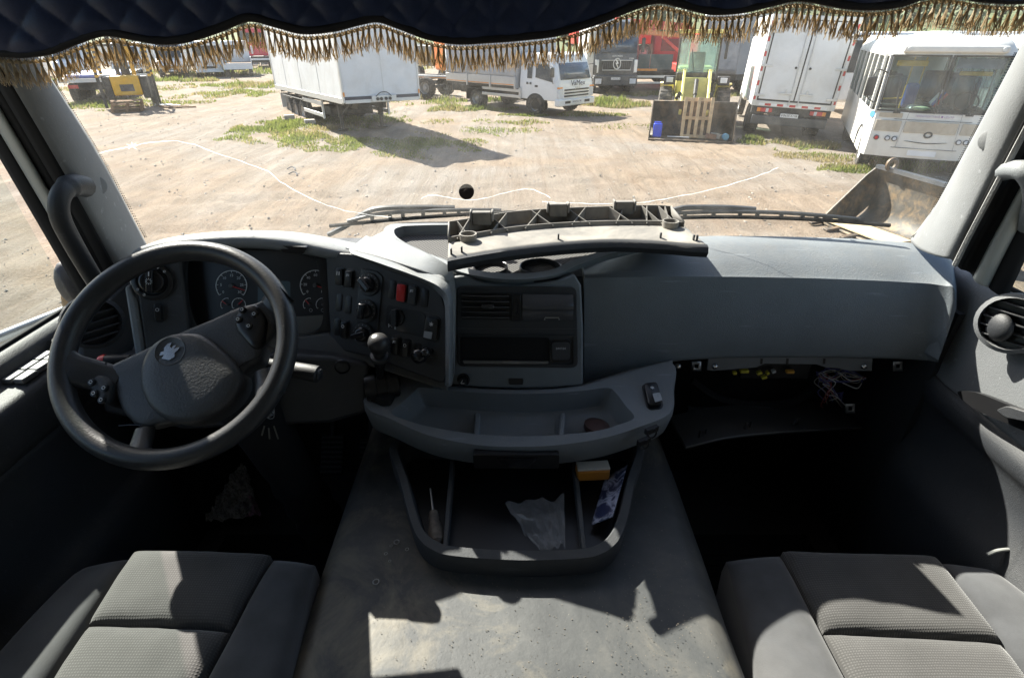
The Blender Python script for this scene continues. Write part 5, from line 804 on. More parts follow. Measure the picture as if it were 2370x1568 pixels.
# left light-switch panel
PLS = Pl(P(312, 622, Y=1.17), P(415, 602, Y=1.20), P(345, 805, Y=1.10))
b = B(); b.prism(PLS.many([(306, 612), (345, 596), (418, 592), (420, 620), (428, 690), (440, 780), (436, 822), (336, 822), (318, 700)], -0.004), PLS.n * -0.03); lp = obj('light_switch_panel', b, M_DARK, dash, bev=0.006)
b = B(); b.prism(PLS.many([(286, 664), (300, 655), (316, 702), (334, 822), (312, 826), (298, 740)], -0.002), PLS.n * -0.03); obj('panel_edge_trim', b, M_LGREY, dash, bev=0.006)
c = PLS.at(354, 651); b = B(); b.lathe([(0.044, 0), (0.044, 0.004), (0.040, 0.006), (0.034, 0.006), (0.030, 0.003)], c, PLS.n, 32, ref=(0, 0, 1)); kn = obj('rotary_light_switch', b, M_BLACK, lp)
b = B(); b.lathe([(0.027, 0.002), (0.026, 0.012), (0.024, 0.014)], c, PLS.n, 28); up = (PLS.at(354, 600) - PLS.at(354, 700)).normalized(); b.beam(c + PLS.n * 0.017 - up * 0.026, c + PLS.n * 0.017 + up * 0.026, 0.014, 0.016, PLS.n); obj('knob', b, M_GLOSS, kn, bev=0.002)
b = B(); b.beam(c + PLS.n * 0.0257 + up * 0.012, c + PLS.n * 0.0257 + up * 0.022, 0.002, 0.001, PLS.n)
for k in range(10):
    a = k * 0.628; sd = up.cross(PLS.n); dd = up * math.cos(a) + sd * math.sin(a); b.beam(c + PLS.n * 0.0257 + dd * 0.004, c + PLS.n * 0.0257 + dd * 0.0075, 0.0009, 0.001, PLS.n)
for k, a in enumerate((-0.2, 0.35, 0.8, 3.6, 4.1)):
    dd = up * math.cos(a) - up.cross(PLS.n) * -math.sin(a); o = c + dd * 0.036 + PLS.n * 0.0066; b.tube(circ(o, 0.0026, PLS.n, 8), 0.0006, 4, True); b.beam(o + dd * 0.001, o - dd * 0.004, 0.001, 0.0006, PLS.n)
obj('switch_marks', b, M_WHITE, kn)
def rocker(parent, pl, q, mt=None, name='rocker_switch', mark=None, h=0.009, well=True):
    q = [V((x, y, 0)) for x, y in q]; c = sum(q, V((0, 0, 0))) / 4
    if well:
        o = [c + (p - c) * 1.22 for p in q]; b = B(); b.prism(pl.many([(p.x, p.y) for p in rq(o, 0.35)], -0.001), pl.n * 0.003); w = obj('switch_frame', b, M_BLACK, parent, bev=0.001); par = parent
    a = [pl.at(p.x, p.y) for p in rq(q, 0.25)]; ctr = sum(a, V((0, 0, 0))) / len(a); b = B(); upv = (pl.at(q[0].x, q[0].y) - pl.at(q[3].x, q[3].y)); L = upv.length; upv.normalize()
    hh = lambda p, k: p + pl.n * (h * k + 0.35 * h * k * ((p - ctr).dot(upv) / L) ** 2 * 4 * (1 if (p - ctr).dot(upv) > 0 else 0.2))
    b.loops([a, [hh(p, 0.85) for p in a], [hh(ctr + (p - ctr) * 0.88, 1) for p in a]]); o = obj(name, b, mt or M_BLACK, parent, smooth=40)
    if mark:
        m = B(); sd = upv.cross(pl.n).normalized(); f = ctr + upv * (L * 0.22) + pl.n * (h * 1.28 + 0.0006)
        for kind in mark:
            if kind == 'I': m.beam(f - upv * 0.0045 - sd * 0.003, f + upv * 0.0045 - sd * 0.003, 0.0018, 0.0006, pl.n); m.beam(f - upv * 0.0045 + sd * 0.003, f + upv * 0.0045 + sd * 0.003, 0.0018, 0.0006, pl.n)
            if kind == 'o': m.tube(circ(f, 0.0035, pl.n, 10), 0.0006, 4, True)
            if kind == 'h': m.beam(f - sd * 0.004, f + sd * 0.004, 0.001, 0.0006, pl.n); m.beam(f - sd * 0.004 + upv * 0.003, f + sd * 0.004 + upv * 0.003, 0.001, 0.0006, pl.n); m.beam(f - sd * 0.004 - upv * 0.003, f - sd * 0.001 + upv * 0.003, 0.001, 0.0006, pl.n)
            if kind == '*':
                for k in range(3): dd = upv * math.cos(k * 1.047) + sd * math.sin(k * 1.047); m.beam(f - dd * 0.005, f + dd * 0.005, 0.0016, 0.0006, pl.n)
        obj('symbol', m, M_WHITE, parent)
    return o
rocker(lp, PLS, [(359, 706), (377, 706), (378, 741), (362, 742)], mark='o')
# cluster
PCL = Pl(P(430, 600, Y=1.245), P(750, 600, Y=1.26), P(590, 770, Y=1.18))
b = B(); b.prism(PCL.many([(405, 575), (500, 558), (620, 560), (760, 582), (775, 790), (640, 792), (440, 790)], -0.012), PCL.n * -0.02); cl = obj('instrument_cluster', b, M_BLACK, dash)
rimo = [(422, 612), (440, 588), (520, 575), (640, 575), (722, 590), (742, 618), (752, 690), (752, 740), (735, 766), (690, 776), (560, 776), (470, 772), (440, 752), (424, 690)]
oo = cr([V((u, v, 0)) for u, v in rimo], 5, True); oc = V((590, 680, 0))
b = B(); b.loops([[PCL.at((oc + (p - oc) * 1.13).x, (oc + (p - oc) * 1.13).y, 0.012) for p in oo], [PCL.at(p.x, p.y, 0.020) for p in oo], [PCL.at(p.x, p.y, 0.012) for p in oo], [PCL.at((oc + (p - oc) * 0.95).x, (oc + (p - oc) * 0.95).y, -0.010) for p in oo]], False, False); obj('bezel', b, M_DARK, cl, smooth=40)
def gauge(u, v, r, a0, a1, nums, needle, small=False):
    c = PCL.at(u, v, -0.0105); upv = (PCL.at(u, v - 20) - PCL.at(u, v + 20)).normalized(); sd = -upv.cross(PCL.n).normalized() * -1
    sd = (PCL.at(u + 20, v) - PCL.at(u - 20, v)).normalized(); D = lambda a: upv * math.cos(a) + sd * math.sin(a)
    b = B(); pts = [c + D(a0 + (a1 - a0) * k / 30) * r for k in range(31)]; b.tube(pts, 0.0013 if not small else 0.0009, 4)
    n = 12 if not small else 4
    for k in range(n + 1):
        d = D(a0 + (a1 - a0) * k / n); b.beam(c + d * r * 0.98, c + d * r * (0.86 if k % 2 == 0 else 0.92), 0.0014, 0.0006, PCL.n)
    g = obj('gauge', b, M_WHITE, cl)
    for k, s in enumerate(nums):
        d = D(a0 + (a1 - a0) * k / (len(nums) - 1)); text('numeral', s, r * 0.25, M_WHITE, g, c + d * r * 0.68, sd, upv, 0.0002)
    b = B(); b.lathe([(r * 0.16, 0.0), (r * 0.15, 0.005), (r * 0.12, 0.006)], c, PCL.n, 18); obj('needle_hub', b, mat('hub_grey', (0.1, 0.1, 0.1), 0.5) if 'hub_grey' not in bpy.data.materials else bpy.data.materials['hub_grey'], g)
    d = D(needle); b = B(); b.beam(c + d * r * 0.12 + PCL.n * 0.004, c + d * r * 0.95 + PCL.n * 0.004, 0.0022, 0.001, PCL.n); obj('needle', b, M_RED, g)
gauge(531, 661, 0.0375, -2.25, 2.25, ['0', '5', '10', '15', '20', '25', '30'], 1.9)
gauge(727, 660, 0.0375, -2.25, 2.25, ['0', '20', '40', '60', '80', '100', '120'], 1.9)
for u, v in ((522, 705), (548, 705)): gauge(u, v, 0.0165, -2.2, 0.1 if u < 530 else 2.2, [], -0.9 if u < 530 else 0.8, True)
for u, v in ((714, 705), (744, 705)): gauge(u, v, 0.0165, -2.2, 0.1 if u < 730 else 2.2, [], -0.7 if u < 730 else 0.8, True)
b = B()
for u, v in ((532, 722), (716, 718), (744, 718)): b.tube(circ(PCL.at(u, v, -0.011), 0.004, PCL.n, 8), 0.0007, 4, True)
obj('warning_symbols', b, M_DIMW, cl)
b = B(); b.prism(rq(PCL.many([(592, 650), (668, 650), (668, 720), (592, 720)], -0.0125), 0.1), PCL.n * 0.001); obj('display', b, plain('lcd', (0.10, 0.14, 0.16), 0.2), cl)
b = B(); b.prism(PCL.many([(640, 735), (752, 728), (745, 765), (690, 776), (640, 776)], -0.006), PCL.n * 0.004); obj('lower_lip', b, mat('lip_tan', (0.13, 0.125, 0.11), 0.5), cl, bev=0.002)
# under-cluster cover
LD = Pl(P(690, 790, Y=1.15), P(840, 850, Y=1.11), P(700, 835, Y=1.12))
b = B(); b.prism(LD.many([(300, 800), (440, 790), (640, 786), (756, 772), (846, 812), (1036, 884), (1036, 905), (850, 846), (760, 830), (640, 826), (420, 830), (300, 850)]), (0, 0.05, -0.01)); obj('lower_band', b, mat('band_grey', (0.085, 0.085, 0.080), 0.5, bs=300, bst=0.2), dash, bev=0.004)
LK = Pl(P(690, 830, Y=1.08), P(840, 850, Y=1.09), P(700, 960, Y=1.05))
b = B(); b.prism(LK.many([(230, 838), (420, 826), (640, 822), (760, 828), (850, 846), (850, 960), (760, 985), (420, 1000), (230, 960)], -0.01), (0, 0.12, -0.03)); lk = obj('knee_panel', b, M_DARK, dash, bev=0.012, seg=3)
b = B(); b.lathe([(0.019, 0.001), (0.017, 0.004), (0.015, -0.004)], LK.at(790, 851, -0.009), LK.n, 22, (False, True)); obj('blank_plug', b, M_BLACK, lk)
# switch panel
PSW = Pl(P(760, 590, Y=1.235), P(1030, 690, Y=1.115), P(1030, 885, Y=1.04))
b = B(); b.prism(rq(PSW.many([(753, 584), (812, 586), (985, 652), (1020, 676), (1032, 720), (1032, 889), (846, 822), (764, 806), (764, 770)], 0.0), 0.12), PSW.n * -0.05); sp = obj('switch_panel', b, M_DARK, dash, bev=0.003)
# its grey surround (top shelf and right edge)
b = B(); rw = [[P(808, 578, Y=1.225), P(812, 586, Y=1.205), P(816, 590, Y=1.215)], [P(905, 606, Y=1.18), P(900, 616, Y=1.16), P(898, 623, Y=1.172)], [P(985, 632, Y=1.145), P(985, 647, Y=1.122), P(982, 655, Y=1.134)], [P(1030, 652, Y=1.12), P(1022, 668, Y=1.10), P(1015, 678, Y=1.11)], [P(1046, 690, Y=1.12), P(1038, 700, Y=1.085), P(1030, 706, Y=1.095)], [P(1046, 790, Y=1.09), P(1040, 792, Y=1.055), P(1032, 793, Y=1.065)], [P(1044, 892, Y=1.06), P(1038, 894, Y=1.02), P(1031, 892, Y=1.03)]]
rw = [cr(list(c), 6) for c in zip(*rw)]; b.sheet(rw); e = rw[0]; b.sheet([[p + V((0.0, 0.16, -0.02)) for p in e], e]); obj('switch_surround', b, M_LGREY, dash, smooth=45, solid=0.003)
b = B(); b.sheet([cr([P(800, 574, Y=1.24), P(850, 555, Y=1.32), P(890, 535, Y=1.40)], 6), cr([P(860, 590, Y=1.21), P(900, 572, Y=1.28), P(920, 555, Y=1.36)], 6), cr([P(960, 622, Y=1.15), P(975, 602, Y=1.22), P(985, 585, Y=1.27)], 6), cr([P(1040, 652, Y=1.13), P(1046, 636, Y=1.16), P(1050, 622, Y=1.185)], 6)]); obj('pod_top', b, M_LGREY, dash, smooth=70, solid=0.004)
Z6 = zc(592, 418, 0.2665); q6 = lambda *p: Z6(*p)
b = B(); b.prism(rq(PSW.many(q6((915, 762), (1062, 788), (1108, 835), (1090, 1050), (1065, 1318), (900, 1285), (870, 1180), (885, 1000)), 0.0005), 0.15), PSW.n * 0.003); obj('climate_plate', b, M_BLACK, sp, bev=0.001)
grp = [((712, 760), (772, 765), (765, 912), (703, 900), 'I'), ((795, 780), (855, 785), (845, 932), (783, 922), 'h'), ((757, 1218), (812, 1225), (798, 1365), (745, 1352), 'o'), ((1345, 908), (1412, 925), (1393, 1075), (1330, 1060), 'h'), ((1195, 1352), (1260, 1362), (1243, 1505), (1178, 1490), 'h'), ((1290, 1380), (1350, 1392), (1330, 1530), (1268, 1518), 'o')]
for g4 in grp: rocker(sp, PSW, q6(*g4[:4]), None if g4[0][0] != 1345 else mat('switch_lit', (0.05, 0.055, 0.06), 0.35), mark=g4[4])
rocker(sp, PSW, q6((1245, 892), (1316, 905), (1300, 1052), (1232, 1040)), M_RED, 'hazard_switch')['label'] = 'bright red rocker switch'
for g4 in [((705, 978), (757, 985), (745, 1135), (692, 1128)), ((785, 995), (838, 1003), (825, 1160), (768, 1148)), ((683, 1190), (738, 1195), (728, 1345), (678, 1340)), ((1165, 858), (1225, 870), (1205, 1035), (1150, 1020)), ((1440, 925), (1508, 945), (1490, 1108), (1425, 1090)), ((1385, 1398), (1442, 1412), (1430, 1480), (1375, 1468))]:
    a = rq(PSW.many(q6(*g4)), 0.35); c = sum(a, V((0, 0, 0))) / len(a); b = B(); b.loops([a, [p + PSW.n * 0.0012 for p in a], [c + (p - c) * 0.93 + PSW.n * 0.0016 for p in a]]); obj('blank_plate', b, M_BLACK, sp)
def dial(c2, r, ang, knob_r=0.7):
    (u, v), = q6(c2); c = PSW.at(u, v, 0.003); n = PSW.n; b = B(); b.lathe([(r, 0), (r, 0.004), (r * 0.95, 0.006), (r * 0.74, 0.006)], c, n, 30); d = obj('climate_dial', b, M_DARK, sp)
    upv = (PSW.at(u, v - 20) - PSW.at(u, v + 20)).normalized(); sd = upv.cross(n); dd = upv * math.cos(ang) + sd * math.sin(ang)
    b = B(); b.lathe([(r * 0.68, 0.004), (r * 0.64, 0.016), (r * 0.5, 0.02)], c, n, 26); b.beam(c + n * 0.022 - dd * r * 0.66, c + n * 0.022 + dd * r * 0.66, r * 0.5, 0.018, n); obj('dial_knob', b, M_GLOSS, d, bev=0.003, seg=3)
    b = B()
    for k in range(11):
        a = -2.2 + 0.44 * k; e = upv * math.cos(a) + sd * math.sin(a); b.beam(c + n * 0.0065 + e * r * 0.8, c + n * 0.0065 + e * r * 0.9, 0.001, 0.0006, n)
    obj('dial_marks', b, M_DIMW, d)
dial((995, 900), 0.0275, -0.75); dial((970, 1128), 0.0275, 0.15); dial((945, 1330), 0.0275, 1.3)
b = B(); b.prism(rq(PSW.many(q6((1142, 1072), (1478, 1150), (1455, 1362), (1125, 1270)), 0.0003), 0.2), PSW.n * 0.0015); obj('axle_lock_plate', b, M_BLACK, sp, bev=0.0005)
(u, v), = q6((1230, 1185)); c = PSW.at(u, v, 0.002); b = B(); b.lathe([(0.021, 0), (0.020, 0.004), (0.019, 0.005)], c, PSW.n, 24); upv = (PSW.at(u, v - 20) - PSW.at(u, v + 20)).normalized(); b.beam(c + PSW.n * 0.011 - upv * 0.021, c + PSW.n * 0.011 + upv * 0.019, 0.013, 0.014, PSW.n); obj('axle_lock_knob', b, M_BLACK, sp, bev=0.002)
(u, v), = q6((1215, 1280)); text('zero_mark', '0', 0.009, M_WHITE, sp, PSW.at(u, v, 0.0025), (PSW.at(u + 9, v) - PSW.at(u - 9, v)), (PSW.at(u, v - 9) - PSW.at(u, v + 9)), 0.0002)
b = B(); (u, v), = q6((1172, 1256)); o = PSW.at(u, v, 0.0022); sd = (PSW.at(u + 9, v) - PSW.at(u - 9, v)).normalized(); b.beam(o - sd * 0.004, o + sd * 0.004, 0.0012, 0.0005, PSW.n); b.beam(o - sd * 0.004 - upv * 0.004, o - sd * 0.004 + upv * 0.004, 0.0014, 0.0005, PSW.n); b.beam(o + sd * 0.004 - upv * 0.004, o + sd * 0.004 + upv * 0.004, 0.0014, 0.0005, PSW.n); obj('axle_mark', b, M_WHITE, sp)
rocker(sp, PSW, q6((1490, 1178), (1600, 1202), (1578, 1388), (1464, 1360)), None, 'fan_switch', mark='*', h=0.007)
b = B(); b.prism(rq(PSW.many(q6((1478, 1300), (1548, 1312), (1538, 1372), (1470, 1355)), 0.0085), 0.1), PSW.n * 0.0006); obj('fan_switch_lens', b, mat('pale_lens', (0.35, 0.36, 0.37), 0.3), sp)
for (cc, r) in (((1465, 1505), 0.0185), ((1525, 1475), 0.012)):
    (u, v), = q6(cc); c = PSW.at(u, v); b = B(); b.lathe([(r * 0.5, 0), (r * 0.5, 0.012), (r * 0.85, 0.016), (r, 0.025), (r * 0.98, 0.033), (r * 0.75, 0.041), (r * 0.3, 0.045)], c, PSW.n, 22); obj('push_knob', b, M_GLOSS, sp, smooth=60)
# centre stack
PCS = Pl(P(1045, 640, Y=1.205), P(1340, 640, Y=1.205), P(1200, 890, Y=1.125)); Z3 = zc(1010, 627, 0.2665)
b = B(); outl = PCS.many([(1048, 640), (1075, 636), (1120, 655), (1200, 660), (1290, 648), (1330, 634), (1345, 660), (1350, 760), (1350, 890), (1280, 897), (1200, 899), (1120, 897), (1046, 890), (1046, 760)]); b.prism(outl, PCS.n * -0.06); cs = obj('centre_stack', b, M_GREY, dash, bev=0.005)
def ringp(pl, o, k, d0, d1, par, name, mt, bev=0.002):
    a = [V((x, y, 0)) for x, y in o]; c = sum(a, V((0, 0, 0))) / len(a); a = rq(a, 0.12); inn = [c + (p - c) * k for p in a]; b = B()
    b.loops([pl.many([(p.x, p.y) for p in a], d0), pl.many([(p.x, p.y) for p in a], d1), pl.many([(p.x, p.y) for p in inn], d1), pl.many([(p.x, p.y) for p in inn], d0)], False, False); return obj(name, b, mt, par, smooth=30)
b = B(); b.prism(rq(PCS.many(Z3((178, 128), (1218, 132), (1228, 838), (178, 826)), 0.0005), 0.09), PCS.n * 0.004); obj('stack_bezel', b, M_DARK, cs, bev=0.002)
def airvent(q4, closed):
    b = B(); b.prism(rq(PCS.many(Z3(*q4), 0.0042), 0.12), PCS.n * 0.0012); v = obj('air_vent', b, M_BLACK, dash)
    a, bb, c, d = (V((x, y, 0)) for x, y in Z3(*q4)); n = 5
    if not closed:
        for k in range(n):
            t = (k + 0.5) / n; p, q = a.lerp(d, t), bb.lerp(c, t); p, q = p.lerp(q, 0.02), q.lerp(p, 0.02); b = B(); b.beam(PCS.at(p.x, p.y, 0.007), PCS.at(q.x, q.y, 0.007), 0.016, 0.003, PCS.n.cross(V((1, 0, 0))) * -1); obj('slat', b, M_SLAT, v, bev=0.001)
        m = a.lerp(d, 0.48).lerp(bb.lerp(c, 0.48), 0.55); b = B(); b.box(PCS.at(m.x, m.y, 0.015), (0.030, 0.012, 0.010)); obj('vent_tab', b, M_DARK, v, bev=0.003)
    else:
        rows = []
        for k in range(11):
            t = k / 10; p, q = a.lerp(d, t), bb.lerp(c, t); h = 0.004 + 0.020 * math.sin(math.pi * (0.12 + 0.8 * t)) - (0.006 if k == 6 else 0); rows.append([PCS.at(p.lerp(q, s / 8).x, p.lerp(q, s / 8).y, h * (0.75 if s in (0, 8) else 1)) for s in range(9)])
        b = B(); b.sheet(rows); obj('slat', b, M_SLAT, v, smooth=50, label='closed curved vent flap')
        m = a.lerp(d, 0.86).lerp(bb.lerp(c, 0.86), 0.58); o = PCS.at(m.x, m.y, 0.017); b = B(); b.tube([o + V((-0.018, 0, -0.006)), o + V((-0.016, 0, 0)), o + V((0.016, 0, 0)), o + V((0.018, 0, -0.006))], 0.002, 6); obj('vent_tab', b, M_STEEL, v)
airvent(((215, 185), (640, 192), (640, 420), (215, 415)), False); airvent(((748, 195), (1185, 200), (1180, 425), (748, 425)), True)
b = B(); b.prism(rq(PCS.many(Z3((655, 195), (735, 196), (735, 425), (655, 424)), 0.004), 0.1), PCS.n * 0.010); vm = obj('vent_divider', b, M_BLACK, cs, bev=0.002)
(u, v), = Z3((694, 302)); b = B(); b.loops([circ(PCS.at(u, v, d), r, PCS.n, 20, (0, 0, 1), r * 3.6) for d, r in ((0.012, 0.0055), (0.017, 0.005), (0.018, 0.002))]); obj('vent_wheel', b, M_GLOSS, vm)
b = B(); b.beam(PCS.at(*Z3((180, 496))[0], 0.0048), PCS.at(*Z3((1222, 498))[0], 0.0048), 0.0016, 0.0012, PCS.n); obj('bezel_seam', b, plain('seam_grey', (0.06, 0.06, 0.06), 0.4), cs)
# storage slot: frame around a flat near-black sheet in place of the recess's shade
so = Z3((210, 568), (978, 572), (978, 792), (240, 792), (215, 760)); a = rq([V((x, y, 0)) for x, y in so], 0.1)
b = B(); b.loops([PCS.many([(p.x, p.y) for p in a], 0.0065), PCS.many([(p.x, p.y) for p in a], 0.005)], False, True); sl = obj('storage_slot', b, plain('slot_shade', (0.004, 0.004, 0.004), 0.9), cs)
ringp(PCS, Z3((196, 548), (1196, 552), (1196, 806), (196, 806)), 0.985, 0.004, 0.010, cs, 'slot_rim', M_DARK)
b = B(); b.prism(PCS.many(Z3((232, 768), (972, 776), (965, 795), (245, 792)), 0.0066), PCS.n * 0.006); obj('slot_floor_edge', b, M_DUSTY, cs)
b = B(); b.prism(rq(PCS.many(Z3((990, 588), (1165, 590), (1165, 785), (990, 785)), 0.005), 0.2), PCS.n * 0.004); sk = obj('socket_housing', b, M_BLACK, cs, bev=0.001)
b = B(); b.prism(rq(PCS.many(Z3((1000, 606), (1156, 608), (1156, 764), (1000, 762)), 0.009), 0.22), PCS.n * 0.004); obj('socket_flap', b, M_DARK, sk, bev=0.0015)
(u, v), = Z3((1077, 662)); text('socket_print', '24V/15A', 0.0072, M_WHITE, sk, PCS.at(u, v, 0.0135), (1, 0, 0), PCS.n.cross(V((1, 0, 0))), 0.0002)
(u, v), = Z3((235, 940)); b = B(); b.lathe([(0.0165, 0), (0.0165, 0.005), (0.013, 0.006), (0.0125, 0.003), (0.011, 0.004), (0.0115, 0.020), (0.0095, 0.023)], PCS.at(u, v), PCS.n, 22); li = obj('cigarette_lighter', b, M_GLOSS, cs)
b = B(); b.beam(PCS.at(u - 4, v + 3, 0.0235), PCS.at(u + 4, v + 3, 0.0235), 0.0015, 0.0006, PCS.n); b.beam(PCS.at(u - 4, v + 2, 0.0235), PCS.at(u, v - 4, 0.0235), 0.0012, 0.0006, PCS.n); obj('lighter_mark', b, M_WHITE, li)
b = B(); b.prism(rq(PCS.many(Z3((625, 928), (755, 930), (752, 984), (630, 982)), 0), 0.25), PCS.n * 0.004); obj('latch_button', b, M_BLACK, cs, bev=0.0015)
# upper tray with perforated mat and cup holders
def tray(pts, n=5): return cr([V(p) for p in pts], n, True)
def tp(u, v): 
    k = (650 - v) / 135; return P(u, v, Z=2.437 + 0.05 * max(0, k) + 0.004)
ro = [(1040, 513), (940, 515), (905, 519), (888, 532), (905, 556), (960, 586), (1040, 620), (1110, 639), (1200, 646), (1285, 636), (1345, 610), (1440, 580), (1530, 560), (1600, 545), (1560, 520), (1400, 515), (1250, 513)]
ri = [(1040, 520), (950, 522), (925, 525), (912, 533), (922, 551), (972, 578), (1050, 610), (1115, 627), (1200, 632), (1275, 624), (1330, 600), (1425, 572), (1510, 553), (1570, 541), (1535, 527), (1400, 522), (1250, 520)]
o1 = [tp(u, v) for u, v in ro]; i1 = [tp(u, v) for u, v in ri]; cen = sum(i1, V((0, 0, 0))) / len(i1)
L0 = tray([p + V((0, 0.035, -0.022)) for p in o1]); L1 = tray([p + V((0, 0.003, -0.008)) for p in o1]); L2 = tray(o1); L3 = tray(i1); L4 = tray([cen + (p - cen) * 0.985 + V((0, 0, -0.032)) for p in i1])
b = B(); b.loops([L0, L1, L2, L3, L4], False, True); tr = obj('dash_tray', b, M_GREY, dash, smooth=50)
mm, t, p_ = new('perforated_mat'); tcx = N(t, 'ShaderNodeTexCoord'); mp = N(t, 'ShaderNodeMapping'); mp.inputs['Scale'].default_value = (150, 150, 0); mp.inputs['Rotation'].default_value = (0, 0, 0.785); t.links.new(tcx.outputs['Object'], mp.inputs[0])
vo = N(t, 'ShaderNodeTexVoronoi', i_Scale=1.0, i_Randomness=0.0); t.links.new(mp.outputs[0], vo.inputs[0]); t.links.new(ramp(t, vo.outputs[0], [(0.30, (0.02, 0.02, 0.02)), (0.42, (0.16, 0.155, 0.15))]), p_.inputs['Base Color']); p_.inputs['Roughness'].default_value = 0.85
bump(t, p_, ramp(t, vo.outputs[0], [(0.3, (0, 0, 0)), (0.42, (1, 1, 1))]), 0.8, 0.002)
b = B(); b.add([p + V((0, 0, 0.004)) for p in L4], [tuple(range(len(L4)))]); obj('tray_mat', b, mm, tr)
for (u, v), r in (((1135, 612), 0.041), ((1252, 612), 0.050)):
    c = tp(u, v) + V((0, 0.012, -0.012)); b = B(); b.lathe([(r * 1.08, -0.004), (r * 1.05, 0.004), (r, 0.003), (r * 0.9, -0.05), (r * 0.85, -0.055)], c, (0, 0, 1), 30, (False, True)); obj('cup_holder', b, M_BLACK, tr, smooth=50)
# centre shelf
PSH = Pl(P(1200, 900, Y=1.11), P(1300, 900, Y=1.11), P(1200, 1020, Y=0.965))
so = [(842, 838), (940, 862), (1036, 893), (1120, 901), (1200, 903), (1280, 901), (1352, 893), (1455, 862), (1557, 838), (1561, 900), (1553, 955), (1480, 988), (1400, 1013), (1300, 1029), (1200, 1034), (1100, 1029), (990, 1007), (900, 968), (846, 942), (841, 890)]
si = [(960, 905), (975, 897), (1040, 903), (1120, 909), (1200, 911), (1280, 909), (1352, 903), (1405, 897), (1425, 908), (1448, 938), (1468, 965), (1436, 981), (1383, 996), (1300, 1005), (1200, 1009), (1095, 1003), (992, 986), (933, 969), (906, 954), (932, 930)]
O1 = tray(PSH.many(so)); I1 = tray(PSH.many(si)); ce = sum(I1, V((0, 0, 0))) / len(I1); low = V((0, 0.01, -0.075))
dn = lambda L, k, d: [ce + (p - ce) * k + V(d) for p in L]
b = B(); b.loops([dn(O1, 0.93, (0, 0.05, -0.095)), dn(O1, 0.985, (0, 0.012, -0.07)), dn(O1, 1.0, (0, 0, -0.02)), dn(O1, 1.0, (0, 0, -0.006)), dn(O1, 0.992, (0, 0, 0)), dn(I1, 1.012, (0, 0, 0)), I1, dn(I1, 0.99, (0, 0, -0.006)), dn(I1, 0.95, (0, 0.004, -0.05)), dn(I1, 0.92, (0, 0.004, -0.056))], True, True)
sh = obj('centre_shelf', b, M_SHELF, dash, smooth=50)
b = B(); bp_ = so[:9]; b.sheet([[PSH.at(u, v, -0.002) for u, v in bp_], [P(u, v - 5, Y=1.215) for u, v in bp_], [P(u, v - 14, Y=1.235) for u, v in bp_]]); obj('shelf_back', b, M_SHELF, dash, smooth=60, solid=0.003)
for u0, u1 in ((1092, 1104), (1288, 1298)):
    a = PSH.at(u0 + 5, 1004, 0); c = PSH.at(u1 - (6 if u0 < 1200 else -2), 938, 0); b = B(); pts = [a + V((0, 0, -0.052)), a + V((0, 0, -0.004)), a.lerp(c, 0.5) + V((0, 0, -0.012)), c + V((0, 0.01, -0.03)), c + V((0, 0.03, -0.052))]; b.prism(pts, (0.012, 0, 0)); obj('shelf_divider', b, M_SHELF, sh, bev=0.003)
PF = Pl(P(1200, 1036, Y=0.958), P(1290, 1034, Y=0.960), P(1200, 1070, Y=0.962))
b = B(); b.prism(rq(PF.many([(1095, 1036), (1293, 1036), (1292, 1068), (1097, 1068)], 0.022), 0.15), (0, 0.03, 0)); ash = obj('ashtray_drawer', b, M_BLACK, sh, bev=0.002)
b = B(); b.prism(cr([PF.at(u, v, 0.0235) for u, v in ((1150, 1042), (1165, 1056), (1192, 1064), (1218, 1062), (1236, 1050), (1241, 1042))], 4), V((0, 0.004, 0))); obj('finger_pull', b, M_GLOSS, ash)
rocker(sh, PSH, [(1488, 894), (1518, 891), (1533, 940), (1500, 944)], None, 'fan_switch', mark='*', h=0.012)
b = B(); b.prism(rq(PSH.many([(1507, 920), (1524, 917), (1530, 935), (1513, 940)], 0.0165), 0.15), PSH.n * 0.0006); obj('fan_switch_lens', b, bpy.data.materials['pale_lens'], sh)
for u, v in ((1508, 994), (1490, 1020)):
    b = B(); c = P(u, v, Y=0.975); b.box(c, (0.034, 0.01, 0.014), rz=0.5); b.tube(circ(c + V((0, -0.008, -0.004)), 0.011, (0.3, -1, 0.3), 12), 0.002, 5, True); obj('hook', b, M_BLACK, sh)
# open compartment under the passenger panel
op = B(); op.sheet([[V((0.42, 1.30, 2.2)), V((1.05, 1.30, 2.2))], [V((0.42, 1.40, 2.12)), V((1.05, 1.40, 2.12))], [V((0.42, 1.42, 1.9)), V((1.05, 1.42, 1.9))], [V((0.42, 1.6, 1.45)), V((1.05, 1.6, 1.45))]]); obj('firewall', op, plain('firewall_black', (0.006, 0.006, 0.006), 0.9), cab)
PBR = Pl(P(1700, 845, Y=1.24), P(1900, 845, Y=1.24), P(1800, 870, Y=1.24))
b = B(); b.prism(PBR.many([(1640, 828), (1880, 826), (2020, 830), (2018, 858), (1965, 858), (1940, 852), (1910, 850), (1890, 843), (1770, 841), (1750, 850), (1650, 858), (1636, 856)]), (0, 0.004, 0)); br = obj('steel_bracket', b, mat('bracket_grey', (0.17, 0.18, 0.19), 0.5, 0.4), dash, bev=0.001)
for u, v in ((1654, 846), (1998, 846), (1569, 846)):
    b = B(); b.lathe([(0.009, 0), (0.009, 0.003), (0.006, 0.008), (0.004, 0.009)], PBR.at(u, v), PBR.n, 14); obj('bolt', b, M_CHROME, br)
for u, v in ((1612, 847), (2078, 847), (1968, 945)):
    b = B(); w = 11; b.loops([[PBR.at(u + x * w * k, v + y * w * k, 0.0) for x, y in ((-1, -1), (1, -1), (1, 1), (-1, 1))] for k in (1.0, 0.42)], False, False); obj('spring_clip', b, M_STEEL, br, solid=0.002)
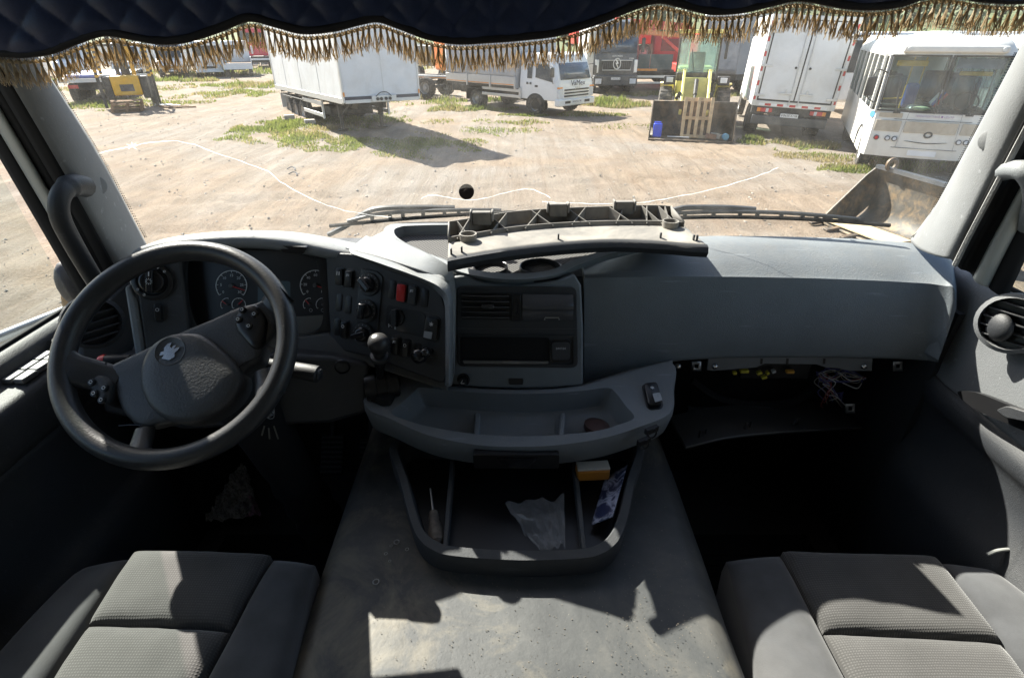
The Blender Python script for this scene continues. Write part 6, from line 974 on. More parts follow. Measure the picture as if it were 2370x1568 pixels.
for u in (1760, 1820, 1905): b = B(); b.prism(PBR.many([(u, 829), (u + 5, 829), (u + 4, 841), (u - 1, 841)], 0.001), V((0, -0.001, 0))); obj('bracket_slot', b, M_BLACK, br)
b = B(); b.bx(0.66, 0.86, 1.30, 1.36, 2.08, 2.15); b.bx(0.60, 0.72, 1.31, 1.35, 2.10, 2.16); fb = obj('fuse_box', b, M_BLACK, dash, bev=0.004)
for u, v, w, m_ in ((1722, 858, 24, 'y'), (1757, 862, 14, 'y'), (1768, 872, 14, 'y'), (1790, 858, 10, 'w'), (1828, 859, 22, 'o'), (1700, 862, 10, 'y'), (1776, 862, 8, 'y')):
    b = B(); c = P(u, v, Y=1.285); b.box(c, (w * 0.001, 0.012, 0.008), M=Matrix.Rotation(-0.4, 3, 'Y') if u in (1757, 1768, 1790, 1776) else Matrix.Identity(3)); obj('fuse', b, plain('fuse_' + m_, {'y': (0.65, 0.55, 0.05), 'w': (0.7, 0.7, 0.68), 'o': (0.7, 0.35, 0.05)}[m_], 0.4) if 'fuse_' + m_ not in bpy.data.materials else bpy.data.materials['fuse_' + m_], fb, bev=0.001)
wires = thing('wire_bundle', 'loose tangle of white and coloured wires hanging under the passenger dash panel', 'wires', P(1945, 900, Y=1.3))
for k in range(26):
    c = P(1945, 895, Y=1.30); a = P(1900 + R.uniform(-8, 8), 868 + R.uniform(-8, 10), Y=1.30); e = P(1995 + R.uniform(-10, 10), 880 + R.uniform(-10, 8), Y=1.30) if k < 13 else P(1950 + R.uniform(-45, 10), 935 + R.uniform(-12, 8), Y=1.3)
    m = [a.lerp(e, t) + V((R.uniform(-.02, .02), R.uniform(-.03, .03), R.uniform(-.022, .022))) for t in (0.25, 0.5, 0.75)]; b = B(); b.tube(cr([a] + m + [e], 5), 0.0013, 5); c_ = R.choice([(0.6, 0.6, 0.58), (0.55, 0.55, 0.5), (0.25, 0.24, 0.2), (0.3, 0.05, 0.05), (0.1, 0.1, 0.3)]); nm = 'wire_%d' % int(c_[0] * 100)
    obj('wire', b, bpy.data.materials.get(nm) or plain(nm, c_, 0.5), wires)
b = B(); b.tube(cr([P(1600, 880, Y=1.36), P(1660, 920, Y=1.34), P(1740, 935, Y=1.34), P(1830, 930, Y=1.36), P(1880, 900, Y=1.38)], 6), 0.012, 8); b.tube(cr([P(1590, 945, Y=1.3), P(1680, 950, Y=1.32), P(1800, 945, Y=1.34)], 6), 0.009, 8); obj('hose', b, M_RUB, dash)
# dropped lower panel
dp = thing('loose_dash_panel', 'black lower dash panel hanging loose above the passenger footwell', 'panel', P(1790, 1010, Y=1.2))
b = B(); top_ = cr([P(1588, 1034, Y=1.12), P(1680, 1012, Y=1.14), P(1790, 1000, Y=1.18), P(1900, 993, Y=1.24), P(1995, 988, Y=1.30)], 6); b.loops([[p, p + V((0, 0, -0.008)), p + V((0.0, 0.16, -0.03)), p + V((0.0, 0.16, -0.02))] for p in top_]); obj('panel_shell', b, M_DARK, dp, smooth=30)
b = B(); b.tube([p + V((0, -0.001, 0)) for p in top_], 0.0018, 5); obj('panel_edge', b, plain('pale_edge', (0.1, 0.1, 0.1), 0.4), dp)
for i in (3, 9, 15): b = B(); b.cyl(top_[i] + V((0, 0.03, -0.005)), top_[i] + V((0, 0.03, 0.02)), 0.004); b.cyl(top_[i] + V((0.02, 0.04, -0.005)), top_[i] + V((0.02, 0.04, 0.015)), 0.003); obj('clip_peg', b, M_DARK, dp)
# ============================================================ steering wheel
WC, WT, WY, WR = V((-0.641, 0.883, 2.428)), 0.74, 0.055, 0.226
WU = V((-math.sin(WY) * math.cos(WT), math.cos(WY) * math.cos(WT), math.sin(WT))); WX = V((math.cos(WY), math.sin(WY), 0)); WN = WX.cross(WU)
if WN.z < 0: WN = -WN
PW = Pl(WC, WC + WX, WC + WU)
wheel = thing('steering_wheel', 'black four spoke steering wheel with horse emblem on its hub, turned to one side', 'steering wheel', WC)
rt = 0.0205; ls = []
for i in range(96):
    a = 2 * math.pi * i / 96; d = WX * math.cos(a) + WU * math.sin(a)
    ls.append([WC + d * (WR + 0.002 - rt + rt * 0.95 * math.cos(t)) + WN * (rt * 1.1 * math.sin(t)) for t in (2 * math.pi * k / 16 for k in range(16))])
b = B(); b.loops(ls + [ls[0]], False, False); obj('rim', b, M_WHEEL, wheel, smooth=80)
PH = Pl(WC - WN * 0.028, WC - WN * 0.028 + WX, WC - WN * 0.028 + WU)
def pad(pl, pts, h, n=5, soft=0.8, d0=-0.03, sm=True):
    o = cr([V((x, y, 0)) for x, y in pts], n, True) if sm else [V((x, y, 0)) for x, y in pts]; c = sum(o, V((0, 0, 0))) / len(o); ls = []
    for k, d in ((0.97, d0), (1.0, h * 0.35), (0.985, h * 0.62), (0.95, h * 0.82), (0.86, h * 0.95), (0.6, h * 1.02)):
        ls.append([pl.at((c + (p - c) * k).x, (c + (p - c) * k).y, 0) + pl.n * d for p in o])
    b = B(); b.loops(ls); return b
# lower shell and spokes
obj('hub_shell', pad(PH, [(330, 990), (290, 950), (265, 890), (225, 880), (228, 870), (262, 850), (330, 818), (420, 775), (500, 742), (560, 715), (600, 705), (640, 690), (655, 720), (645, 770), (620, 800), (610, 835), (585, 850), (560, 880), (520, 930), (430, 970), (370, 985)], 0.018, 3), M_HUB, wheel, smooth=60)
obj('horn_pad', pad(PH, [(342, 900), (345, 850), (365, 810), (400, 785), (440, 778), (480, 782), (520, 808), (555, 842), (572, 875), (565, 910), (530, 950), (470, 980), (410, 980), (365, 950)], 0.034, 5), M_HUB, wheel, smooth=60)
# spokes blended to the rim
def spoke(pts, w0, w1, name='spoke'):
    q = cr(pts, 6); b = B(); n = len(q) - 1; ls = []
    for i, p in enumerate(q):
        k = i / n; d = (q[min(i + 1, n)] - q[max(i - 1, 0)]).normalized(); s = d.cross(WN).normalized(); w = w0 + (w1 - w0) * k + 0.02 * max(0, k - 0.7) ** 1.2 * 2; h = 0.012 + 0.003 * k
        ls.append([p + s * (w * math.cos(t)) + WN * (h * math.sin(t)) for t in (2 * math.pi * j / 14 for j in range(14))])
    b.loops(ls); obj(name, b, M_WHEEL, wheel, smooth=60)
wp = lambda u, v, d=0.0: PW.at(u, v) + WN * d
spoke([wp(262, 878, -0.022), wp(225, 868, -0.016), wp(180, 860, -0.004), wp(150, 856, 0)], 0.026, 0.034)
spoke([wp(318, 985, -0.024), wp(318, 1010, -0.016), wp(318, 1040, -0.005), wp(320, 1062, 0)], 0.017, 0.022)
spoke([wp(598, 850, -0.024), wp(606, 880, -0.016), wp(614, 905, -0.006), wp(622, 925, 0)], 0.017, 0.024)
spoke([wp(612, 705, -0.022), wp(630, 690, -0.014), wp(645, 678, -0.004), wp(655, 670, 0)], 0.024, 0.03)
# seams, emblem, button pods
b = B()
for seg in ([(222, 875), (235, 860), (262, 845)], [(290, 988), (318, 986), (340, 987)], [(556, 862), (575, 845), (612, 830)]): b.tube([PH.at(u, v, 0.0185) for u, v in seg], 0.0012, 4)
obj('seam', b, M_BLACK, wheel)
c = PH.at(417, 824, 0.030); b = B(); b.lathe([(0.029, 0), (0.029, 0.004), (0.0275, 0.0058), (0.0255, 0.0045)], c, PH.n, 30); em = obj('emblem_disc', b, M_HUB, wheel)
eu, es = WU, WX; H_ = [(-0.6, -0.75), (0.1, -0.9), (0.55, -0.6), (0.5, -0.2), (0.75, 0.05), (0.9, 0.35), (0.6, 0.3), (0.35, 0.15), (0.55, 0.6), (0.25, 0.5), (0.15, 0.25), (-0.05, 0.45), (0.1, 0.85), (-0.3, 0.7), (-0.55, 0.3), (-0.5, 0.0), (-0.8, -0.1), (-0.85, -0.45), (-0.45, -0.35)]
b = B(); b.prism([c + PH.n * 0.0052 + es * (x * 0.020) + eu * (y * 0.020) for x, y in H_], PH.n * 0.0015); obj('horse_mark', b, M_CHROME, em)
pod1 = obj('button_pod', pad(PH, [(225, 885), (232, 872), (258, 872), (276, 885), (278, 900), (268, 940), (258, 935), (240, 918), (228, 905)], 0.026, 3), M_DARK, wheel, smooth=50)
pod2 = obj('button_pod', pad(PH, [(556, 765), (558, 735), (575, 718), (600, 712), (618, 730), (628, 755), (620, 800), (600, 815), (580, 798)], 0.026, 3), M_BLACK, wheel, smooth=50)
for pod, pts in ((pod1, ((236, 892), (265, 905), (242, 917), (259, 932))), (pod2, ((575, 728), (602, 738), (566, 750), (590, 765)))):
    for u, v in pts:
        b = B(); b.lathe([(0.0075, 0), (0.0065, 0.004), (0.003, 0.005)], PH.at(u, v, 0.0255), PH.n, 12); o = obj('button', b, M_BLACK, pod); b = B(); b.tube(circ(PH.at(u, v, 0.0308), 0.0028, PH.n, 8), 0.0007, 4, True); obj('button_mark', b, M_WHITE, pod)
# ============================================================ column, stalks, keys
colm = thing('steering_column', 'dark steering column with ribbed rubber boot below the steering wheel', 'steering column', (-0.62, 1.1, 1.45))
b = B(); b.tube([WC - WN * 0.05, WC - WN * 0.14, WC - WN * 0.24], [0.055, 0.075, 0.08], 16); obj('column_shroud', b, M_DARK, colm)
cb = WC - WN * 0.24; bt = V((-0.50, 1.12, 1.43)); prof = []
b = B(); pts = []; rr = []
for k in range(40):
    t = k / 39; pts.append(cb.lerp(bt, t)); rr.append((0.075 - 0.015 * math.sin(t * 3.1) + 0.02 * max(0, t - 0.8) * 5) * (1 + (0.07 * math.sin(k * 1.6) if t > 0.35 else 0)))
b.tube(pts, rr, 18); b.lathe([(0.14, 0), (0.13, 0.015), (0.11, 0.03), (0.09, 0.032)], bt + V((0, 0, -0.01)), (0, 0, 1), 24); obj('column_boot', b, M_RUB, colm, smooth=50)
b = B(); a = P(350, 836, Y=0.96); e = P(245, 838, Y=0.94); d = (e - a).normalized(); b.lathe([(0.013, 0), (0.0135, (e - a).length * 0.42), (0.0125, (e - a).length * 0.44), (0.0155, (e - a).length * 0.46), (0.0165, (e - a).length * 0.9), (0.0155, (e - a).length)], a, d, 18); st = obj('stalk', b, M_BLACK, colm)
b = B(); b.lathe([(0.0165, 0), (0.016, 0.006), (0.013, 0.012), (0.008, 0.014)], e, d, 18); obj('stalk_button', b, M_RED, st, label='red end cap of the left stalk')
b = B(); a = P(600, 838, Y=1.0); e = P(735, 866, Y=0.98); d = (e - a).normalized(); L = (e - a).length; b.lathe([(0.013, 0), (0.014, L * 0.55), (0.0145, L * 0.57), (0.017, L * 0.60), (0.019, L * 0.92), (0.0185, L), (0.013, L + 0.002), (0.013, L + 0.006), (0.010, L + 0.008)], a, d, 20); obj('stalk', b, M_DARK, colm)
M_KEY = mat('worn_key', (0.12, 0.12, 0.11), 0.5, 0.6)
keys = thing('key_bunch', 'small bunch of keys hanging from the ignition right of the wheel', 'keys', P(630, 960, Y=1.0))
for k in range(6):
    a = P(622 + R.uniform(-6, 6), 955 + R.uniform(-5, 5), Y=1.0); b = B(); b.tube(circ(a, 0.010 + 0.003 * R.random(), (R.uniform(-1, 1), -1, R.uniform(-.5, .5)), 12), 0.0012, 5, True); obj('ring', b, M_STEEL, keys)
for u, v, du, dv in ((634, 985, 10, 30), (612, 985, -6, 22), (622, 990, 2, 25)):
    b = B(); b.beam(P(u, v, Y=0.995), P(u + du, v + dv, Y=0.99), 0.0035, 0.0015, (0, -1, 0)); obj('key', b, M_KEY, keys)
# pedals
for i, (u, v, lab) in enumerate(((858, 1062, 'ribbed accelerator pedal beside the engine tunnel'), (770, 1050, 'brake pedal in the dark footwell, left of the accelerator'))):
    t_ = thing('pedal', lab, 'pedal', P(u, v, Y=1.36)); c = P(u, v, Y=1.33); M = Matrix.Rotation(0.9, 3, 'X'); b = B(); b.box(c, (0.075, 0.13, 0.012), M=M); obj('pedal_plate', b, M_RUB, t_, bev=0.004)
    b = B()
    for k in range(8): b.box(c + M @ V((0, -0.055 + k * 0.0155, 0.008)), (0.068, 0.006, 0.005), M=M)
    obj('pedal_ribs', b, mat('rib_rubber', (0.05, 0.05, 0.048), 0.7) if i == 0 else bpy.data.materials['rib_rubber'], t_); b = B(); b.cyl(c + V((0, 0.03, 0.05)), c + V((0, 0.18, 0.2)), 0.012); obj('pedal_arm', b, M_BLACK, t_)
# ============================================================ gear lever
gl = thing('gear_lever', 'black gear lever with round knob and rubber base on the centre shelf', 'gear lever', PSH.at(888, 905))
o = PSH.many([(848, 905), (862, 872), (895, 858), (922, 868), (928, 890), (905, 938), (885, 940), (852, 925)], 0.0); o = rq(o, 0.3); c = sum(o, V((0, 0, 0))) / len(o)
b = B(); b.loops([o, [p + PSH.n * 0.008 for p in o], [c + (p - c) * 0.86 + PSH.n * 0.018 for p in o], [c + (p - c) * 0.78 + PSH.n * 0.018 for p in o]]); obj('lever_base', b, M_RUB, gl, smooth=40)
b = B(); cb_ = c + PSH.n * 0.006; ax = V((1, 0.25, 0.02)).normalized(); b.lathe([(0.02, -0.042), (0.034, -0.040), (0.036, -0.03), (0.036, -0.014), (0.033, -0.012), (0.033, 0.012), (0.036, 0.014), (0.036, 0.03), (0.034, 0.04), (0.02, 0.042)], cb_ + PSH.n * 0.01, ax, 26); obj('lever_drum', b, M_BLACK, gl, smooth=40)
p0 = cb_ + PSH.n * 0.03; tk = P(876, 790, Y=p0.y - 0.045); dv = (tk - p0)
b = B(); b.tube([p0, p0 + dv * 0.3, p0 + dv * 0.55, p0 + dv * 0.62], [0.0095, 0.0105, 0.0145, 0.015], 14); obj('lever_stem', b, M_GLOSS, gl, smooth=50)
b = B(); L = dv.length; b.lathe([(0.014, 0), (0.0215, 0.002), (0.0225, 0.008), (0.0205, 0.012), (0.014, 0.013), (0.0145, 0.022), (0.019, 0.032), (0.0235, 0.045), (0.0245, 0.056), (0.022, 0.066), (0.014, 0.0735), (0.004, 0.076)], p0 + dv * 0.58, dv, 26); obj('lever_knob', b, M_WHEEL, gl, smooth=50)
# ============================================================ console bin on the tunnel
bin_ = thing('console_bin', 'open dark grey storage bin with three compartments on the engine tunnel', 'storage bin', (CX, 0.98, TZ))
RZ = lambda v: 2.010 + 0.018 * (1285 - v) / 255
ro = [(905, 1022), (925, 1110), (948, 1200), (968, 1245), (1000, 1272), (1050, 1286), (1200, 1296), (1340, 1292), (1395, 1280), (1432, 1250), (1452, 1200), (1470, 1110), (1487, 1022), (1380, 1012), (1200, 1010), (1010, 1012)]
ri = [(926, 1026), (945, 1110), (968, 1195), (985, 1230), (1012, 1252), (1058, 1265), (1200, 1274), (1330, 1271), (1382, 1260), (1412, 1235), (1432, 1190), (1450, 1110), (1468, 1026), (1370, 1018), (1200, 1016), (1020, 1018)]
O = cr([P(u, v, Z=RZ(v)) for u, v in ro], 5, True); I = cr([P(u, v, Z=RZ(v)) for u, v in ri], 5, True); ce = sum(O, V((0, 0, 0))) / len(O)
fl = lambda L, k, z, dy=0: [V(((ce + (p - ce) * k).x, (ce + (p - ce) * k).y + dy, z)) for p in L]
up = lambda L, k, dz: [ce + (p - ce) * k + V((0, 0, dz)) for p in L]
b = B(); b.loops([fl(O, 0.985, TZ - 0.004), fl(O, 0.995, TZ + 0.02), up(O, 1.0, -0.025), up(O, 1.005, -0.008), up(O, 0.995, 0.0), up(I, 1.012, 0.003), up(I, 1.0, 0.0), up(I, 0.992, -0.008), fl(I, 0.97, TZ + 0.03), fl(I, 0.95, TZ + 0.02)], True, True); obj('bin_shell', b, M_BIN, bin_, smooth=50)
for (u0, v0), (u1, v1) in (((1047, 1062), (1030, 1262)), ((1330, 1062), (1352, 1268))):
    a, c = P(u0, v0, Z=2.016), P(u1, v1, Z=2.006); b = B(); s = V((0.005, 0, 0)); b.loops([[a - s, a + s, c + s, c - s], [V((p.x, p.y, TZ + 0.02)) for p in (a - s, a + s, c + s, c - s)]]); obj('bin_divider', b, M_BIN, bin_, bev=0.002)
FZ = TZ + 0.024
b = B(); b.add(fl(I, 0.945, TZ + 0.0225), [tuple(range(len(I)))]); obj('bin_mat_shade', b, M_BLACK, bin_)  # black rubbery floor sheet, its black also standing in for the bin's depth
scd = thing('screwdriver', 'screwdriver with dirty brown handle in the left bin compartment', 'screwdriver', P(1005, 1230, Z=FZ))
b = B(); h0, h1 = P(1012, 1262, Z=FZ + 0.02), P(1003, 1185, Z=FZ + 0.025); b.tube([h0, h0.lerp(h1, 0.1), h0.lerp(h1, 0.5), h0.lerp(h1, 0.75), h0.lerp(h1, 0.82), h1], [0.008, 0.016, 0.0165, 0.011, 0.013, 0.010], 12); obj('handle', b, mat('dirty_handle', (0.10, 0.085, 0.07), 0.6, var=0.5, vs=60), scd)
b = B(); b.cyl(h1, P(996, 1130, Z=FZ + 0.03), 0.0028, 0.0022, 8); obj('shaft', b, M_STEEL, scd)
# clear plastic bag
m, t, p_ = new('clear_film'); p_.inputs['Base Color'].default_value = (0.75, 0.77, 0.8, 1); p_.inputs['Roughness'].default_value = 0.1; p_.inputs['Alpha'].default_value = 0.22
b = B(); q = [P(1165, 1168, Z=FZ + 0.012), P(1305, 1150, Z=FZ + 0.02), P(1308, 1268, Z=FZ + 0.02), P(1245, 1270, Z=FZ + 0.012)]
b.sheet([[(q[0].lerp(q[1], i / 14)).lerp(q[3].lerp(q[2], i / 14), j / 14) + V((0, 0, 0.03 * NZ.noise(V((i * 0.4, j * 0.4, 3))) + 0.016 * abs(NZ.noise(V((i * 0.9, j * 0.9, 5)))))) for i in range(15)] for j in range(15)])
tag(obj('plastic_bag', b, m, None, smooth=0), 'crumpled clear plastic bag in the middle bin compartment', 'plastic bag')
def sheetobj(name, label, cat, q, mt, wob=0.006, seed=0, nx=10, th=0.001):
    b = B(); b.sheet([[(q[0].lerp(q[1], i / nx)).lerp(q[3].lerp(q[2], i / nx), j / nx) + V((0, 0, wob * NZ.noise(V((i * 0.5 + seed, j * 0.5, seed))))) for i in range(nx + 1)] for j in range(nx + 1)]); return tag(obj(name, b, mt, None, solid=th), label, cat)
def twotone(name, c1, c2, sc=30):
    m, t, p = new(name); n = tex(t, sc, 3, 0.5, dist=1.5); t.links.new(ramp(t, n.outputs[0], [(0.42, c1), (0.5, c2), (0.62, c1)]), p.inputs['Base Color']); p.inputs['Roughness'].default_value = 0.35; return m
bk = sheetobj('booklet', 'torn glossy blue and white leaflet leaning in the right bin compartment', 'leaflet', [P(1400, 1105, Z=FZ + 0.02), P(1452, 1075, Z=FZ + 0.06), P(1418, 1195, Z=FZ + 0.05), P(1368, 1215, Z=FZ + 0.015)], twotone('leaflet', (0.03, 0.04, 0.10), (0.42, 0.45, 0.58), 22), 0.004, 3)
ot = thing('plastic_box', 'orange plastic box with white lid at the back of the right bin compartment', 'box', P(1375, 1080, Z=FZ))
a, c = P(1334, 1092, Z=FZ + 0.045), P(1408, 1088, Z=FZ + 0.045); b = B(); b.beam(a, c, 0.035, 0.03); obj('box_body', b, mat('orange_plastic', (0.55, 0.22, 0.03), 0.4), ot, bev=0.004); b = B(); b.beam(a + V((0, 0, 0.018)), c + V((0, 0, 0.018)), 0.03, 0.006); obj('box_lid', b, mat('pale_plastic', (0.6, 0.57, 0.5), 0.4), ot, bev=0.002)
nut = B(); c = PSH.at(1036, 980, -0.05); nut.loops([circ(c, 0.010, (0, 0, 1), 12), circ(c + V((0, 0, 0.008)), 0.010, (0, 0, 1), 12), circ(c + V((0, 0, 0.008)), 0.005, (0, 0, 1), 12), circ(c, 0.005, (0, 0, 1), 12)], False, False); tag(obj('nut', nut, mat('brass', (0.4, 0.32, 0.16), 0.4, 0.7)), 'small brass nut lying in the left of the centre shelf', 'nut')
b = B(); c = PSH.at(1385, 972, -0.035); b.loops([circ(c + V((0, 0, h)), r, (0.1, 0.2, 1), 20, None, r * 0.8) for h, r in ((-0.015, 0.03), (0.0, 0.04), (0.012, 0.038), (0.018, 0.02))]); tag(obj('brown_pouch', b, mat('brown_leather', (0.055, 0.025, 0.02), 0.6, bs=80), smooth=60), 'dark brown leather pouch in the right of the centre shelf', 'pouch')
# ============================================================ seats
def pillow(q, h=0.03, dep=0.12, n=16, m_=16, pw=8, par=None, name='cushion', mt=None, droop=0.0):
    pr = lambda s: max(0.0, 1 - abs(2 * s - 1) ** pw) ** 0.5; b = B(); rows = []
    cn = (q[0] + q[1] + q[2] + q[3]) / 4
    for j in range(m_ + 1):
        t = j / m_; t = 0.5 - 0.5 * math.cos(math.pi * t) if True else t; r = []
        for i in range(n + 1):
            s = 0.5 - 0.5 * math.cos(math.pi * i / n); p = (q[0].lerp(q[1], s)).lerp(q[3].lerp(q[2], s), t)
            r.append(p + V((0, 0, h * (pr(s) * pr(t)) - h + 0.005 * NZ.noise(p * 7) + 0.002 * NZ.noise(p * 23) - droop * max(0, (0.12 - t)) * 4)))
        rows.append(r)
    b.sheet(rows); ring = rows[0] + [r[-1] for r in rows[1:]] + rows[-1][-2::-1] + [r[0] for r in rows[-2:0:-1]]
    b.loops([ring, [p + V((0, 0, -dep * 0.3)) + (p - cn) * 0.02 for p in ring], [p + V((0, 0, -dep)) for p in ring]], False, True)
    return obj(name, b, mt, par, smooth=60)
ZS = 2.0; S = lambda u, v, z=ZS: P(u, v, Z=z)
def far(a, b2, k): return a + (b2 - a) * k                      # carry an edge on beyond the frame
ds = thing('driver_seat', 'driver seat cushion of dark woven cloth with grey side bolsters, sunlit on its left', 'seat', (-0.70, 0.4, 1.42))
f0, f1, s0, s1 = S(305, 1262), S(620, 1268), S(195, 1432), S(525, 1443)
e0, e1 = far(f0, s0, 3.0), far(f1, s1, 3.0)
pillow([f0, f1, s1 + V((0, 0.003, 0)), s0 + V((0, 0.003, 0))], 0.020, 0.11, par=ds, name='seat_cushion', mt=M_FAB)
pillow([s0, s1, e1, e0], 0.026, 0.11, par=ds, name='seat_cushion', mt=M_FAB)
r1, r2 = S(722, 1282, 1.985), S(655, 1568, 1.985); rb = far(r1, r2, 2.2)
pillow([f1 + V((0.004, 0.0, 0)), r1, rb, e1 + V((0.004, 0, 0))], 0.036, 0.14, par=ds, name='side_bolster', mt=M_VEL, pw=4)
l1 = S(175, 1285); l2 = S(-90, 1568); lb = far(l1, l2, 1.6)
pillow([l1, f0 - V((0.004, 0, 0)), e0 - V((0.004, 0, 0)), lb], 0.045, 0.14, par=ds, name='side_bolster', mt=M_VEL, pw=4)
b = B(); b.bx(-0.98, -0.52, 0.05, 0.78, 1.62, 1.80); b.bx(-0.85, -0.55, 0.1, 0.66, 1.42, 1.62); obj('seat_base', b, M_DARK, ds, bev=0.03)
b = B(); b.bx(-0.93, -0.45, -0.25, -0.08, 1.95, 2.65); obj('backrest', b, M_VEL, ds, bev=0.05, seg=4)
ZS = 1.92; S = lambda u, v, z=ZS: P(u, v, Z=z)
ps = thing('passenger_seat', 'passenger seat cushion of dark woven cloth mostly in sunlight, right of the tunnel', 'seat', (0.74, 0.4, 1.42))
f0, f1, s0, s1 = S(1816, 1266), S(2172, 1275), S(1916, 1450), S(2328, 1473); e0, e1 = far(f0, s0, 2.8), far(f1, s1, 2.8)
pillow([f0, f1, s1 + V((0, 0.003, 0)), s0 + V((0, 0.003, 0))], 0.020, 0.11, par=ps, name='seat_cushion', mt=M_FAB)
pillow([s0, s1, e1, e0], 0.026, 0.11, par=ps, name='seat_cushion', mt=M_FAB)
l1, l2 = S(1688, 1275, 1.905), S(1764, 1568, 1.905)
pillow([l1, f0 - V((0.004, 0, 0)), e0 - V((0.004, 0, 0)), far(l1, l2, 2.2)], 0.036, 0.14, par=ps, name='side_bolster', mt=M_VEL, pw=4)
r1 = S(2310, 1292); pillow([f1 + V((0.004, 0, 0)), r1, far(r1, S(2640, 1568), 1.3), e1 + V((0.004, 0, 0))], 0.045, 0.14, par=ps, name='side_bolster', mt=M_VEL, pw=4)
b = B(); b.bx(0.55, 1.02, 0.05, 0.78, 1.62, 1.80); b.bx(0.58, 0.9, 0.1, 0.66, 1.42, 1.62); obj('seat_base', b, M_DARK, ps, bev=0.03)
b = B(); b.bx(0.49, 0.99, -0.25, -0.08, 1.95, 2.65); obj('backrest', b, M_VEL, ps, bev=0.05, seg=4)
b = B(); b.tube(cr([P(2285, 1282, Z=1.93), P(2310, 1273, Z=1.94), P(2345, 1271, Z=1.94), P(2385, 1278, Z=1.93), P(2420, 1300, Z=1.93)], 6), 0.004, 8); tag(obj('seat_cable', b, mat('pale_cable', (0.35, 0.36, 0.34), 0.5)), 'thin pale cable looping beside the passenger seat and door', 'cable')
b = B(); b.prism([P(u, v, Z=1.90) for u, v in ((722, 1362), (737, 1349), (739, 1352), (733, 1366), (729, 1371))], (0, 0, 0.002)); tag(obj('paper_tag', b, M_WHITE), 'small white tag at the inner side of the driver seat', 'tag')
# crumpled newspaper on the driver floor
q = [P(485, 1085, Z=1.46), P(570, 1080, Z=1.47), P(607, 1195, Z=1.46), P(475, 1210, Z=1.46)]; b = B(); nn = 22
b.sheet([[(q[0].lerp(q[1], i / nn)).lerp(q[3].lerp(q[2], i / nn), j / nn) + V((0.012 * NZ.noise(V((i * .3, j * .3, 8))), 0, 0.045 * abs(NZ.noise(V((i * 0.28, j * 0.28, 1)))) + 0.012 * NZ.noise(V((i * 0.9, j * 0.9, 2))))) for i in range(nn + 1)] for j in range(nn + 1)])
m, t, p_ = new('newsprint'); a = tex(t, 120, 2); c_ = tex(t, 5, 2); L_ = mixc(t, ramp(t, c_.outputs[0], [(0.55, (0,) * 3), (0.58, (1,) * 3)]), (0.62, 0.64, 0.66), (0.62, 0.42, 0.55)); t.links.new(mixc(t, ramp(t, a.outputs[0], [(0.5, (0,) * 3), (0.55, (0.5,) * 3)]), L_, (0.1, 0.1, 0.1)), p_.inputs['Base Color']); p_.inputs['Roughness'].default_value = 0.9
tag(obj('newspaper', b, m, None, smooth=25), 'crumpled grey and pink newspaper on the driver footwell floor', 'newspaper')
# crumbs and grit on the tunnel
b = B()
for k in range(900):
    u, v = R.uniform(720, 1700), R.uniform(1290, 1568)
    if k % 3 == 0: u, v = R.uniform(1430, 1600), R.uniform(1050, 1568)
    c = P(u, v, Z=TZ + 0.007)
    if abs(c.x - CX) > 0.36: continue
    s = R.choice((0.0006, 0.0008, 0.0008, 0.0013)); b.box(c, (s, s * R.uniform(0.6, 1.6), s), rz=R.random() * 3)
obj('grit', b, mat('grit', (0.17, 0.15, 0.12), 0.9, var=0.6, vs=90))['kind'] = 'stuff'
b = B()
for u, v, r in ((918, 1253, 0.0085), (893, 1280, 0.005), (942, 1270, 0.0055), (902, 1297, 0.004), (870, 1345, 0.009), (905, 1262, 0.004)):
    c = P(u, v, Z=TZ + 0.0075); b.tube(circ(c, r * 0.7, (0, 0, 1), 10), r * 0.13, 4, True)
o = obj('splash_spots', b, mat('dried_splash', (0.38, 0.38, 0.36), 0.8)); o['kind'] = 'stuff'
# ============================================================ loose trim panel lying on the dash tray
tpn = thing('loose_trim_panel', 'upside down dusty plastic trim panel with ribs lying on top of the dashboard', 'trim panel', P(1300, 590, Z=2.5))
fr = [(1036, 602), (1100, 590), (1200, 575), (1320, 563), (1430, 558), (1540, 563), (1600, 568), (1638, 570)]; bk_ = [(1040, 532), (1100, 522), (1190, 507), (1290, 499), (1390, 495), (1470, 492), (1520, 492), (1550, 494)]
FR = cr([P(u, v, Z=2.512) for u, v in fr], 5); BK = cr([P(u, v + 14, Z=2.515) for u, v in bk_], 5)
b = B(); b.sheet([[a.lerp(c, k / 10) + V((0, 0, 0.004 * math.sin(3.1 * k / 10))) for a, c in zip(FR, BK)] for k in range(11)]); obj('panel_floor', b, M_DUSTY, tpn, solid=0.003, smooth=50)
b = B(); b.loops([[p + V((0, 0.006, 0.003)) for p in FR], [p + V((0, -0.006, 0.0)) for p in FR], [p + V((0, -0.012, -0.012)) for p in FR], [p + V((0, -0.004, -0.026)) for p in FR], [p + V((0, 0.006, -0.024)) for p in FR], [p + V((0, 0.006, 0.003)) for p in FR]], False, False, False); obj('front_lip', b, M_DARK, tpn, smooth=50)
mid = [a.lerp(c, 0.62) for a, c in zip(FR, BK)]
for L_, hgt, nm in ((BK, 0.035, 'back_wall'), (mid, 0.016, 'middle_rib')):
    b = B(); b.loops([[p for p in L_], [p + V((0, 0.006, hgt)) for p in L_], [p + V((0, 0.009, hgt)) for p in L_], [p + V((0, 0.004, 0)) for p in L_]], False, False, False); obj(nm, b, M_DUSTY, tpn, smooth=30)
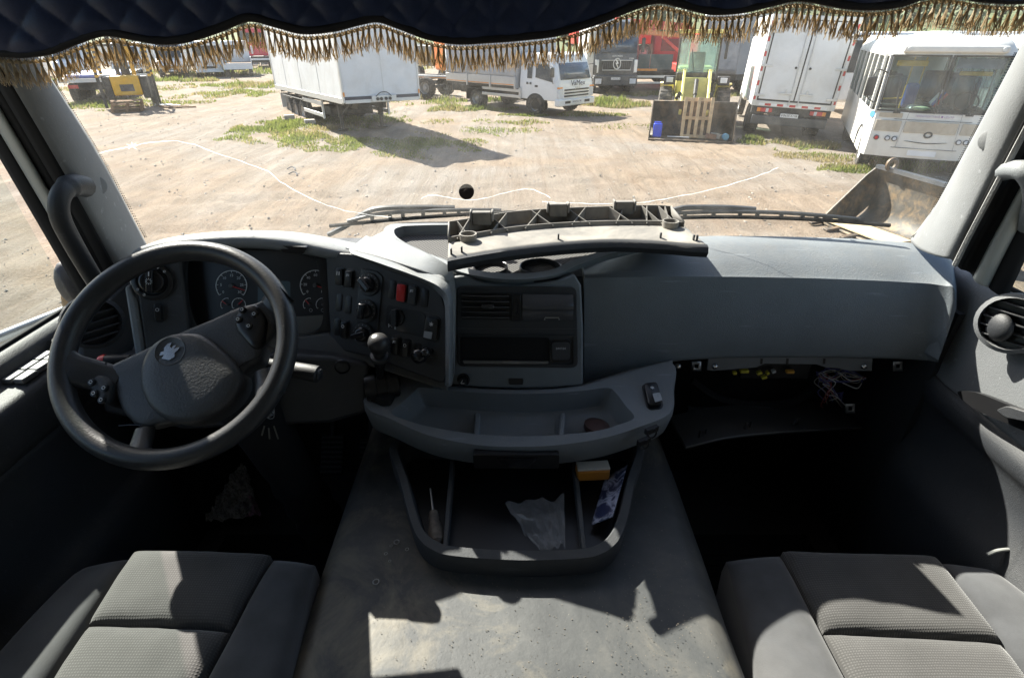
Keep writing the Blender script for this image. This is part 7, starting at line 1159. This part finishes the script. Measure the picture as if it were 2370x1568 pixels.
for i, j in ((0, 0), (len(FR) - 4, len(BK) - 1)): b = B(); b.loops([[mid[j] if i == 0 else mid[-1], BK[j]], [(mid[j] if i == 0 else mid[-1]) + V((0, 0, 0.02)), BK[j] + V((0, 0.006, 0.035))]], False, False, False); obj('end_wall', b, M_DUSTY, tpn, solid=0.003)
n = len(BK) - 1
for k in range(1, 15):
    i = int(k / 15 * n); j = max(0, min(n, i + (2 if k % 2 else -2))); a, c = mid[i], BK[j]; b = B(); b.prism([a, a + V((0, 0, 0.012)), c + V((0, 0.004, 0.034)), c], (0.0025, 0, 0)); obj('rib', b, M_DUSTY, tpn)
for u in (1125, 1292, 1450):
    i = min(range(len(BK)), key=lambda q: abs(BK[q].x - P(u, 500, Z=2.53).x)); c = BK[i] + V((0, 0.002, 0.016)); b = B(); b.bx(c.x - 0.024, c.x + 0.024, c.y - 0.014, c.y + 0.006, c.z, c.z + 0.034); b.bx(c.x - 0.03, c.x - 0.024, c.y - 0.016, c.y + 0.01, c.z + 0.01, c.z + 0.037); b.bx(c.x + 0.024, c.x + 0.03, c.y - 0.016, c.y + 0.01, c.z + 0.01, c.z + 0.037); obj('mounting_clip', b, M_DUSTY, tpn, bev=0.003)
for k in (0.13, 0.88):
    i = int(k * n); c = mid[i] + V((0, -0.008, 0)); b = B(); b.lathe([(0.020, 0), (0.021, 0.022), (0.018, 0.022), (0.016, 0.004)], c, (0, 0, 1), 20); obj('boss', b, M_DUSTY, tpn, smooth=40)
for k in (0.03, 0.1, 0.42, 0.72, 0.92, 0.97):
    i = int(k * n); c = FR[i].lerp(mid[i], 0.25); b = B(); b.box(c + V((0, 0, 0.008)), (0.004, 0.008, 0.018)); obj('locating_pin', b, M_DARK, tpn, bev=0.001)
# ============================================================ suction cup, wipers, mirror arm
c = onws(1080, 443, 0.004); nn_ = V((0, -0.92, 0.39)); sc = thing('suction_cup', 'round black suction cup stuck to the windshield glass', 'suction cup', c); b = B(); b.lathe([(0.0205, 0), (0.0205, 0.0015), (0.014, 0.003), (0.007, 0.004), (0.0065, 0.007), (0.005, 0.0085)], c, nn_, 26); obj('cup', b, mat('cup_rubber', (0.03, 0.024, 0.02), 0.95, spec=0.05), sc, smooth=50)
M_WIP = mat('wiper_grey', (0.025, 0.028, 0.032), 0.45, dirt=(0.2, 0.2, 0.19), damt=0.15)
def wiper(lab, blade, bow, arm):
    w = thing('windshield_wiper', lab, 'wiper', onws(*blade[0], -0.03))
    b = B(); q = cr([onws(u, v, -0.012) for u, v in blade], 6); b.tube(q, 0.0055, 6); obj('rubber_blade', b, M_RUB, w)
    b = B(); q = cr([onws(u, v, -0.022) for u, v in bow], 6); b.tube(q, [0.0055] * len(q), 6); br_ = obj('blade_bow', b, M_WIP, w)
    for k in range(1, 9):
        p = q[int(k / 9 * (len(q) - 1))]; b = B(); b.box(p + V((0, 0, -0.008)), (0.010, 0.006, 0.016)); obj('bow_claw', b, M_WIP, br_)
    b = B(); q = cr([onws(u, v, -0.035) for u, v in arm], 6); b.tube(q, 0.0075, 6); obj('wiper_arm', b, M_WIP, w)
wiper('left windshield wiper resting at the foot of the glass behind the instrument hood', [(760, 526), (850, 517), (950, 508), (1060, 500), (1160, 495), (1210, 494)], [(800, 517), (870, 501), (960, 494), (1060, 491), (1160, 492)], [(752, 552), (790, 533), (840, 500), (880, 490), (960, 488), (1050, 489)])
wiper('right windshield wiper resting at the foot of the glass on the passenger side', [(1500, 510), (1600, 506), (1700, 505), (1850, 509), (1960, 516), (2066, 525)], [(1560, 499), (1680, 495), (1800, 497), (1900, 503), (2000, 513)], [(1480, 545), (1520, 510), (1580, 491), (1620, 488), (1700, 489), (1760, 493)])
ma = thing('mirror_arm', 'silver tubular mirror arm outside the driver window', 'mirror arm', P(80, 750, X=-1.32)); b = B(); b.cyl(P(-60, 805, X=-1.45), P(172, 712, X=-1.30), 0.016, n=16); obj('arm_tube', b, mat('silver_tube', (0.42, 0.44, 0.46), 0.35, 0.8), ma)
b = B(); b.lathe([(0.03, 0), (0.034, 0.03), (0.03, 0.08), (0.02, 0.1)], P(175, 712, X=-1.28), (0.2, 0.3, 1), 18); obj('arm_joint', b, mat('orange_joint', (0.3, 0.17, 0.06), 0.6), ma)
b = B(); b.ball(P(165, 655, X=-1.22), 0.05, 16, (0.6, 0.8, 1.3)); obj('arm_bracket', b, M_DARK, ma, smooth=60)
# ============================================================ curtain with fringe
cur = thing('windshield_curtain', 'quilted navy blue valance curtain with gold tassel fringe across the windshield top', 'curtain', (CX, 1.15, 3.2))
edge_ = [(-260, 60), (-120, 110), (0, 122), (60, 125), (120, 117), (180, 94), (240, 76), (300, 83), (370, 95), (430, 91), (500, 70), (560, 46), (590, 43), (640, 56), (700, 71), (770, 66), (830, 51), (874, 44), (920, 58), (990, 84), (1058, 95), (1130, 92), (1200, 87), (1290, 76), (1380, 50), (1450, 22), (1517, 1), (1570, 9), (1620, 22), (1658, 27), (1720, 22), (1790, 6), (1836, -4), (1880, -1), (1950, 12), (2017, 16), (2080, 9), (2140, -10), (2200, -14), (2280, -2), (2370, 0), (2460, -20), (2560, -60), (2700, -60)]
yc = lambda x: 1.20 - 0.13 * (x - CX) ** 2
def ce_(u, v):
    r = ray(u, v); t = 1.1
    for _ in range(25): t += (yc(r.x * t) - r.y * t) / r.y * 0.8
    return V((0, 0, CAMH)) + r * t
ed = cr([ce_(u, v) for u, v in edge_], 12); s_ = [0.0]
for a, c in zip(ed, ed[1:]): s_.append(s_[-1] + (c - a).length)
rows = []; nr = 60
for k in range(nr + 1):
    r = []
    for e in ed:
        z = e.z + (3.28 - e.z) * (k / nr); x = e.x; d = 0.075; a1 = math.sin((x + (z - 3)) * math.pi / d); a2 = math.sin((x - (z - 3)) * math.pi / d); puff = (abs(a1) * abs(a2)) ** 0.4
        edgef = min(1, (z - e.z) / 0.018); r.append(V((x, yc(x) - 0.009 * puff * edgef - 0.004 - 0.010 * NZ.noise(V((x * 3, z * 2, 4))), z)))
    rows.append(r)
b = B(); b.sheet(rows); m, t, p_ = new('navy_satin'); n_ = tex(t, 500, 2); t.links.new(ramp(t, n_.outputs[0], [(0.3, (0.008, 0.017, 0.058)), (0.7, (0.014, 0.028, 0.090))]), p_.inputs['Base Color']); p_.inputs['Roughness'].default_value = 0.45; p_.inputs['Sheen Weight'].default_value = 0.4; p_.inputs['Sheen Tint'].default_value = (0.1, 0.2, 0.5, 1); bump(t, p_, n_.outputs[0], 0.15, 0.001)
obj('curtain_cloth', b, m, cur, smooth=70, solid=0.006)
b = B(); b.tube([p + V((0, -0.004, 0.001)) for p in ed], 0.0075, 8); obj('hem', b, plain('hem_black', (0.006, 0.006, 0.01), 0.7), cur, smooth=80)
m, t, p_ = new('gold_thread'); n_ = tex(t, 160, 3); t.links.new(ramp(t, n_.outputs[0], [(0.3, (0.28, 0.215, 0.13)), (0.7, (0.62, 0.52, 0.36))]), p_.inputs['Base Color']); p_.inputs['Roughness'].default_value = 0.5
tb = t.nodes.new('ShaderNodeBsdfTranslucent'); tb.inputs[0].default_value = (0.74, 0.62, 0.44, 1); ms = N(t, 'ShaderNodeMixShader', i_0=0.45); om = t.nodes['Material Output']; t.links.new(p_.outputs[0], ms.inputs[1]); t.links.new(tb.outputs[0], ms.inputs[2]); t.links.new(ms.outputs[0], om.inputs[0]); M_GOLD = m
bz = [V((p.x, yc(p.x) - 0.004, p.z - 0.0125)) for p in ed]; b = B()
tot = s_[-1]; step = 0.0052; q = []; i = 0; d = 0.0
def along(L_, d):
    k = 0
    lo, hi = 0, len(s_) - 2
    while lo < hi:
        mid_ = (lo + hi) // 2
        if s_[mid_ + 1] < d: lo = mid_ + 1
        else: hi = mid_
    t_ = (d - s_[lo]) / max(1e-6, s_[lo + 1] - s_[lo]); return L_[lo].lerp(L_[lo + 1], max(0, min(1, t_)))
for ph in (0, math.pi):
    pts = []
    for k in range(int(tot / 0.0022)):
        dd = k * 0.0022; a = dd / 0.0062 * math.pi + ph; pts.append(along(bz, dd) + V((0, 0.0022 * math.cos(a), 0.0026 * math.sin(a))))
    b.tube(pts, 0.0017, 4)
obj('braid', b, M_GOLD, cur, smooth=80)
# tassels: a few shapes, hung one by one
tm = []
for k in range(9):
    b = B(); L_ = 0.040
    for j in range(13):
        a = R.uniform(0, 6.28); rr_ = 0.0095 * math.sqrt(R.random()); ln = L_ * R.uniform(0.72, 1.04); x1, y1 = rr_ * math.cos(a), rr_ * math.sin(a) * 0.7; c1, c2 = R.uniform(-.003, .003), R.uniform(-.004, .004)
        b.tube([V((x1 * 0.1, y1 * 0.1, 0.003)), V((x1 * 0.3 + c1 * 0.3, y1 * 0.3, -ln * 0.3)), V((x1 * 0.8 + c1, y1 * 0.8, -ln * 0.7)), V((x1 * 1.25 + c2, y1, -ln))], [0.0010, 0.0009, 0.0008, 0.0006], 3, caps=False)
    b.tube([V((0, 0, 0.004)), V((0, 0, -0.006))], [0.0022, 0.0026], 6)
    me = b.mesh('tassel', 60, flip=False); me.materials.append(M_GOLD); tm.append(me)
b = B(); nT = 0; dd = 0.012
while dd < tot:
    p = along(bz, dd)
    pu = 1185 + FPX * p.x / (p.y * CP - (p.z - CAMH) * SP)
    if -40 < pu < 2410:
        o = link('tassel', R.choice(tm), cur); o.location = p + V((0, -0.001, -0.003)); o.rotation_euler = (R.uniform(-.08, .08), R.uniform(-.10, .10), R.uniform(0, 6.28)); o.scale = (1, 1, R.uniform(0.9, 1.08)); nT += 1
    e = along(ed, dd); b.tube([p, V((p.x + 0.003, p.y, (p.z + e.z) / 2)), e + V((0.002, -0.003, 0))], 0.0007, 3, caps=False); b.tube([p, V((p.x - 0.003, p.y, (p.z + e.z) / 2)), e + V((-0.002, -0.003, 0))], 0.0007, 3, caps=False)
    dd += 0.0112
o = obj('fringe_loops', b, mat('dark_thread', (0.10, 0.06, 0.035), 0.7), cur); o['kind'] = 'stuff'
